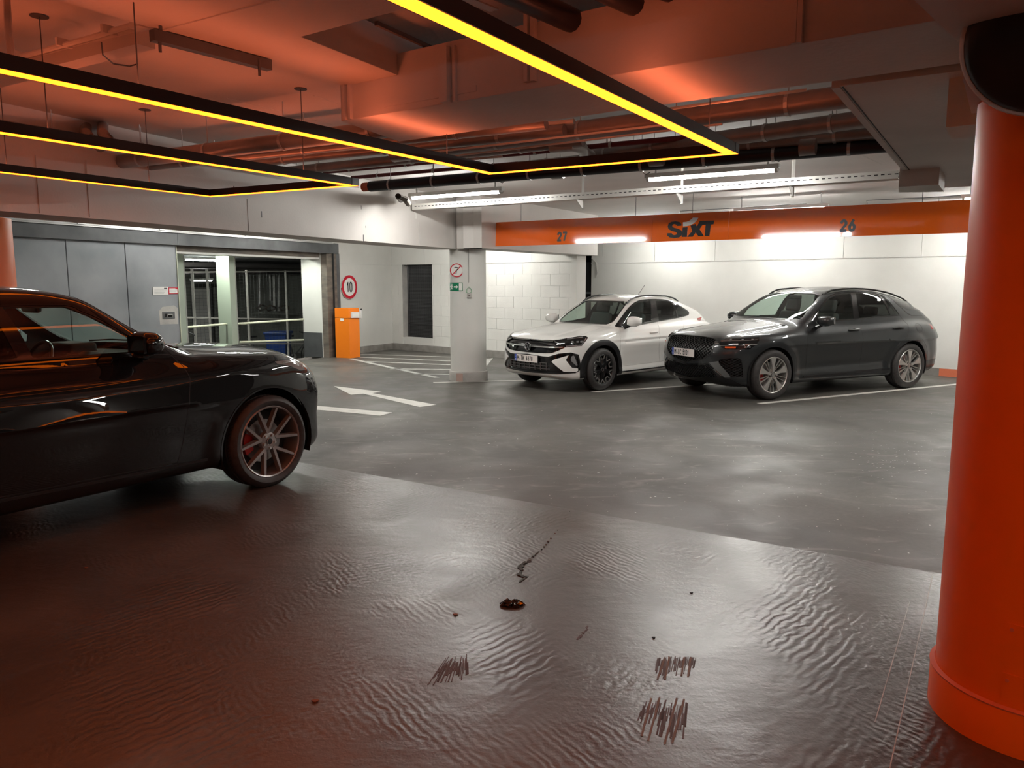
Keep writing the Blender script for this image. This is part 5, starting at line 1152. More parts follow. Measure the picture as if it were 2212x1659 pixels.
class Skin:
    def __init__(k, c, rt, h=.03):
        k.c, k.rt = c, rt
        P, Q = c.mesh(h); me = bpy.data.meshes.new('tmp'); me.from_pydata(P.tolist(), [], Q.tolist())
        k.bm = bmesh.new(); k.bm.from_mesh(me); bpy.data.meshes.remove(me); k.bm.normal_update()
        f = next(iter(k.bm.faces)); G = c.grad(np.array([f.calc_center_median()]))[0]
        k.sg = 1 if np.dot(G, f.normal) > 0 else -1
        k.tl = k.bm.faces.layers.int.new('tag'); k.names = ['body']
    def tagno(k, n):
        if n not in k.names: k.names.append(n)
        return k.names.index(n)
    def cut(k, name, kind, poly, mir=True, over=None, anyface=False, ymin=None, half=False, minface=.05):
        """cuts the skin along an outline and names the faces inside it"""
        for m in ((False, True) if mir else (False,)):
            v = View(kind, m); tg = k.tagno(name); pl = list(poly)
            x0, x1 = min(p[0] for p in pl), max(p[0] for p in pl); y0, y1 = min(p[1] for p in pl), max(p[1] for p in pl); e = .04
            H, V, D = Vector(v.H), Vector(v.V), Vector(v.D); sg = k.sg; uvc = {}
            def uv(w):
                r = uvc.get(w)
                if r is None: r = uvc[w] = (w.co.dot(H), w.co.dot(V))
                return r
            ov = None if over is None else [k.tagno(o) for o in over]
            cand = set()
            for f in k.bm.faces:
                w = f.verts[0]; a = w.co.dot(H); b = w.co.dot(V)
                if a < x0 - e or a > x1 + e or b < y0 - e or b > y1 + e: continue
                if not anyface and f.normal.dot(D) * sg < minface: continue
                if ymin is not None and w.co.y * (-1 if m else 1) < ymin: continue
                cand.add(f)
            n = len(pl)
            for i in range(n):
                p, q = pl[i], pl[(i + 1) % n]
                if abs(p[0] - q[0]) + abs(p[1] - q[1]) < 1e-6: continue
                a0, a1, b0, b1 = min(p[0], q[0]) - 1e-4, max(p[0], q[0]) + 1e-4, min(p[1], q[1]) - 1e-4, max(p[1], q[1]) + 1e-4
                sel = []
                for f in cand:
                    us = [uv(w) for w in f.verts]
                    if max(x[0] for x in us) < a0 or min(x[0] for x in us) > a1 or max(x[1] for x in us) < b0 or min(x[1] for x in us) > b1: continue
                    sel.append(f)
                if not sel: continue
                co, no = v.plane(p, q); g = set(sel)
                for f in sel: g.update(f.edges); g.update(f.verts)
                r = bmesh.ops.bisect_plane(k.bm, geom=list(g), plane_co=Vector(co), plane_no=Vector(no), dist=2e-5)
                for x in r['geom']:
                    if isinstance(x, bmesh.types.BMFace) and x.is_valid: cand.add(x)
                cand = {f for f in cand if f.is_valid}
            for f in cand:
                ce = f.calc_center_median()
                if inpoly(ce.dot(H), ce.dot(V), pl) and (ov is None or f[k.tl] in ov): f[k.tl] = tg
    def freeze(k):
        bm = k.bm; bm.verts.ensure_lookup_table(); bm.verts.index_update()
        k.P = np.array([v.co[:] for v in bm.verts]); G = k.c.grad(k.P); k.N = G / (np.linalg.norm(G, axis=1, keepdims=True) + 1e-9)
        k.F = [(tuple(v.index for v in f.verts), f[k.tl]) for f in bm.faces]
    def loc(k, P): P = np.atleast_2d(P); return np.stack([k.c.fo - P[:, 0], P[:, 1], P[:, 2]], 1)
    def make(k, faces, name, mat, off=0.0, skirt=0.0, parent=None, custom=True, flip=False):
        """links the given faces as one mesh, moved off along the normal; skirt > 0 turns the rim inwards"""
        if not faces: return None
        ids = sorted({i for f in faces for i in f}); mp = {i: j for j, i in enumerate(ids)}
        P = k.P[ids] + k.N[ids] * off; N = k.N[ids]; V = k.loc(P).tolist(); NN = (N * np.array([-1, 1, 1])).tolist(); fs = []
        for f in faces:
            a = np.array([V[mp[i]] for i in f]); c0 = np.cross(a[1] - a[0], a[2] - a[0]) + (np.cross(a[2] - a[0], a[3] - a[0]) if len(f) > 3 else 0)
            g = tuple(mp[i] for i in f); up = np.dot(c0, NN[g[0]]) > 0
            if up == flip: g = g[::-1]
            fs.append(g)
        if flip: NN = [[-x for x in q] for q in NN]
        if skirt:
            cnt = {}
            for g in fs:
                for a, b in zip(g, g[1:] + g[:1]): cnt[(a, b)] = cnt.get((a, b), 0) + 1
            rim = [(a, b) for (a, b) in cnt if (b, a) not in cnt]; ri = {}
            for a, b in rim:
                for x in (a, b):
                    if x not in ri: ri[x] = None
            base = len(V); top = {}
            for x in list(ri):
                q = k.loc(P[x:x + 1])[0]; top[x] = len(V); V.append(q.tolist()); NN.append((0, 0, 0)); ri[x] = len(V)
                V.append(k.loc((P[x] - N[x] * skirt)[None])[0].tolist()); NN.append((0, 0, 0))
            for a, b in rim: fs.append((top[b], top[a], ri[a], ri[b]))
        me = bpy.data.meshes.new(name); me.from_pydata(V, [], fs); me.shade_smooth()
        if custom:
            try: me.normals_split_custom_set_from_vertices(NN)
            except Exception as e: print('normals', e)
        return link(name, me, mat, parent or k.rt)
    def tagged(k, *names): t = {k.tagno(n) for n in names}; return [f for f, g in k.F if g in t]
    def side(k, faces, s): return [f for f in faces if (k.P[list(f), 1].mean() > 0) == (s > 0)]
    def rim_chains(k, A, B=None):
        """chains of edges between faces named A and the others (or B)"""
        ta = {k.tagno(a) for a in A}; tb = None if B is None else {k.tagno(b) for b in B}; E = {}
        for f, g in k.F:
            for a, b in zip(f, f[1:] + f[:1]): E.setdefault((min(a, b), max(a, b)), []).append(g)
        ed = [e for e, g in E.items() if any(x in ta for x in g) and (len(g) == 1 or any((x not in ta) and (tb is None or x in tb) for x in g))]
        if tb is not None: ed = [e for e in ed if len(E[e]) > 1]
        adj = {}
        for a, b in ed: adj.setdefault(a, []).append(b); adj.setdefault(b, []).append(a)
        used = set(); out = []
        def walk(st):
            ch = [st]; cur = st
            while True:
                nx = [n for n in adj[cur] if (min(cur, n), max(cur, n)) not in used]
                if not nx: break
                n = nx[0]; used.add((min(cur, n), max(cur, n))); ch.append(n); cur = n
            return ch
        for s in [a for a in adj if len(adj[a]) == 1] + list(adj):
            while any((min(s, n), max(s, n)) not in used for n in adj[s]):
                ch = walk(s)
                if len(ch) > 1: out.append(ch)
        return out
    def bead(k, name, chains, wd, lift, mat, parent=None, depth=.004, keep=None, kind=None):
        """flat bead laid along chains of skin edges"""
        V, F = [], []
        for ch in chains:
            if keep and not keep(k.P[ch].mean(0)): continue
            P = k.P[ch]; N = k.N[ch]; ln = np.r_[0, np.cumsum(np.linalg.norm(np.diff(P, axis=0), axis=1))]
            if ln[-1] < .03: continue
            closed = ch[0] == ch[-1]; m = max(2, int(ln[-1] / .018)); t = np.linspace(0, ln[-1], m + 1)
            Q = np.stack([np.interp(t, ln, P[:, j]) for j in range(3)], 1); NQ = np.stack([np.interp(t, ln, N[:, j]) for j in range(3)], 1)
            NQ /= np.linalg.norm(NQ, axis=1, keepdims=True); V, F = k._sweep(V, F, Q, NQ, wd, lift, depth)
        if not V: return None
        me = bpy.data.meshes.new(name); me.from_pydata(V, [], F); o = link(name, me, mat, parent or k.rt)
        if kind: o['kind'] = kind
        return o
    def _sweep(k, V, F, Q, NQ, wd, lift, depth):
        T = np.gradient(Q, axis=0); T /= np.linalg.norm(T, axis=1, keepdims=True) + 1e-9; Sd = np.cross(T, NQ); Sd /= np.linalg.norm(Sd, axis=1, keepdims=True) + 1e-9
        b = len(V)
        for q, n, s in zip(Q, NQ, Sd):
            for a, h in ((-1, -depth), (-1, lift), (1, lift), (1, -depth)): V.append(k.loc(q + s * a * wd / 2 + n * h)[0].tolist())
        for i in range(len(Q) - 1):
            for j in range(4): F.append((b + 4 * i + j, b + 4 * i + (j + 1) % 4, b + 4 * i + 4 + (j + 1) % 4, b + 4 * i + 4 + j))
        F.append((b, b + 1, b + 2, b + 3)); e = b + 4 * (len(Q) - 1); F.append((e + 3, e + 2, e + 1, e)); return V, F
    def strip(k, name, kind, lines, wd, lift, mat, mir=True, parent=None, depth=.004, sub=6, only=None):
        """beads along 2-D lines dropped on the skin; returns one object per side"""
        out = []
        for m in ((False, True) if mir else (False,)):
            V, F = [], []
            for ln in lines:
                pts = []
                for a, b in zip(ln[:-1], ln[1:]):
                    for t in range(sub): pts.append((a[0] + (b[0] - a[0]) * t / sub, a[1] + (b[1] - a[1]) * t / sub))
                pts.append(ln[-1]); Q = [q for q in project(k.c, View(kind, m), pts) if q is not None]
                if len(Q) < 2: continue
                Q = np.array(Q); G = k.c.grad(Q); G /= np.linalg.norm(G, axis=1, keepdims=True); V, F = k._sweep(V, F, Q, G, wd, lift, depth)
            if V:
                me = bpy.data.meshes.new(name); me.from_pydata(V, [], F); out.append(link(name, me, mat, parent[1 if m else 0] if isinstance(parent, (list, tuple)) else (parent or k.rt)))
        return out
def lattice(poly, pitch_u, pitch_v, mode='diamond'):
    """line segments of a lattice clipped to an outline"""
    segs = []; x0, x1 = min(p[0] for p in poly), max(p[0] for p in poly); y0, y1 = min(p[1] for p in poly), max(p[1] for p in poly)
    def clip(P, Q):
        n = 60; run = None
        for i in range(n + 1):
            t = i / n; u, v = P[0] + (Q[0] - P[0]) * t, P[1] + (Q[1] - P[1]) * t; ins = inpoly(u, v, poly)
            if ins and run is None: run = (u, v)
            if (not ins or i == n) and run is not None:
                if abs(run[0] - u) + abs(run[1] - v) > .015: segs.append([run, (u, v)])
                run = None
    if mode == 'diamond':
        sl = pitch_v / pitch_u; w_ = (y1 - y0) / sl; u = x0 - w_
        while u < x1 + w_:
            clip((u, y0), (u + w_, y1)); clip((u, y1), (u + w_, y0)); u += pitch_u
    else:
        v = y0 + pitch_v / 2
        while v < y1: clip((x0, v), (x1, v)); v += pitch_v
        if pitch_u:
            u = x0 + pitch_u / 2
            while u < x1: clip((u, y0), (u, y1)); u += pitch_u
    return segs
def circ(cx_, cy_, r, n=40, a0=0): return [(cx_ + r * math.cos(a0 + 2 * math.pi * i / n), cy_ + r * math.sin(a0 + 2 * math.pi * i / n)) for i in range(n)]
def mirror_half(h): return [(abs(a) if a > 0 else 0.0, b) for a, b in h]

# ---------------------------------------------------------------- wheels
def make_wheel(rt, style, R, W, rr):
    """tyre mesh with rim, spokes, disc and hub as its children; the seen face looks along +y"""
    h = W / 2
    t = MB().lathe([(rr, -h + .012), (rr + .012, -h), (R * .5 + rr * .5, -h - .006), (R - .03, -h + .002), (R - .008, -h + .022), (R, -h + .04), (R, -h * .42), (R - .009, -h * .40), (R - .009, -h * .32), (R, -h * .30), (R, h * .30), (R - .009, h * .32), (R - .009, h * .40), (R, h * .42),
                    (R, h - .04), (R - .008, h - .022), (R - .03, h - .002), (R * .5 + rr * .5, h + .006), (rr + .012, h), (rr, h - .012)], 56, ax='y').build('wheel', 'rubber', rt, sub=(0, 0, 0), smooth=True, angle=35)
    k = dict(sub=(0, 0, 0))
    rimm = {'velar': 'alloy_dark', 'gv': 'alloy_silver', 'vw': 'alloy_black'}[style]
    MB().lathe([(rr + .006, h - .012), (rr - .004, h - .004), (rr - .014, h - .010), (rr - .02, h - .035), (rr - .035, 0), (rr - .035, -h + .02)], 56, ax='y').build('rim', rimm, t, smooth=True, **k)
    MB().lathe([(.05, -.02), (rr - .045, -.022), (rr - .05, -.05), (.05, -.05)], 40, ax='y').build('inner_barrel', 'black_matt', t, **k)
    br = min(.18, rr - .06); MB().lathe([(.06, .012), (br, .012), (br, -.012), (.06, -.012)], 40, ax='y').build('brake_disc', 'brake_disc', t, **k)
    MB().lathe([(br - .06, .03), (br + .02, .03), (br + .02, -.02), (br - .06, -.02)], 10, ax='y', a0=-.5, a1=.45).build('caliper', 'caliper_red' if style != 'vw' else 'galv', t, **k)
    MB().lathe([(0, h - .035), (.03, h - .03), (.075, h - .04), (.085, h - .07), (.06, 0)], 32, ax='y').build('hub', rimm if style != 'gv' else 'alloy_silver', t, smooth=True, **k)
    def spoke(pts, y0, y1, mat, nm='spoke', rot=0, dish=.0):
        """outline in polar (radius, angle in degrees), swept from y0 to y1"""
        V = [(r * math.cos(math.radians(a + rot)), r * math.sin(math.radians(a + rot))) for r, a in pts]
        return MB().prism([Vector((x, y0 - dish * (1 - math.hypot(x, z) / rr), z)) for x, z in V], (0, y1 - y0, 0)).build(nm, mat, t, bevel=.004, **k)
    def limb(r0, a0, w0, r1, a1, w1, y0a, y0b, th, mat, rot):
        p = Vector((r0 * math.cos(math.radians(a0 + rot)), 0, r0 * math.sin(math.radians(a0 + rot)))); q = Vector((r1 * math.cos(math.radians(a1 + rot)), 0, r1 * math.sin(math.radians(a1 + rot))))
        d = (q - p).normalized(); s = Vector((d.z, 0, -d.x)); V = []
        for e, w_, y in ((p, w0, y0a), (q, w1, y0b)):
            for a, b in ((-1, -th), (-.55, 0), (.55, 0), (1, -th)): V.append(e + s * a * w_ / 2 + Vector((0, y + b, 0)))
        return MB().add([tuple(v) for v in V], [(0, 1, 2, 3), (7, 6, 5, 4), (0, 4, 5, 1), (1, 5, 6, 2), (2, 6, 7, 3), (3, 7, 4, 0)]).build('spoke', mat, t, **k)
    if style == 'velar':
        for i in range(5):
            for sgn in (-1, 1): limb(.072, 0, .046, rr - .010, sgn * 19, .034, h - .035, h - .012, .035, 'alloy_dark', 90 - 3 + 72 * i)
            a = math.radians(90 + 36 + 72 * i - 3); c0 = Vector((.056 * math.cos(a), h - .032, .056 * math.sin(a))); MB().tube([c0, c0 + Vector((0, .012, 0))], .0115, 6).build('lug_nut', 'satin', t, **k)
        MB().lathe([(0, h - .022), (.025, h - .023), (.03, h - .03)], 24, ax='y').build('hub_cap', 'black_gloss', t, **k)
        MB().tube([Vector((.029 * math.cos(x * .26), h - .022, .029 * math.sin(x * .26))) for x in range(24)], .002, 5, closed=True).build('cap_ring', 'satin', t, **k)
        tr = MB()
        for i in range(90):
            a = 2 * math.pi * i / 90
            for y0, y1 in ((h * .45, h - .03), (-h + .03, -h * .45)): tr.bar((R * 1.0003 * math.cos(a), y0, R * 1.0003 * math.sin(a)), (R * 1.0003 * math.cos(a + .05), y1, R * 1.0003 * math.sin(a + .05)), .004, .0012, up=(math.cos(a), 0, math.sin(a)))
        o = tr.build('tread_sipes', 'black_matt', t, **k); o['kind'] = 'stuff'
    elif style == 'gv':
        for i in range(5):
            rot = 90 + 72 * i
            spoke([(.05, -20), (.05, 25), (.13, 8), (rr - .012, 12), (rr - .012, -13), (.12, -9)], h - .045, h - .012, 'alloy_silver', rot=rot, dish=.0)
            limb(.06, 22, .016, rr - .012, 30, .012, h - .04, h - .014, .02, 'alloy_silver', rot); limb(.07, 40, .014, rr - .012, 43, .010, h - .045, h - .016, .02, 'alloy_silver', rot)
            a = math.radians(90 + 36 + 72 * i); c0 = Vector((.052 * math.cos(a), h - .028, .052 * math.sin(a))); MB().tube([c0, c0 + Vector((0, .003, 0))], .010, 8).build('lug_hole', 'black_matt', t, **k)
        MB().lathe([(0, h - .016), (.026, h - .017), (.03, h - .028)], 24, ax='y').build('hub_cap', 'satin', t, **k)
    else:
        for i in range(5):
            rot = 90 + 72 * i + 36
            spoke([(.045, -32), (.045, 32), (.12, 14), (rr - .008, 15), (rr - .008, -15), (.12, -14)], h - .05, h - .016, 'alloy_black', rot=rot)
            for sgn in (-1, 1):
                limb(.155, 0, .018, rr - .004, sgn * 13, .018, h - .014, h - .010, .012, 'alloy_silver', rot)
                limb(rr - .002, sgn * 24, .014, .165, sgn * 27, .014, h - .013, h - .016, .012, 'alloy_silver', rot)
                limb(.165, sgn * 27, .014, .17, sgn * 36, .012, h - .016, h - .018, .012, 'alloy_silver', rot)
        MB().lathe([(0, h - .014), (.028, h - .015), (.033, h - .026)], 24, ax='y').build('hub_cap', 'black_gloss', t, **k)
        MB().tube([Vector((.026 * math.cos(x * .26), h - .014, .026 * math.sin(x * .26))) for x in range(24)], .0015, 5, closed=True).build('cap_ring', 'satin', t, **k)
    return t
def place_wheels(c, rt, w, yc, steer=0.0):
    first = True
    for s in (0, c.wb):
        for sd_ in (1, -1):
            if first: o = w; first = False
            else:
                o = w.copy(); COL.objects.link(o)
                for ch in list(w.children): d = ch.copy(); COL.objects.link(d); d.parent = o
            o.location = (-s, sd_ * yc, c.wr + .001); o.rotation_euler = (0, 0, (0 if sd_ > 0 else math.pi) + (steer if s == 0 else 0))
def rbox(cx_, cy_, cz, lx, ly, lz, bev, name, mat, rt, tilt=0.0, taper=0.0, kids=None):
    """rounded block; tilt leans it about the cross axis"""
    V = []
    for z in (-.5, .5):
        for x, y in ((-.5, -.5), (.5, -.5), (.5, .5), (-.5, .5)): V.append(Vector((x * lx * (1 - taper * (z + .5)), y * ly * (1 - taper * (z + .5)), z * lz)))
    Rm = Matrix.Rotation(tilt, 3, 'Y'); V = [Rm @ v + Vector((cx_, cy_, cz)) for v in V]
    m = MB().add([tuple(v) for v in V], [(0, 3, 2, 1), (4, 5, 6, 7), (0, 1, 5, 4), (1, 2, 6, 5), (2, 3, 7, 6), (3, 0, 4, 7)])
    o = m.build(name, mat, rt, sub=(0, 0, 0)); bm = bmesh.new(); bm.from_mesh(o.data); bmesh.ops.bevel(bm, geom=list(bm.edges), offset=bev, segments=3, affect='EDGES', profile=.6); bm.to_mesh(o.data); bm.free(); o.data.shade_smooth(); return o
def cabin(c, rt, drv, belt, s_dash, s_f, s_r, seat_z=.55, top=1.35, wheel_side=1):
    """seats, dashboard, steering wheel and mirror; drv: +1 when the driver sits on the left of the car"""
    X = lambda s: c.fo - s
    for sd_ in (1, -1):
        rbox(X(s_f), sd_ * .37, seat_z - .04, .50, .48, .16, .05, 'seat_cushion', 'interior_grey', rt)
        b = rbox(X(s_f + .34), sd_ * .37, seat_z + .28, .14, .48, .58, .05, 'seat_back', 'interior_grey', rt, tilt=-.30, taper=.12)
        rbox(X(s_f + .45), sd_ * .37, seat_z + .66, .10, .27, .20, .045, 'headrest', 'interior_grey', rt, tilt=-.2)
        for q in (-.07, .07): MB().tube([(X(s_f + .43), sd_ * .37 + q, seat_z + .5), (X(s_f + .45), sd_ * .37 + q, seat_z + .6)], .007, 6).build('headrest_post', 'satin', rt, sub=(0, 0, 0))
    rbox(X(s_r), 0, seat_z, .50, 1.25, .16, .05, 'rear_bench', 'interior_grey', rt)
    rbox(X(s_r + .34), 0, seat_z + .26, .14, 1.25, .52, .05, 'rear_backrest', 'interior_grey', rt, tilt=-.35)
    for y in (-.4, 0, .4): rbox(X(s_r + .46), y, seat_z + .57, .09, .24, .14, .04, 'headrest', 'interior_grey', rt, tilt=-.2)
    m = MB(); prof = [(s_dash, belt - .02), (s_dash + .35, belt - .01), (s_dash + .48, belt - .08), (s_dash + .50, belt - .28), (s_dash + .3, belt - .5), (s_dash, belt - .5)]
    m.prism([Vector((X(s), -.66, z)) for s, z in prof], (0, 1.32, 0)); m.build('dashboard', 'interior', rt, sub=(0, 0, 0), bevel=.02)
    rbox(X(s_dash + .34), drv * .37, belt + .01, .22, .36, .09, .035, 'instrument_hood', 'interior', rt)
    c0 = Vector((X(s_dash + .62), drv * .37, belt - .10)); axx = Vector((-.92, 0, .40)).normalized(); uu = Vector((0, 1, 0)); vv = axx.cross(uu)
    sw_ = MB().tube([c0 + (uu * math.cos(t * math.pi / 16) + vv * math.sin(t * math.pi / 16)) * .185 for t in range(32)], .015, 8, closed=True).build('steering_wheel', 'black_plastic', rt, sub=(0, 0, 0), smooth=True)
    MB().tube([c0 - axx * .22, c0], .035, 8).build('steering_column', 'black_plastic', sw_, sub=(0, 0, 0))
    for a, b in ((uu, -uu), (Vector((0, 0, 0)), -vv if (-vv).z < 0 else vv)): MB().bar(c0 + a * .18, c0 + b * .18, .03, .012, up=axx).build('wheel_spoke', 'black_plastic', sw_, sub=(0, 0, 0))
    MB().lathe([(0, .0), (.06, 0), (.055, -.03)], 16, tuple(c0)).build('wheel_hub', 'black_plastic', sw_, sub=(0, 0, 0))
    rbox(X(s_dash + .75), 0, belt - .45, .9, .22, .30, .04, 'centre_console', 'interior', rt)
    MB().box((X(4.2 if c.L > 4.5 else 3.7), -.70, .26), (X(1.0), .70, .30)).build('cabin_floor', 'interior', rt, sub=(0, 0, 0))
def number_plate(c, rt, s, yc, zc, txt, tilt=.05):
    X = c.fo - s; pl = MB().box((X - .012, yc - .26, zc - .055), (X, yc + .26, zc + .055)).build('number_plate', 'plate_white', rt, sub=(0, 0, 0))
    MB().box((X - .018, yc - .268, zc - .062), (X - .006, yc + .268, zc + .062)).build('plate_holder', 'black_plastic', pl, sub=(0, 0, 0))
    # the plate is read from the front: its left end is at the car's right (y negative)
    MB().box((X, yc - .258, zc - .053), (X + .0012, yc - .215, zc + .053)).build('country_band', 'plate_blue', pl, sub=(0, 0, 0))
    m = MB(); put_text(m, 'D', (X + .0016, yc - .236, zc - .028), (0, 1, 0), UP, .026, .02, bold=.02, thick=0, normal=Vector((1, 0, 0)))
    for i in range(12):
        a = i * math.pi / 6; y, z = yc - .236 + .013 * math.cos(a), zc + .022 + .013 * math.sin(a); m.box((X + .0012, y - .0018, z - .0018), (X + .0018, y + .0018, z + .0018))
    m.build('band_symbols', 'sign_white', pl, sub=(0, 0, 0))
    m = MB(); x = yc - .205
    for ch, wd in txt:
        if ch == ' ': x += wd; continue
        if ch == '*':
            m2 = MB().lathe([(0, .0015), (.017, .0015), (.017, .0)], 20, (X, x + .017, zc - .018), ax='x'); m2.build('seal', 'galv', pl, sub=(0, 0, 0)); x += .04; continue
        put_glyphs(m, ch, (X + .0018, x + wd / 2, zc), (0, 1, 0), UP, .078, [wd - .009 if ch != '1' else .022], .0105, 0, (1, 0, 0)); x += wd
    m.build('plate_text', 'sign_black', pl, sub=(0, 0, 0)); return pl
def door_mirror(c, rt, s, y, z, sd_, mat, size=(.11, .25, .16), arm_s=None, arm_z=None, arm_y=.80):
    """rounded housing, wider outboard, on a short arm; the glass looks rearward"""
    lx, ly, lz = size; V = []; n, m_ = 20, 14
    for i in range(m_ + 1):
        th = math.pi * i / m_
        for j in range(n):
            ph = 2 * math.pi * j / n; sx, sy, sz = math.sin(th) * math.cos(ph), math.sin(th) * math.sin(ph), math.cos(th)
            f = lambda v, e: math.copysign(abs(v) ** e, v)
            V.append((f(sx, .8) * lx * (1.0 if sx > 0 else .45) - .10 * (y and abs(sy)) * lx, f(sy, .7) * ly / 2, f(sz, .75) * lz / 2 * (1 - .12 * sy)))
    F = [(i * n + j, i * n + (j + 1) % n, (i + 1) * n + (j + 1) % n, (i + 1) * n + j) for i in range(m_) for j in range(n)]
    X = c.fo - s; o = MB().add([(X + a, sd_ * (y + b), z + q) for a, b, q in V], F).build('door_mirror', mat, rt, sub=(0, 0, 0), smooth=True, angle=180)
    MB().box((X - lx * .50, sd_ * y - ly * .40, z - lz * .36), (X - lx * .44, sd_ * y + ly * .40, z + lz * .36)).build('mirror_glass', 'black_gloss' if mat == 'paint_black' else 'chrome', o, sub=(0, 0, 0), bevel=.012)
    MB().bar((X, sd_ * (y + ly * .1), z - lz * .47), (X, sd_ * (y - ly * .4), z - lz * .47), .06, .02).build('lower_trim', 'black_plastic', o, sub=(0, 0, 0), bevel=.004)
    MB().tube([(X - .01, sd_ * (y - ly * .35), z - lz * .42), (c.fo - (arm_s or s - .05), sd_ * arm_y, arm_z or z - .12)], [.022, .03], 8).build('mirror_arm', 'black_plastic' if mat != 'paint_black' else 'black_gloss', o, sub=(0, 0, 0), smooth=True)
    return o
def top_z(c, s, y):
    zz = np.linspace(1.8, .8, 400); F = c.f(np.full(400, s), np.full(400, y), zz); i = int(np.argmax(F < 0)); return zz[i]
def roof_rail(c, rt, s0, s1, y, rise, mat='black_gloss', r=.014):
    for sd_ in (1, -1):
        P = []; n = 22
        for i in range(n + 1):
            t = i / n; s = s0 + (s1 - s0) * t; e = min(1, min(t, 1 - t) / .10); P.append(Vector((c.fo - s, sd_ * y, top_z(c, s, y) + rise * math.sin(e * math.pi / 2) + .002)))
        o = MB().tube(P, r, 8).build('roof_rail', mat, rt, sub=(0, 0, 0), smooth=True)
def car_base(c, rt, k, liner=True):
    """dark wheel arch liners and underside"""
    for s in (0, c.wb):
        for sd_ in (1, -1):
            y0, y1 = (.40, .845 * (c.Wp(1.0)) ) ; y1 = float(c.Wp(c.fo)) - .035
            MB().lathe([(c.ar + .012, sd_ * y0), (c.ar + .006, sd_ * y1)], 28, (-s, 0, c.wr), ax='y', a0=-.35, a1=math.pi + .35).build('arch_liner', 'black_matt', rt, sub=(0, 0, 0), smooth=True)
            MB().prism([Vector((-s + (c.ar + .012) * math.cos(a), sd_ * y0, c.wr + (c.ar + .012) * math.sin(a))) for a in [(-.35 + (math.pi + .7) * i / 20) for i in range(21)]], (0, .01 * sd_, 0)).build('inner_wing', 'black_matt', rt, sub=(0, 0, 0))
    MB().box((c.fo - c.L + .5, -.62, .19), (c.fo - .45, .62, .27)).build('underbody', 'black_matt', rt, sub=(0, 0, 0))
    for s in (0, c.wb): MB().tube([(-s, -.62, c.wr), (-s, .62, c.wr)], .035, 8).build('axle', 'black_matt', rt, sub=(0, 0, 0))
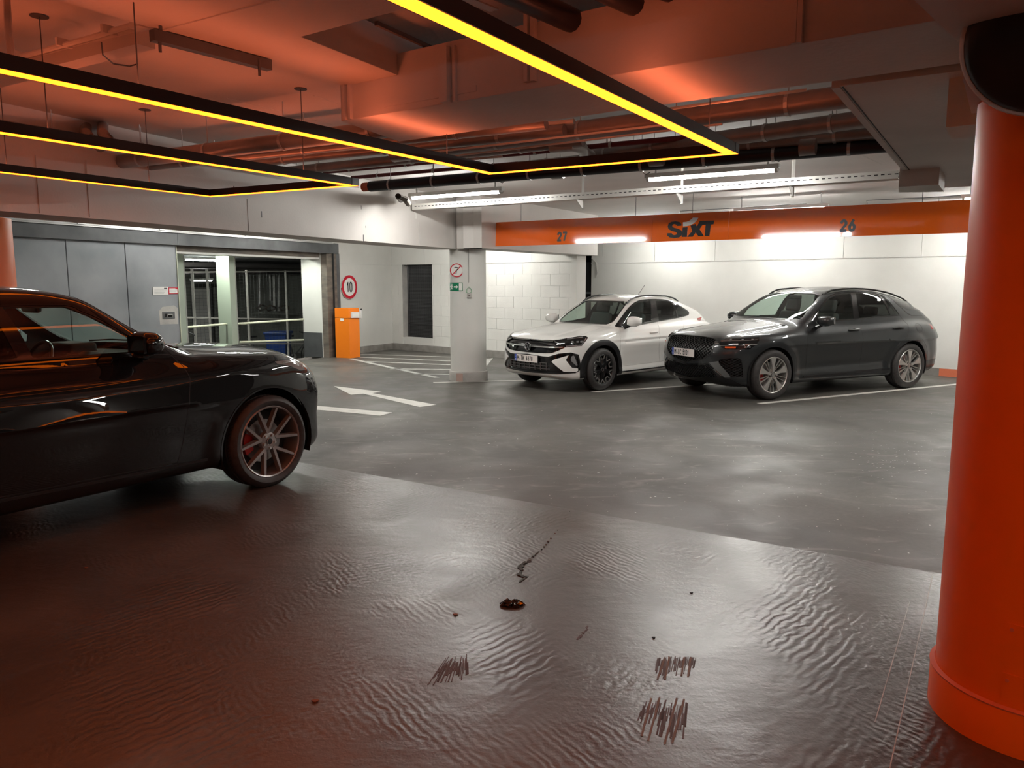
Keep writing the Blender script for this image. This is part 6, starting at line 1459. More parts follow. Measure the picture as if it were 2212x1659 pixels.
# baked outlines: (along, up) in car coordinates, traced for each car
R_GV = {
 'hood': ('T', [(0,0.14),(0.285,0.143),(0.49,0.15),(0.6,0.22),(0.745,0.382),(0.7,0.6),(0.66,0.8),(0.66,1.125),(0.7,1.364),(0.76,1.5),(0.73,1.53),(0.52,1.457),(0.2,1.4),(0,1.39)]),
 'grille': ('F', [(0,0.899),(0.271,0.897),(0.487,0.878),(0.524,0.842),(0.533,0.771),(0.517,0.684),(0.426,0.607),(0.282,0.558),(0,0.505)]),
 'intake': ('F', [(0,0.457),(0.44,0.506),(0.524,0.451),(0.594,0.338),(0.287,0.31),(0,0.275)]),
 'bumper_black': ('F', [(0,0.485),(0.465,0.534),(0.62,0.44),(0.7,0.33),(0.78,0.31),(0.8,0.27),(0.84,0.2),(0,0.18)]),
 'fin': ('O45', [(0.385,0.544),(0.523,0.577),(0.569,0.507),(0.677,0.381),(0.691,0.348),(0.614,0.344),(0.499,0.436)]),
 'side_intake': ('O45', [(0.53,0.592),(0.683,0.624),(0.791,0.623),(0.826,0.6),(0.853,0.491),(0.861,0.357),(0.705,0.363),(0.634,0.438),(0.547,0.52),(0.52,0.562)]),
 'headlight': ('O45', [(0.518,0.842),(0.548,0.87),(0.607,0.895),(1.054,0.917),(1.057,0.872),(1.017,0.81),(0.933,0.748),(0.622,0.746),(0.549,0.771),(0.523,0.811)]),
 'dlo': ('S', [(1.65,1.122),(1.792,1.238),(1.978,1.359),(2.186,1.475),(2.344,1.519),(2.52,1.536),(2.705,1.542),(3.1,1.533),(3.322,1.502),(3.392,1.465),(3.477,1.341),(3.592,1.172),(3.049,1.157),(2.643,1.134),(2.18,1.115)]),
 'front_window': ('S', [(1.807,1.143),(1.868,1.265),(2.046,1.379),(2.204,1.461),(2.347,1.502),(2.498,1.518),(2.673,1.524),(2.617,1.408),(2.541,1.143),(2.183,1.129)]),
 'rear_window': ('S', [(2.783,1.524),(3.08,1.518),(3.272,1.488),(3.315,1.401),(3.344,1.292),(3.371,1.176),(3.052,1.168),(2.666,1.144),(2.708,1.372)]),
 'quarter_window': ('S', [(3.337,1.477),(3.37,1.437),(3.447,1.327),(3.539,1.184),(3.408,1.176),(3.383,1.306)]),
 'front_door': ('S', [(1.611,1.092),(1.504,0.882),(1.51,0.676),(1.559,0.393),(2.021,0.385),(2.673,0.39),(2.668,0.506),(2.628,0.967),(2.721,1.125),(2.642,1.13),(2.179,1.112),(1.742,1.1)]),
 'rear_door': ('S', [(2.721,1.125),(2.628,0.967),(2.668,0.506),(2.673,0.39),(3.237,0.403),(3.306,0.519),(3.406,0.694),(3.571,0.814),(3.65,0.92),(3.704,1.033),(3.601,1.165),(3.048,1.154)]),
 'sill': ('S', [(1.558,0.387),(2.673,0.383),(3.262,0.402),(3.3,0.342),(1.546,0.312)]),
 'taillight': ('S', [(4.26,1.02),(4.36,1.0),(4.36,0.93),(4.28,0.94)]),
 'rear_side_glass': ('S', [(3.5,1.462),(3.7,1.44),(3.84,1.405),(3.93,1.35),(3.95,1.25),(3.86,1.245),(3.72,1.29),(3.6,1.36)]),
 'rear_bumper': ('S', [(4.18,0.43),(4.324,0.439),(4.8,0.47),(4.8,0.15),(4.18,0.15)]),
 'windshield': ('F', [(0,1.148),(0.3,1.147),(0.56,1.142),(0.715,1.142),(0.725,1.168),(0.675,1.29),(0.627,1.397),(0.564,1.49),(0.44,1.515),(0,1.533)]),
 'rear_screen': ('R', [(0,1.12),(0.56,1.12),(0.48,1.31),(0,1.33)]),
}
R_VW = {
 'hood': ('T', [(0,0.089),(0.221,0.094),(0.448,0.127),(0.56,0.2),(0.708,0.394),(0.66,0.66),(0.62,0.898),(0.6,1.109),(0.62,1.28),(0.478,1.24),(0.251,1.16),(0,1.13)]),
 'grille': ('F', [(0,0.801),(0.227,0.798),(0.464,0.805),(0.536,0.787),(0.62,0.744),(0.663,0.711),(0.577,0.661),(0.482,0.622),(0.28,0.611),(0,0.609)]),
 'headlight': ('O45', [(0.415,0.805),(0.614,0.843),(0.788,0.867),(0.903,0.872),(0.942,0.85),(0.901,0.798),(0.843,0.732),(0.699,0.724),(0.579,0.713),(0.528,0.739),(0.467,0.787)]),
 'lower_frame': ('F', [(0,0.578),(0.458,0.552),(0.6,0.605),(0.7,0.628),(0.75,0.625),(0.775,0.6),(0.789,0.565),(0.8,0.44),(0.797,0.363),(0.783,0.325),(0.73,0.312),(0.63,0.31),(0,0.292)]),
 'bumper_wing': ('O45', [(0.387,0.485),(0.416,0.517),(0.64,0.592),(0.601,0.518),(0.693,0.4),(0.781,0.387),(0.786,0.352),(0.764,0.336),(0.573,0.34),(0.496,0.394)]),
 'fog_light': ('O45', [(0.683,0.57),(0.713,0.586),(0.735,0.568),(0.781,0.436),(0.763,0.428),(0.701,0.483),(0.675,0.518)]),
 'dlo': ('S', [(1.293,0.991),(1.443,1.09),(1.625,1.208),(1.806,1.306),(1.954,1.362),(2.114,1.394),(2.36,1.405),(2.619,1.401),(2.838,1.382),(3.015,1.329),(3.214,1.244),(3.365,1.169),(3.349,1.135),(3.278,1.109),(2.941,1.077),(2.354,1.036),(2.004,1.007),(1.716,0.991),(1.339,0.976)]),
 'front_window': ('S', [(1.533,1.119),(1.656,1.208),(1.833,1.297),(1.992,1.357),(2.154,1.381),(2.347,1.39),(2.286,1.274),(2.188,1.055),(1.867,1.021),(1.488,0.995)]),
 'rear_window': ('S', [(2.494,1.385),(2.793,1.374),(2.928,1.345),(2.953,1.26),(2.946,1.138),(2.939,1.091),(2.389,1.048),(2.405,1.18)]),
 'quarter_window': ('S', [(2.964,1.33),(3.174,1.241),(3.333,1.165),(3.286,1.123),(2.974,1.095),(2.986,1.221)]),
 'front_door': ('S', [(1.326,0.966),(1.248,0.868),(1.24,0.696),(1.274,0.35),(1.79,0.352),(2.325,0.356),(2.264,0.639),(2.276,0.868),(2.351,1.027),(2.001,1.001),(1.71,0.982),(1.567,0.973)]),
 'rear_door': ('S', [(2.351,1.027),(2.276,0.868),(2.264,0.639),(2.325,0.356),(2.529,0.37),(2.588,0.526),(2.686,0.616),(2.899,0.738),(2.964,0.885),(3.089,1.067),(2.937,1.067)]),
 'taillight': ('S', [(3.605,1.045),(3.826,1.061),(3.727,1.008),(3.561,1.003)]),
 'windshield': ('F', [(0,1.018),(0.35,1.017),(0.53,1.018),(0.57,1.04),(0.592,1.062),(0.575,1.148),(0.52,1.28),(0.472,1.362),(0.4,1.372),(0,1.376)]),
 'rear_screen': ('R', [(0,1.07),(0.48,1.07),(0.44,1.17),(0,1.18)]),
}
R_VE = {
 'hood': ('T', [(0,0.09),(0.45,0.13),(0.68,0.24),(0.8,0.42),(0.868,0.73),(0.872,0.82),(0.872,1.146),(0.83,1.38),(0.8,1.6),(0.6,1.5),(0.3,1.42),(0,1.39)]),
 'headlight': ('O55', [(1.118,1.041),(0.899,1.03),(0.744,1.016),(0.64,1.0),(0.62,0.955),(0.8,0.932),(0.9,0.945),(0.985,0.985),(1.112,1.02)]),
 'dlo': ('S', [(4.1,1.5),(3.5,1.545),(2.711,1.55),(2.311,1.546),(2.233,1.51),(2.13,1.457),(2.029,1.386),(1.93,1.305),(1.82,1.225),(1.73,1.178),(2.005,1.195),(2.27,1.202),(2.8,1.212),(3.6,1.225),(4.0,1.26),(4.2,1.36)]),
 'front_window': ('S', [(2.7,1.54),(2.559,1.538),(2.323,1.536),(2.291,1.522),(2.186,1.47),(2.06,1.39),(1.95,1.308),(1.9,1.265),(1.9,1.21),(2.268,1.213),(2.615,1.218),(2.64,1.34),(2.67,1.45)]),
 'rear_window': ('S', [(3.45,1.53),(2.78,1.54),(2.752,1.43),(2.72,1.3),(2.705,1.224),(3.0,1.23),(3.5,1.235),(3.62,1.3)]),
 'front_door': ('S', [(1.66,1.165),(1.6,1.08),(1.575,0.983),(1.6,0.868),(1.66,0.505),(1.7,0.363),(2.184,0.375),(2.753,0.385),(2.754,0.636),(2.735,0.913),(2.69,1.06),(2.66,1.215),(2.271,1.203),(1.994,1.195)]),
 'rear_door': ('S', [(2.66,1.215),(2.69,1.06),(2.735,0.913),(2.754,0.636),(2.753,0.385),(3.2,0.39),(3.3,0.6),(3.45,0.8),(3.62,0.95),(3.7,1.1),(3.72,1.23)]),
 'windshield': ('F', [(0,1.19),(0.45,1.19),(0.7,1.185),(0.755,1.19),(0.75,1.24),(0.69,1.38),(0.63,1.5),(0.575,1.575),(0.45,1.6),(0,1.615)]),
 'rear_screen': ('R', [(0,1.2),(0.6,1.2),(0.54,1.4),(0,1.42)]),
 'grille': ('F', [(0,0.9),(0.45,0.9),(0.5,0.82),(0.45,0.75),(0,0.74)]),
}
PG = (3.379, 11.867, math.radians(205.3)); PW = (.853, 12.63, math.radians(222.3)); PV = (-2.791, 6.786, math.radians(56.5))

def finish(k, paint, glasses, holes=('hole',), shell_s=(1.15, 4.35)):
    """links the named skin pieces of a car"""
    c, rt = k.c, k.rt; made = {}
    for nm in k.names:
        if nm in holes or nm in ('grille', 'intake', 'side_intake', 'lower_frame'): continue
        faces = k.tagged(nm)
        if not faces: continue
        mat = paint.get(nm, paint['body'])
        sides = (1, -1) if nm in ('front_door', 'rear_door', 'front_window', 'rear_window', 'quarter_window', 'headlight', 'taillight', 'fin', 'bumper_wing', 'fog_light', 'arch_trim', 'dlo', 'rear_side_glass') else (0,)
        real = {'front_door': 'door', 'rear_door': 'door', 'front_window': 'side_window', 'rear_window': 'side_window', 'quarter_window': 'side_window', 'dlo': 'window_frame', 'fin': 'bumper_fin', 'arch_trim': 'wheel_arch_trim', 'rear_screen': 'rear_window'}.get(nm, nm)
        for sd_ in sides:
            fs = faces if sd_ == 0 else k.side(faces, sd_)
            if not fs: continue
            off, sk = {'arch_trim': (.010, .03), 'fin': (.008, .02), 'bumper_wing': (.012, .03), 'sill': (.0, 0), 'bumper_black': (-.004, 0)}.get(nm, (0.0, 0.0))
            groups = [fs] if nm != 'arch_trim' else [[f for f in fs if (k.P[f[0], 0] < 2.2) == q] for q in (True, False)]
            for g_ in groups: o = k.make(g_, real, mat, off, sk); made.setdefault(nm, []).append(o)
    sh = [f for f, g in k.F if k.names[g] in ('body', 'hood', 'front_door', 'rear_door', 'roof', 'dlo') and shell_s[0] < k.P[list(f), 0].mean() < shell_s[1] and k.P[f[0], 2] > .35]
    k.make(sh, 'interior_lining', 'interior_grey', -.014, flip=True)
    return made

# ------------------------------------------------------------------ dark grey parked car
def build_grey():
    c, R_ = GV, R_GV
    rt = root('car', (PG[0], PG[1], 0), 'dark grey parked car with diamond mesh grille under bay number 26', 'car', None, PG[2])
    k = Skin(c, rt, .031)
    for nm in ('front_door', 'rear_door'): k.cut(nm, 'S', R_[nm][1])
    k.cut('hood', 'T', R_['hood'][1])
    for nm in ('bumper_black', 'grille', 'intake'): k.cut(nm, 'F', smooth_poly(R_[nm][1], 2) if nm == 'grille' else R_[nm][1])
    for nm in ('fin', 'side_intake', 'headlight'): k.cut(nm, 'O45', R_[nm][1])
    k.cut('windshield', 'F', R_['windshield'][1]); k.cut('rear_screen', 'R', R_['rear_screen'][1])
    k.cut('dlo', 'S', smooth_poly(R_['dlo'][1], 2)); 
    for nm in ('front_window', 'rear_window', 'quarter_window'): k.cut(nm, 'S', R_[nm][1])
    k.cut('taillight', 'S', R_['taillight'][1]); k.cut('rear_side_glass', 'S', R_['rear_side_glass'][1]); k.cut('rear_bumper', 'S', R_['rear_bumper'][1])
    k.cut('sill', 'S', R_['sill'][1])
    for ax in (c.fo, c.fo + c.wb): k.cut('hole', 'S', circ(ax, c.wr, c.ar, 44), anyface=True, ymin=.42)
    k.freeze()
    made = finish(k, {'body': 'paint_grey', 'windshield': 'glass_clear', 'rear_screen': 'glass_dark', 'front_window': 'glass_side', 'rear_window': 'glass_dark', 'quarter_window': 'glass_dark', 'dlo': 'black_gloss', 'headlight': 'black_gloss', 'taillight': 'lens_red', 'rear_side_glass': 'black_gloss', 'bumper_black': 'black_gloss', 'rear_bumper': 'satin_dark', 'sill': 'paint_grey', 'fin': 'fin_lit_grey'}, None)
    # recessed mouths with meshes
    for nm, pitch, dep in (('grille', (.062, .050), .045), ('intake', (.05, .036), .05), ('side_intake', (.055, .04), .04)):
        fs = k.tagged(nm); base = k.make(fs, nm if nm == 'grille' else 'air_intake', 'black_matt', -dep); 
        kind = 'F' if nm != 'side_intake' else 'O45'; poly = R_[nm][1]
        if kind == 'F':
            h = [(max(a, 0), b) for a, b in poly]; full = h + [(-a, b) for a, b in reversed(h)]
            k.strip('mesh', kind, lattice(full, *pitch), .0075 if nm == 'grille' else .006, -.004, 'satin_dark' if nm == 'grille' else 'black_plastic', mir=False, parent=base, depth=.022, sub=4)
        else: k.strip('mesh', kind, lattice(poly, .075, .038), .008, -.002, 'black_plastic', parent=base, depth=.02, sub=3)
        k.bead('surround', k.rim_chains([nm]), .012 if nm == 'grille' else .007, .005, 'satin_dark' if nm == 'grille' else 'black_gloss', depth=.045, parent=base)
    k.bead('panel_gap', k.rim_chains(['hood', 'front_door', 'rear_door'], ['body', 'front_door', 'rear_door', 'sill', 'fin', 'bumper_black']), .006, .0008, 'black_matt')
    k.bead('panel_gap', k.rim_chains(['front_door'], ['rear_door']), .006, .0008, 'black_matt')
    k.bead('window_trim', k.rim_chains(['dlo', 'front_window', 'rear_window', 'quarter_window'], ['body', 'front_door', 'rear_door']), .012, .004, 'satin_dark')
    k.bead('window_seal', k.rim_chains(['windshield', 'rear_screen']), .02, .002, 'black_plastic', depth=.012)
    for sg_ in (1, -1):
        for a_ in (c.fo, c.fo + c.wb): k.bead('arch_edge', k.rim_chains(['hole']), .012, .003, 'black_plastic', depth=.03, keep=lambda p: p[1] * sg_ > 0 and abs(p[0] - a_) < .8)
    hl = made['headlight']
    for zz, m, w_ in ((.868, 'chrome', .008), (.806, 'chrome', .008)): k.strip('light_strip', 'O45', [[(.535, zz - .012), (.7, zz), (1.03, zz + .012)]], w_, .004, m, parent=hl)
    k.strip('lamp_part_or_glint', 'O45', [[(.70, .822), (.78, .824)]], .018, .003, 'sign_white', parent=hl); k.strip('indicator', 'O45', [[(.60, .775), (.75, .779)]], .026, .003, 'lens_amber', parent=hl)  # the white strip is a reflection painted into the headlight
    for x in (.66, .82, .95): k.strip('lamp_part_or_glint', 'O45', [[(x, .887), (x + .03, .888)]], .02, .002, 'lens_clear', parent=hl)
    for x in (.86, .92): k.strip('lamp_part_or_glint', 'O45', [[(x, .782), (x + .03, .783)]], .022, .002, 'lens_clear', parent=hl)
    k.strip('chrome_bracket', 'O45', [[(.45, .845), (.50, .842)], [(.45, .825), (.51, .822)]], .010, .005, 'chrome')
    k.strip('bumper_trim', 'O45', [[(.455, .455), (.50, .458)], [(.455, .452), (.56, .372)], [(.56, .372), (.60, .376)]], .006, .006, 'chrome')
    k.strip('bumper_crease', 'F', [[(0, .47), (.45, .52), (.58, .44), (.66, .36)]], .010, .006, 'black_gloss')
    k.strip('door_crease', 'S', [[(1.62, .43), (2.6, .47), (3.2, .50)]], .004, .001, 'paint_grey')
    k.strip('quarter_line', 'S', [[(3.48, 1.475), (3.60, 1.36), (3.80, 1.20), (3.90, 1.165), (4.2, 1.16)]], .010, .003, 'satin_dark')
    k.strip('sill_line', 'S', [[(1.5, .30), (2.4, .31), (3.3, .34)]], .03, .004, 'black_plastic')
    for ax in (c.fo, c.fo + c.wb): k.strip('arch_line', 'S', [[(ax + (c.ar + .075) * math.cos(a), c.wr + (c.ar + .075) * math.sin(a)) for a in np.linspace(.05, 3.05, 16)]], .004, .0012, 'paint_grey')
    for s0, s1, z in ((2.36, 2.60, .972), (3.32, 3.57, .978)):
        for sd_ in (1, -1):
            P = project(c, View('S', sd_ < 0), [(s0, z), ((s0 + s1) / 2, z + .003), (s1, z + .006)]); P = [Vector((c.fo - q[0], q[1] + sd_ * .022, q[2])) for q in P]
            P[0].y -= sd_ * .018; P[2].y -= sd_ * .018
            h = MB().tube([P[0], P[0].lerp(P[1], .3) + Vector((0, sd_ * .012, 0)), P[1], P[1].lerp(P[2], .7) + Vector((0, sd_ * .012, 0)), P[2]], [.010, .014, .015, .014, .010], 8).build('door_handle', 'satin_dark', rt, sub=(0, 0, 0), smooth=True)
            q = project(c, View('S', sd_ < 0), [((s0 + s1) / 2, z - .012)])[0]; MB().lathe([(0, sd_ * .002), (.04, sd_ * .001)], 16, (c.fo - q[0], q[1], q[2]), ax='y').build('handle_cup', 'black_matt', h, sub=(0, 0, 0))
    q = circ(3.93, .965, .075, 24); k.strip('fuel_flap', 'S', [q + [q[0]]], .004, .001, 'black_matt', mir=False, sub=1)
    for sd_ in (1, -1): door_mirror(c, rt, 1.80, .985, 1.13, sd_, 'paint_grey', (.13, .24, .15), 1.72, 1.02, .86)
    roof_rail(c, rt, 2.15, 4.05, .56, .028)
    number_plate(c, rt, -.022, -.035, .655, [('M', .052), ('*', 0), ('L', .040), ('C', .044), (' ', .03), ('5', .042), ('1', .030), ('0', .042), ('1', .030)])
    # winged badge on the bonnet nose kept plain, small oval
    q = project(c, View('O25'), [(.33, .86)])[0]
    cabin(c, rt, 1, 1.09, 1.28, 2.05, 2.95, seat_z=.66)
    # papers on the dash and a box on the passenger side
    MB().bar((c.fo - 1.50, .55, 1.095), (c.fo - 1.50, .33, 1.095), .16, .004).build('dash_paper', 'paper_teal', rt, sub=(0, 0, 0))
    MB().box((c.fo - 1.80, -.30, 1.08), (c.fo - 1.70, -.02, 1.17)).build('display', 'interior', rt, sub=(0, 0, 0))
    mz = top_z(c, 2.22, 0) - .10; rbox(c.fo - 2.16, 0, mz, .05, .24, .07, .02, 'rear_view_mirror', 'black_plastic', rt)
    car_base(c, rt, k); w_ = make_wheel(rt, 'gv', c.wr, .235, .264); place_wheels(c, rt, w_, .825)
    k.bm.free()
# ------------------------------------------------------------------ white parked car
def build_white():
    c, R_ = VW, R_VW
    rt = root('car', (PW[0], PW[1], 0), 'white parked car with black wheel arch trims under bay number 27', 'car', None, PW[2])
    k = Skin(c, rt, .031)
    for nm in ('front_door', 'rear_door'): k.cut(nm, 'S', R_[nm][1])
    k.cut('hood', 'T', R_['hood'][1]); k.cut('grille', 'F', R_['grille'][1])
    k.cut('lower_frame', 'F', R_['lower_frame'][1]); k.cut('headlight', 'O45', R_['headlight'][1])
    k.cut('bumper_wing', 'O45', R_['bumper_wing'][1]); k.cut('fog_light', 'O45', smooth_poly(R_['fog_light'][1], 2))
    k.cut('windshield', 'F', R_['windshield'][1]); k.cut('rear_screen', 'R', R_['rear_screen'][1])
    k.cut('dlo', 'S', smooth_poly(R_['dlo'][1], 2))
    for nm in ('front_window', 'rear_window', 'quarter_window'): k.cut(nm, 'S', R_[nm][1])
    k.cut('taillight', 'S', R_['taillight'][1])
    for ax in (c.fo, c.fo + c.wb):
        a = [(ax + (c.ar + .085) * math.cos(t), c.wr + (c.ar + .085) * math.sin(t)) for t in np.linspace(-.22, math.pi + .22, 40)]
        k.cut('arch_trim', 'S', a, ymin=.5)
        k.cut('hole', 'S', circ(ax, c.wr, c.ar, 44), anyface=True, ymin=.40)
    k.freeze()
    made = finish(k, {'body': 'paint_white', 'windshield': 'glass_clear', 'rear_screen': 'glass_dark', 'front_window': 'glass_side', 'rear_window': 'glass_dark', 'quarter_window': 'glass_dark', 'dlo': 'black_gloss', 'headlight': 'black_gloss', 'taillight': 'lens_red', 'bumper_wing': 'paint_white', 'fog_light': 'lens_clear', 'arch_trim': 'black_plastic'}, None, shell_s=(1.0, 4.0))
    g = k.make(k.tagged('grille'), 'grille', 'black_gloss', -.02); gi = [(max(a, 0), b) for a, b in R_['grille'][1]]
    k.bead('surround', k.rim_chains(['grille'], ['body', 'hood']), .012, .004, 'black_gloss', depth=.03, parent=g)
    k.strip('chrome_bar', 'F', [[(.01, .70), (.3, .702), (.52, .705), (.64, .712)]], .020, .004, 'satin', parent=g, depth=.02)
    k.strip('chrome_bar', 'F', [[(.01, .796), (.3, .793), (.46, .797)]], .008, .005, 'satin', parent=g, depth=.01)
    lf = k.make(k.tagged('lower_frame'), 'lower_grille', 'black_gloss', -.006); 
    mouth = [(-.55, .50), (.55, .50), (.60, .42), (.46, .335), (-.46, .335), (-.60, .42)]
    k.strip('grille_bar', 'F', lattice([(-.46, .345), (.46, .345), (.40, .46), (-.40, .46)], .115, .045, 'grid'), .008, .012, 'pipe_dark', mir=False, parent=lf, depth=.01, sub=3)
    k.strip('frame_edge', 'F', [[(0, .545), (.44, .545), (.60, .60), (.74, .62), (.785, .59), (.795, .42), (.77, .33), (.45, .315), (0, .30)]], .03, .008, 'black_gloss', parent=(lf, lf))
    hl = made['headlight']
    k.strip('daylight_strip', 'O45', [[(.43, .792), (.52, .748)], [(.60, .728), (.83, .742)], [(.62, .833), (.86, .858)], [(.915, .845), (.84, .748)]], .014, .004, 'lens_clear', parent=hl)
    for x in (.68, .76, .82): k.strip('lamp_part_or_glint', 'O45', [[(x, .790), (x + .035, .794)]], .026, .003, 'lens_clear', parent=hl)
    k.bead('headlight_edge', k.rim_chains(['headlight']), .006, .003, 'black_plastic')
    k.bead('panel_gap', k.rim_chains(['hood', 'front_door', 'rear_door'], ['body', 'front_door', 'rear_door']), .005, .0006, 'grey_concrete')
    k.bead('panel_gap', k.rim_chains(['front_door'], ['rear_door']), .005, .0006, 'grey_concrete')
    k.bead('window_seal', k.rim_chains(['windshield', 'rear_screen']), .022, .002, 'black_plastic', depth=.012)
    k.bead('window_trim', k.rim_chains(['dlo', 'front_window', 'rear_window', 'quarter_window'], ['body', 'front_door', 'rear_door']), .010, .003, 'black_plastic')
    k.strip('sill_line', 'S', [[(1.25, .262), (2.2, .262), (3.0, .27)]], .02, .004, 'black_plastic')
    # round badge on the grille: ring with the two stacked letters
    X = c.fo + .012; e = MB().tube([Vector((X, .02 + .062 * math.cos(t * math.pi / 20), .698 + .062 * math.sin(t * math.pi / 20))) for t in range(40)], .0055, 6, closed=True).build('badge', 'chrome', rt, sub=(0, 0, 0), smooth=True)
    MB().lathe([(0, 0), (.060, -.002)], 30, (X - .004, .02, .698), ax='x').build('badge_disc', 'black_gloss', e, sub=(0, 0, 0))
    for pts in ([(-.026, .052), (0, .008), (.026, .052)], [(-.052, .026), (-.024, -.048), (0, .0), (.024, -.048), (.052, .026)]):
        for a, b in zip(pts[:-1], pts[1:]): MB().bar((X + .001, .02 + a[0], .698 + a[1]), (X + .001, .02 + b[0], .698 + b[1]), .009, .005, up=(1, 0, 0)).build('badge_letter', 'chrome', e, sub=(0, 0, 0))
    for s0, s1, z in ((2.02, 2.24, .862), (2.98, 3.18, .90)):
        for sd_ in (1, -1):
            P = project(c, View('S', sd_ < 0), [(s0, z), ((s0 + s1) / 2, z + .003), (s1, z + .006)]); P = [Vector((c.fo - q[0], q[1] + sd_ * .02, q[2])) for q in P]; P[0].y -= sd_ * .016; P[2].y -= sd_ * .016
            MB().tube([P[0], P[0].lerp(P[1], .3) + Vector((0, sd_ * .01, 0)), P[1], P[1].lerp(P[2], .7) + Vector((0, sd_ * .01, 0)), P[2]], [.010, .014, .015, .014, .010], 8).build('door_handle', 'paint_white', rt, sub=(0, 0, 0), smooth=True)
    for sd_ in (1, -1): door_mirror(c, rt, 1.50, .93, 1.07, sd_, 'paint_white', (.12, .24, .16), 1.42, .965, .78)
    roof_rail(c, rt, 1.80, 3.25, .50, .028, 'black_plastic', .014)
    z = top_z(c, 2.75, 0); MB().tube([(c.fo - 2.75, 0, z), (c.fo - 2.93, 0, z + .17)], .004, 6).build('aerial', 'black_plastic', rt, sub=(0, 0, 0)); 
    number_plate(c, rt, -.020, -.01, .508, [('M', .050), ('*', 0), ('T', .040), ('K', .044), (' ', .03), ('4', .040), ('8', .040), ('7', .038), ('8', .040)])
    cabin(c, rt, 1, .97, 1.08, 1.78, 2.62, seat_z=.60)
    MB().bar((c.fo - 1.35, .52, 1.0), (c.fo - 1.35, .25, 1.0), .16, .004).build('dash_paper', 'paper_teal', rt, sub=(0, 0, 0))
    mz = top_z(c, 1.95, 0) - .09; rbox(c.fo - 1.90, 0, mz, .05, .23, .065, .02, 'rear_view_mirror', 'black_plastic', rt)
    MB().tube([(c.fo - 1.86, .42, 1.36), (c.fo - 1.87, .42, 1.36)], .02, 12).build('sticker', 'sign_white', rt, sub=(0, 0, 0))
    car_base(c, rt, k); w_ = make_wheel(rt, 'vw', c.wr, .205, .236); place_wheels(c, rt, w_, .765)
    k.bm.free()
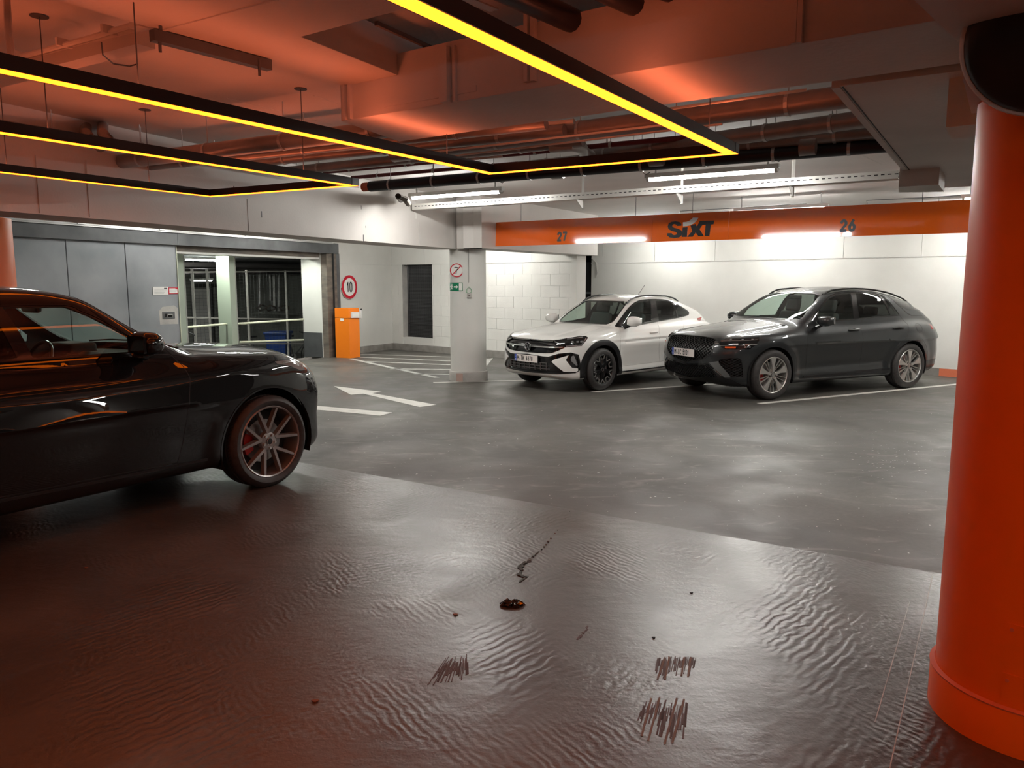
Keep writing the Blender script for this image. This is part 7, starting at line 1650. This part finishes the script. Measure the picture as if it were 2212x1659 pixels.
# ------------------------------------------------------------------ black car in front
def build_black():
    c, R_ = VE, R_VE
    rt = root('car', (PV[0], PV[1], 0), 'glossy black car nearest the viewer, cut by the picture edge, reflecting orange lines', 'car', None, PV[2])
    k = Skin(c, rt, .026)
    for nm in ('front_door', 'rear_door'): k.cut(nm, 'S', R_[nm][1])
    k.cut('hood', 'T', smooth_poly(R_['hood'][1], 2)); k.cut('headlight', 'O55', R_['headlight'][1])
    k.cut('windshield', 'F', R_['windshield'][1]); k.cut('rear_screen', 'R', R_['rear_screen'][1]); k.cut('grille', 'F', R_['grille'][1])
    k.cut('dlo', 'S', smooth_poly(R_['dlo'][1], 2))
    for nm in ('front_window', 'rear_window'): k.cut(nm, 'S', R_[nm][1])
    k.cut('taillight', 'S', [(4.35, 1.0), (4.7, 1.0), (4.7, .92), (4.35, .93)])
    for ax in (c.fo, c.fo + c.wb): k.cut('hole', 'S', circ(ax, c.wr, c.ar, 56), anyface=True, ymin=.42)
    k.freeze()
    made = finish(k, {'body': 'paint_black', 'windshield': 'glass_clear', 'rear_screen': 'glass_dark', 'front_window': 'glass_front', 'rear_window': 'glass_dark', 'dlo': 'black_gloss', 'headlight': 'lens_clear', 'taillight': 'lens_red'}, None, shell_s=(1.3, 4.35))
    g = k.make(k.tagged('grille'), 'grille', 'black_matt', -.03); full = [(a, b) for a, b in R_['grille'][1]]; full = full + [(-a, b) for a, b in reversed(full)]
    k.strip('mesh', 'F', lattice(full, .06, .035, 'grid'), .006, -.004, 'black_gloss', mir=False, parent=g, depth=.02, sub=3)
    k.bead('panel_gap', k.rim_chains(['hood', 'front_door', 'rear_door'], ['body', 'front_door', 'rear_door']), .005, .0006, 'black_matt')
    k.bead('window_seal', k.rim_chains(['windshield', 'rear_screen']), .02, .002, 'black_plastic', depth=.012)
    k.bead('window_trim', k.rim_chains(['dlo', 'front_window', 'rear_window'], ['body', 'front_door', 'rear_door']), .008, .003, 'black_gloss')
    for sg_ in (1, -1):
        for a_ in (c.fo, c.fo + c.wb): k.bead('arch_edge', k.rim_chains(['hole']), .014, .004, 'black_gloss', depth=.03, keep=lambda p: p[1] * sg_ > 0 and abs(p[0] - a_) < .8)
    k.strip('sill_line', 'S', [[(1.45, .34), (2.4, .35), (3.2, .37)]], .02, .004, 'black_plastic')
    k.strip('lamp_part_or_glint', 'O55', [[(.78, 1.008), (.90, 1.018), (1.05, 1.022)], [(.80, .985), (.83, .955)]], .012, .003, 'chrome', parent=made['headlight'])
    # ring round the cowl scoop at the screen foot
    for sd_ in (1, -1): door_mirror(c, rt, 1.98, 1.03, 1.275, sd_, 'paint_black', (.12, .25, .17), 1.88, 1.17, .86)
    # wipers and cowl
    for y0, y1 in ((-.55, .0), (.05, .60)):
        P = [Vector((c.fo - s, y, 1.20)) for s, y in ((1.42, y0), (1.50, y1))]; P = [Vector((p.x, p.y, top_z(c, c.fo - p.x, p.y) + .015)) for p in P]; MB().tube([P[0], P[0].lerp(P[1], .5) + UP * .01, P[1]], .007, 6).build('wiper', 'black_plastic', rt, sub=(0, 0, 0))
    cabin(c, rt, 1, 1.16, 1.42, 2.15, 3.05, seat_z=.68)
    mz = top_z(c, 2.2, 0) - .12; rbox(c.fo - 2.22, 0, mz, .05, .24, .075, .03, 'rear_view_mirror', 'black_plastic', rt)
    car_base(c, rt, k); w_ = make_wheel(rt, 'velar', c.wr, .255, .298); place_wheels(c, rt, w_, .83)
    # the seen right side has the B pillar bright edge line
    k.bm.free()
principled('satin_dark', (.06, .06, .06), .25, metal=.7)
principled('fin_lit_grey', (.17, .18, .18), .3, metal=.4, coat=.8)  # body-colour fin made lighter, the light it catches put into the colour
principled('lens_amber_dull', (.25, .05, .02), .2, coat=.5)
glass('glass_front', (.78, .90, .85), 1.5)
import time as _t
_t0 = _t.time()
build_black(); print('black', round(_t.time() - _t0, 1)); build_grey(); print('grey', round(_t.time() - _t0, 1)); build_white(); print('white', round(_t.time() - _t0, 1))
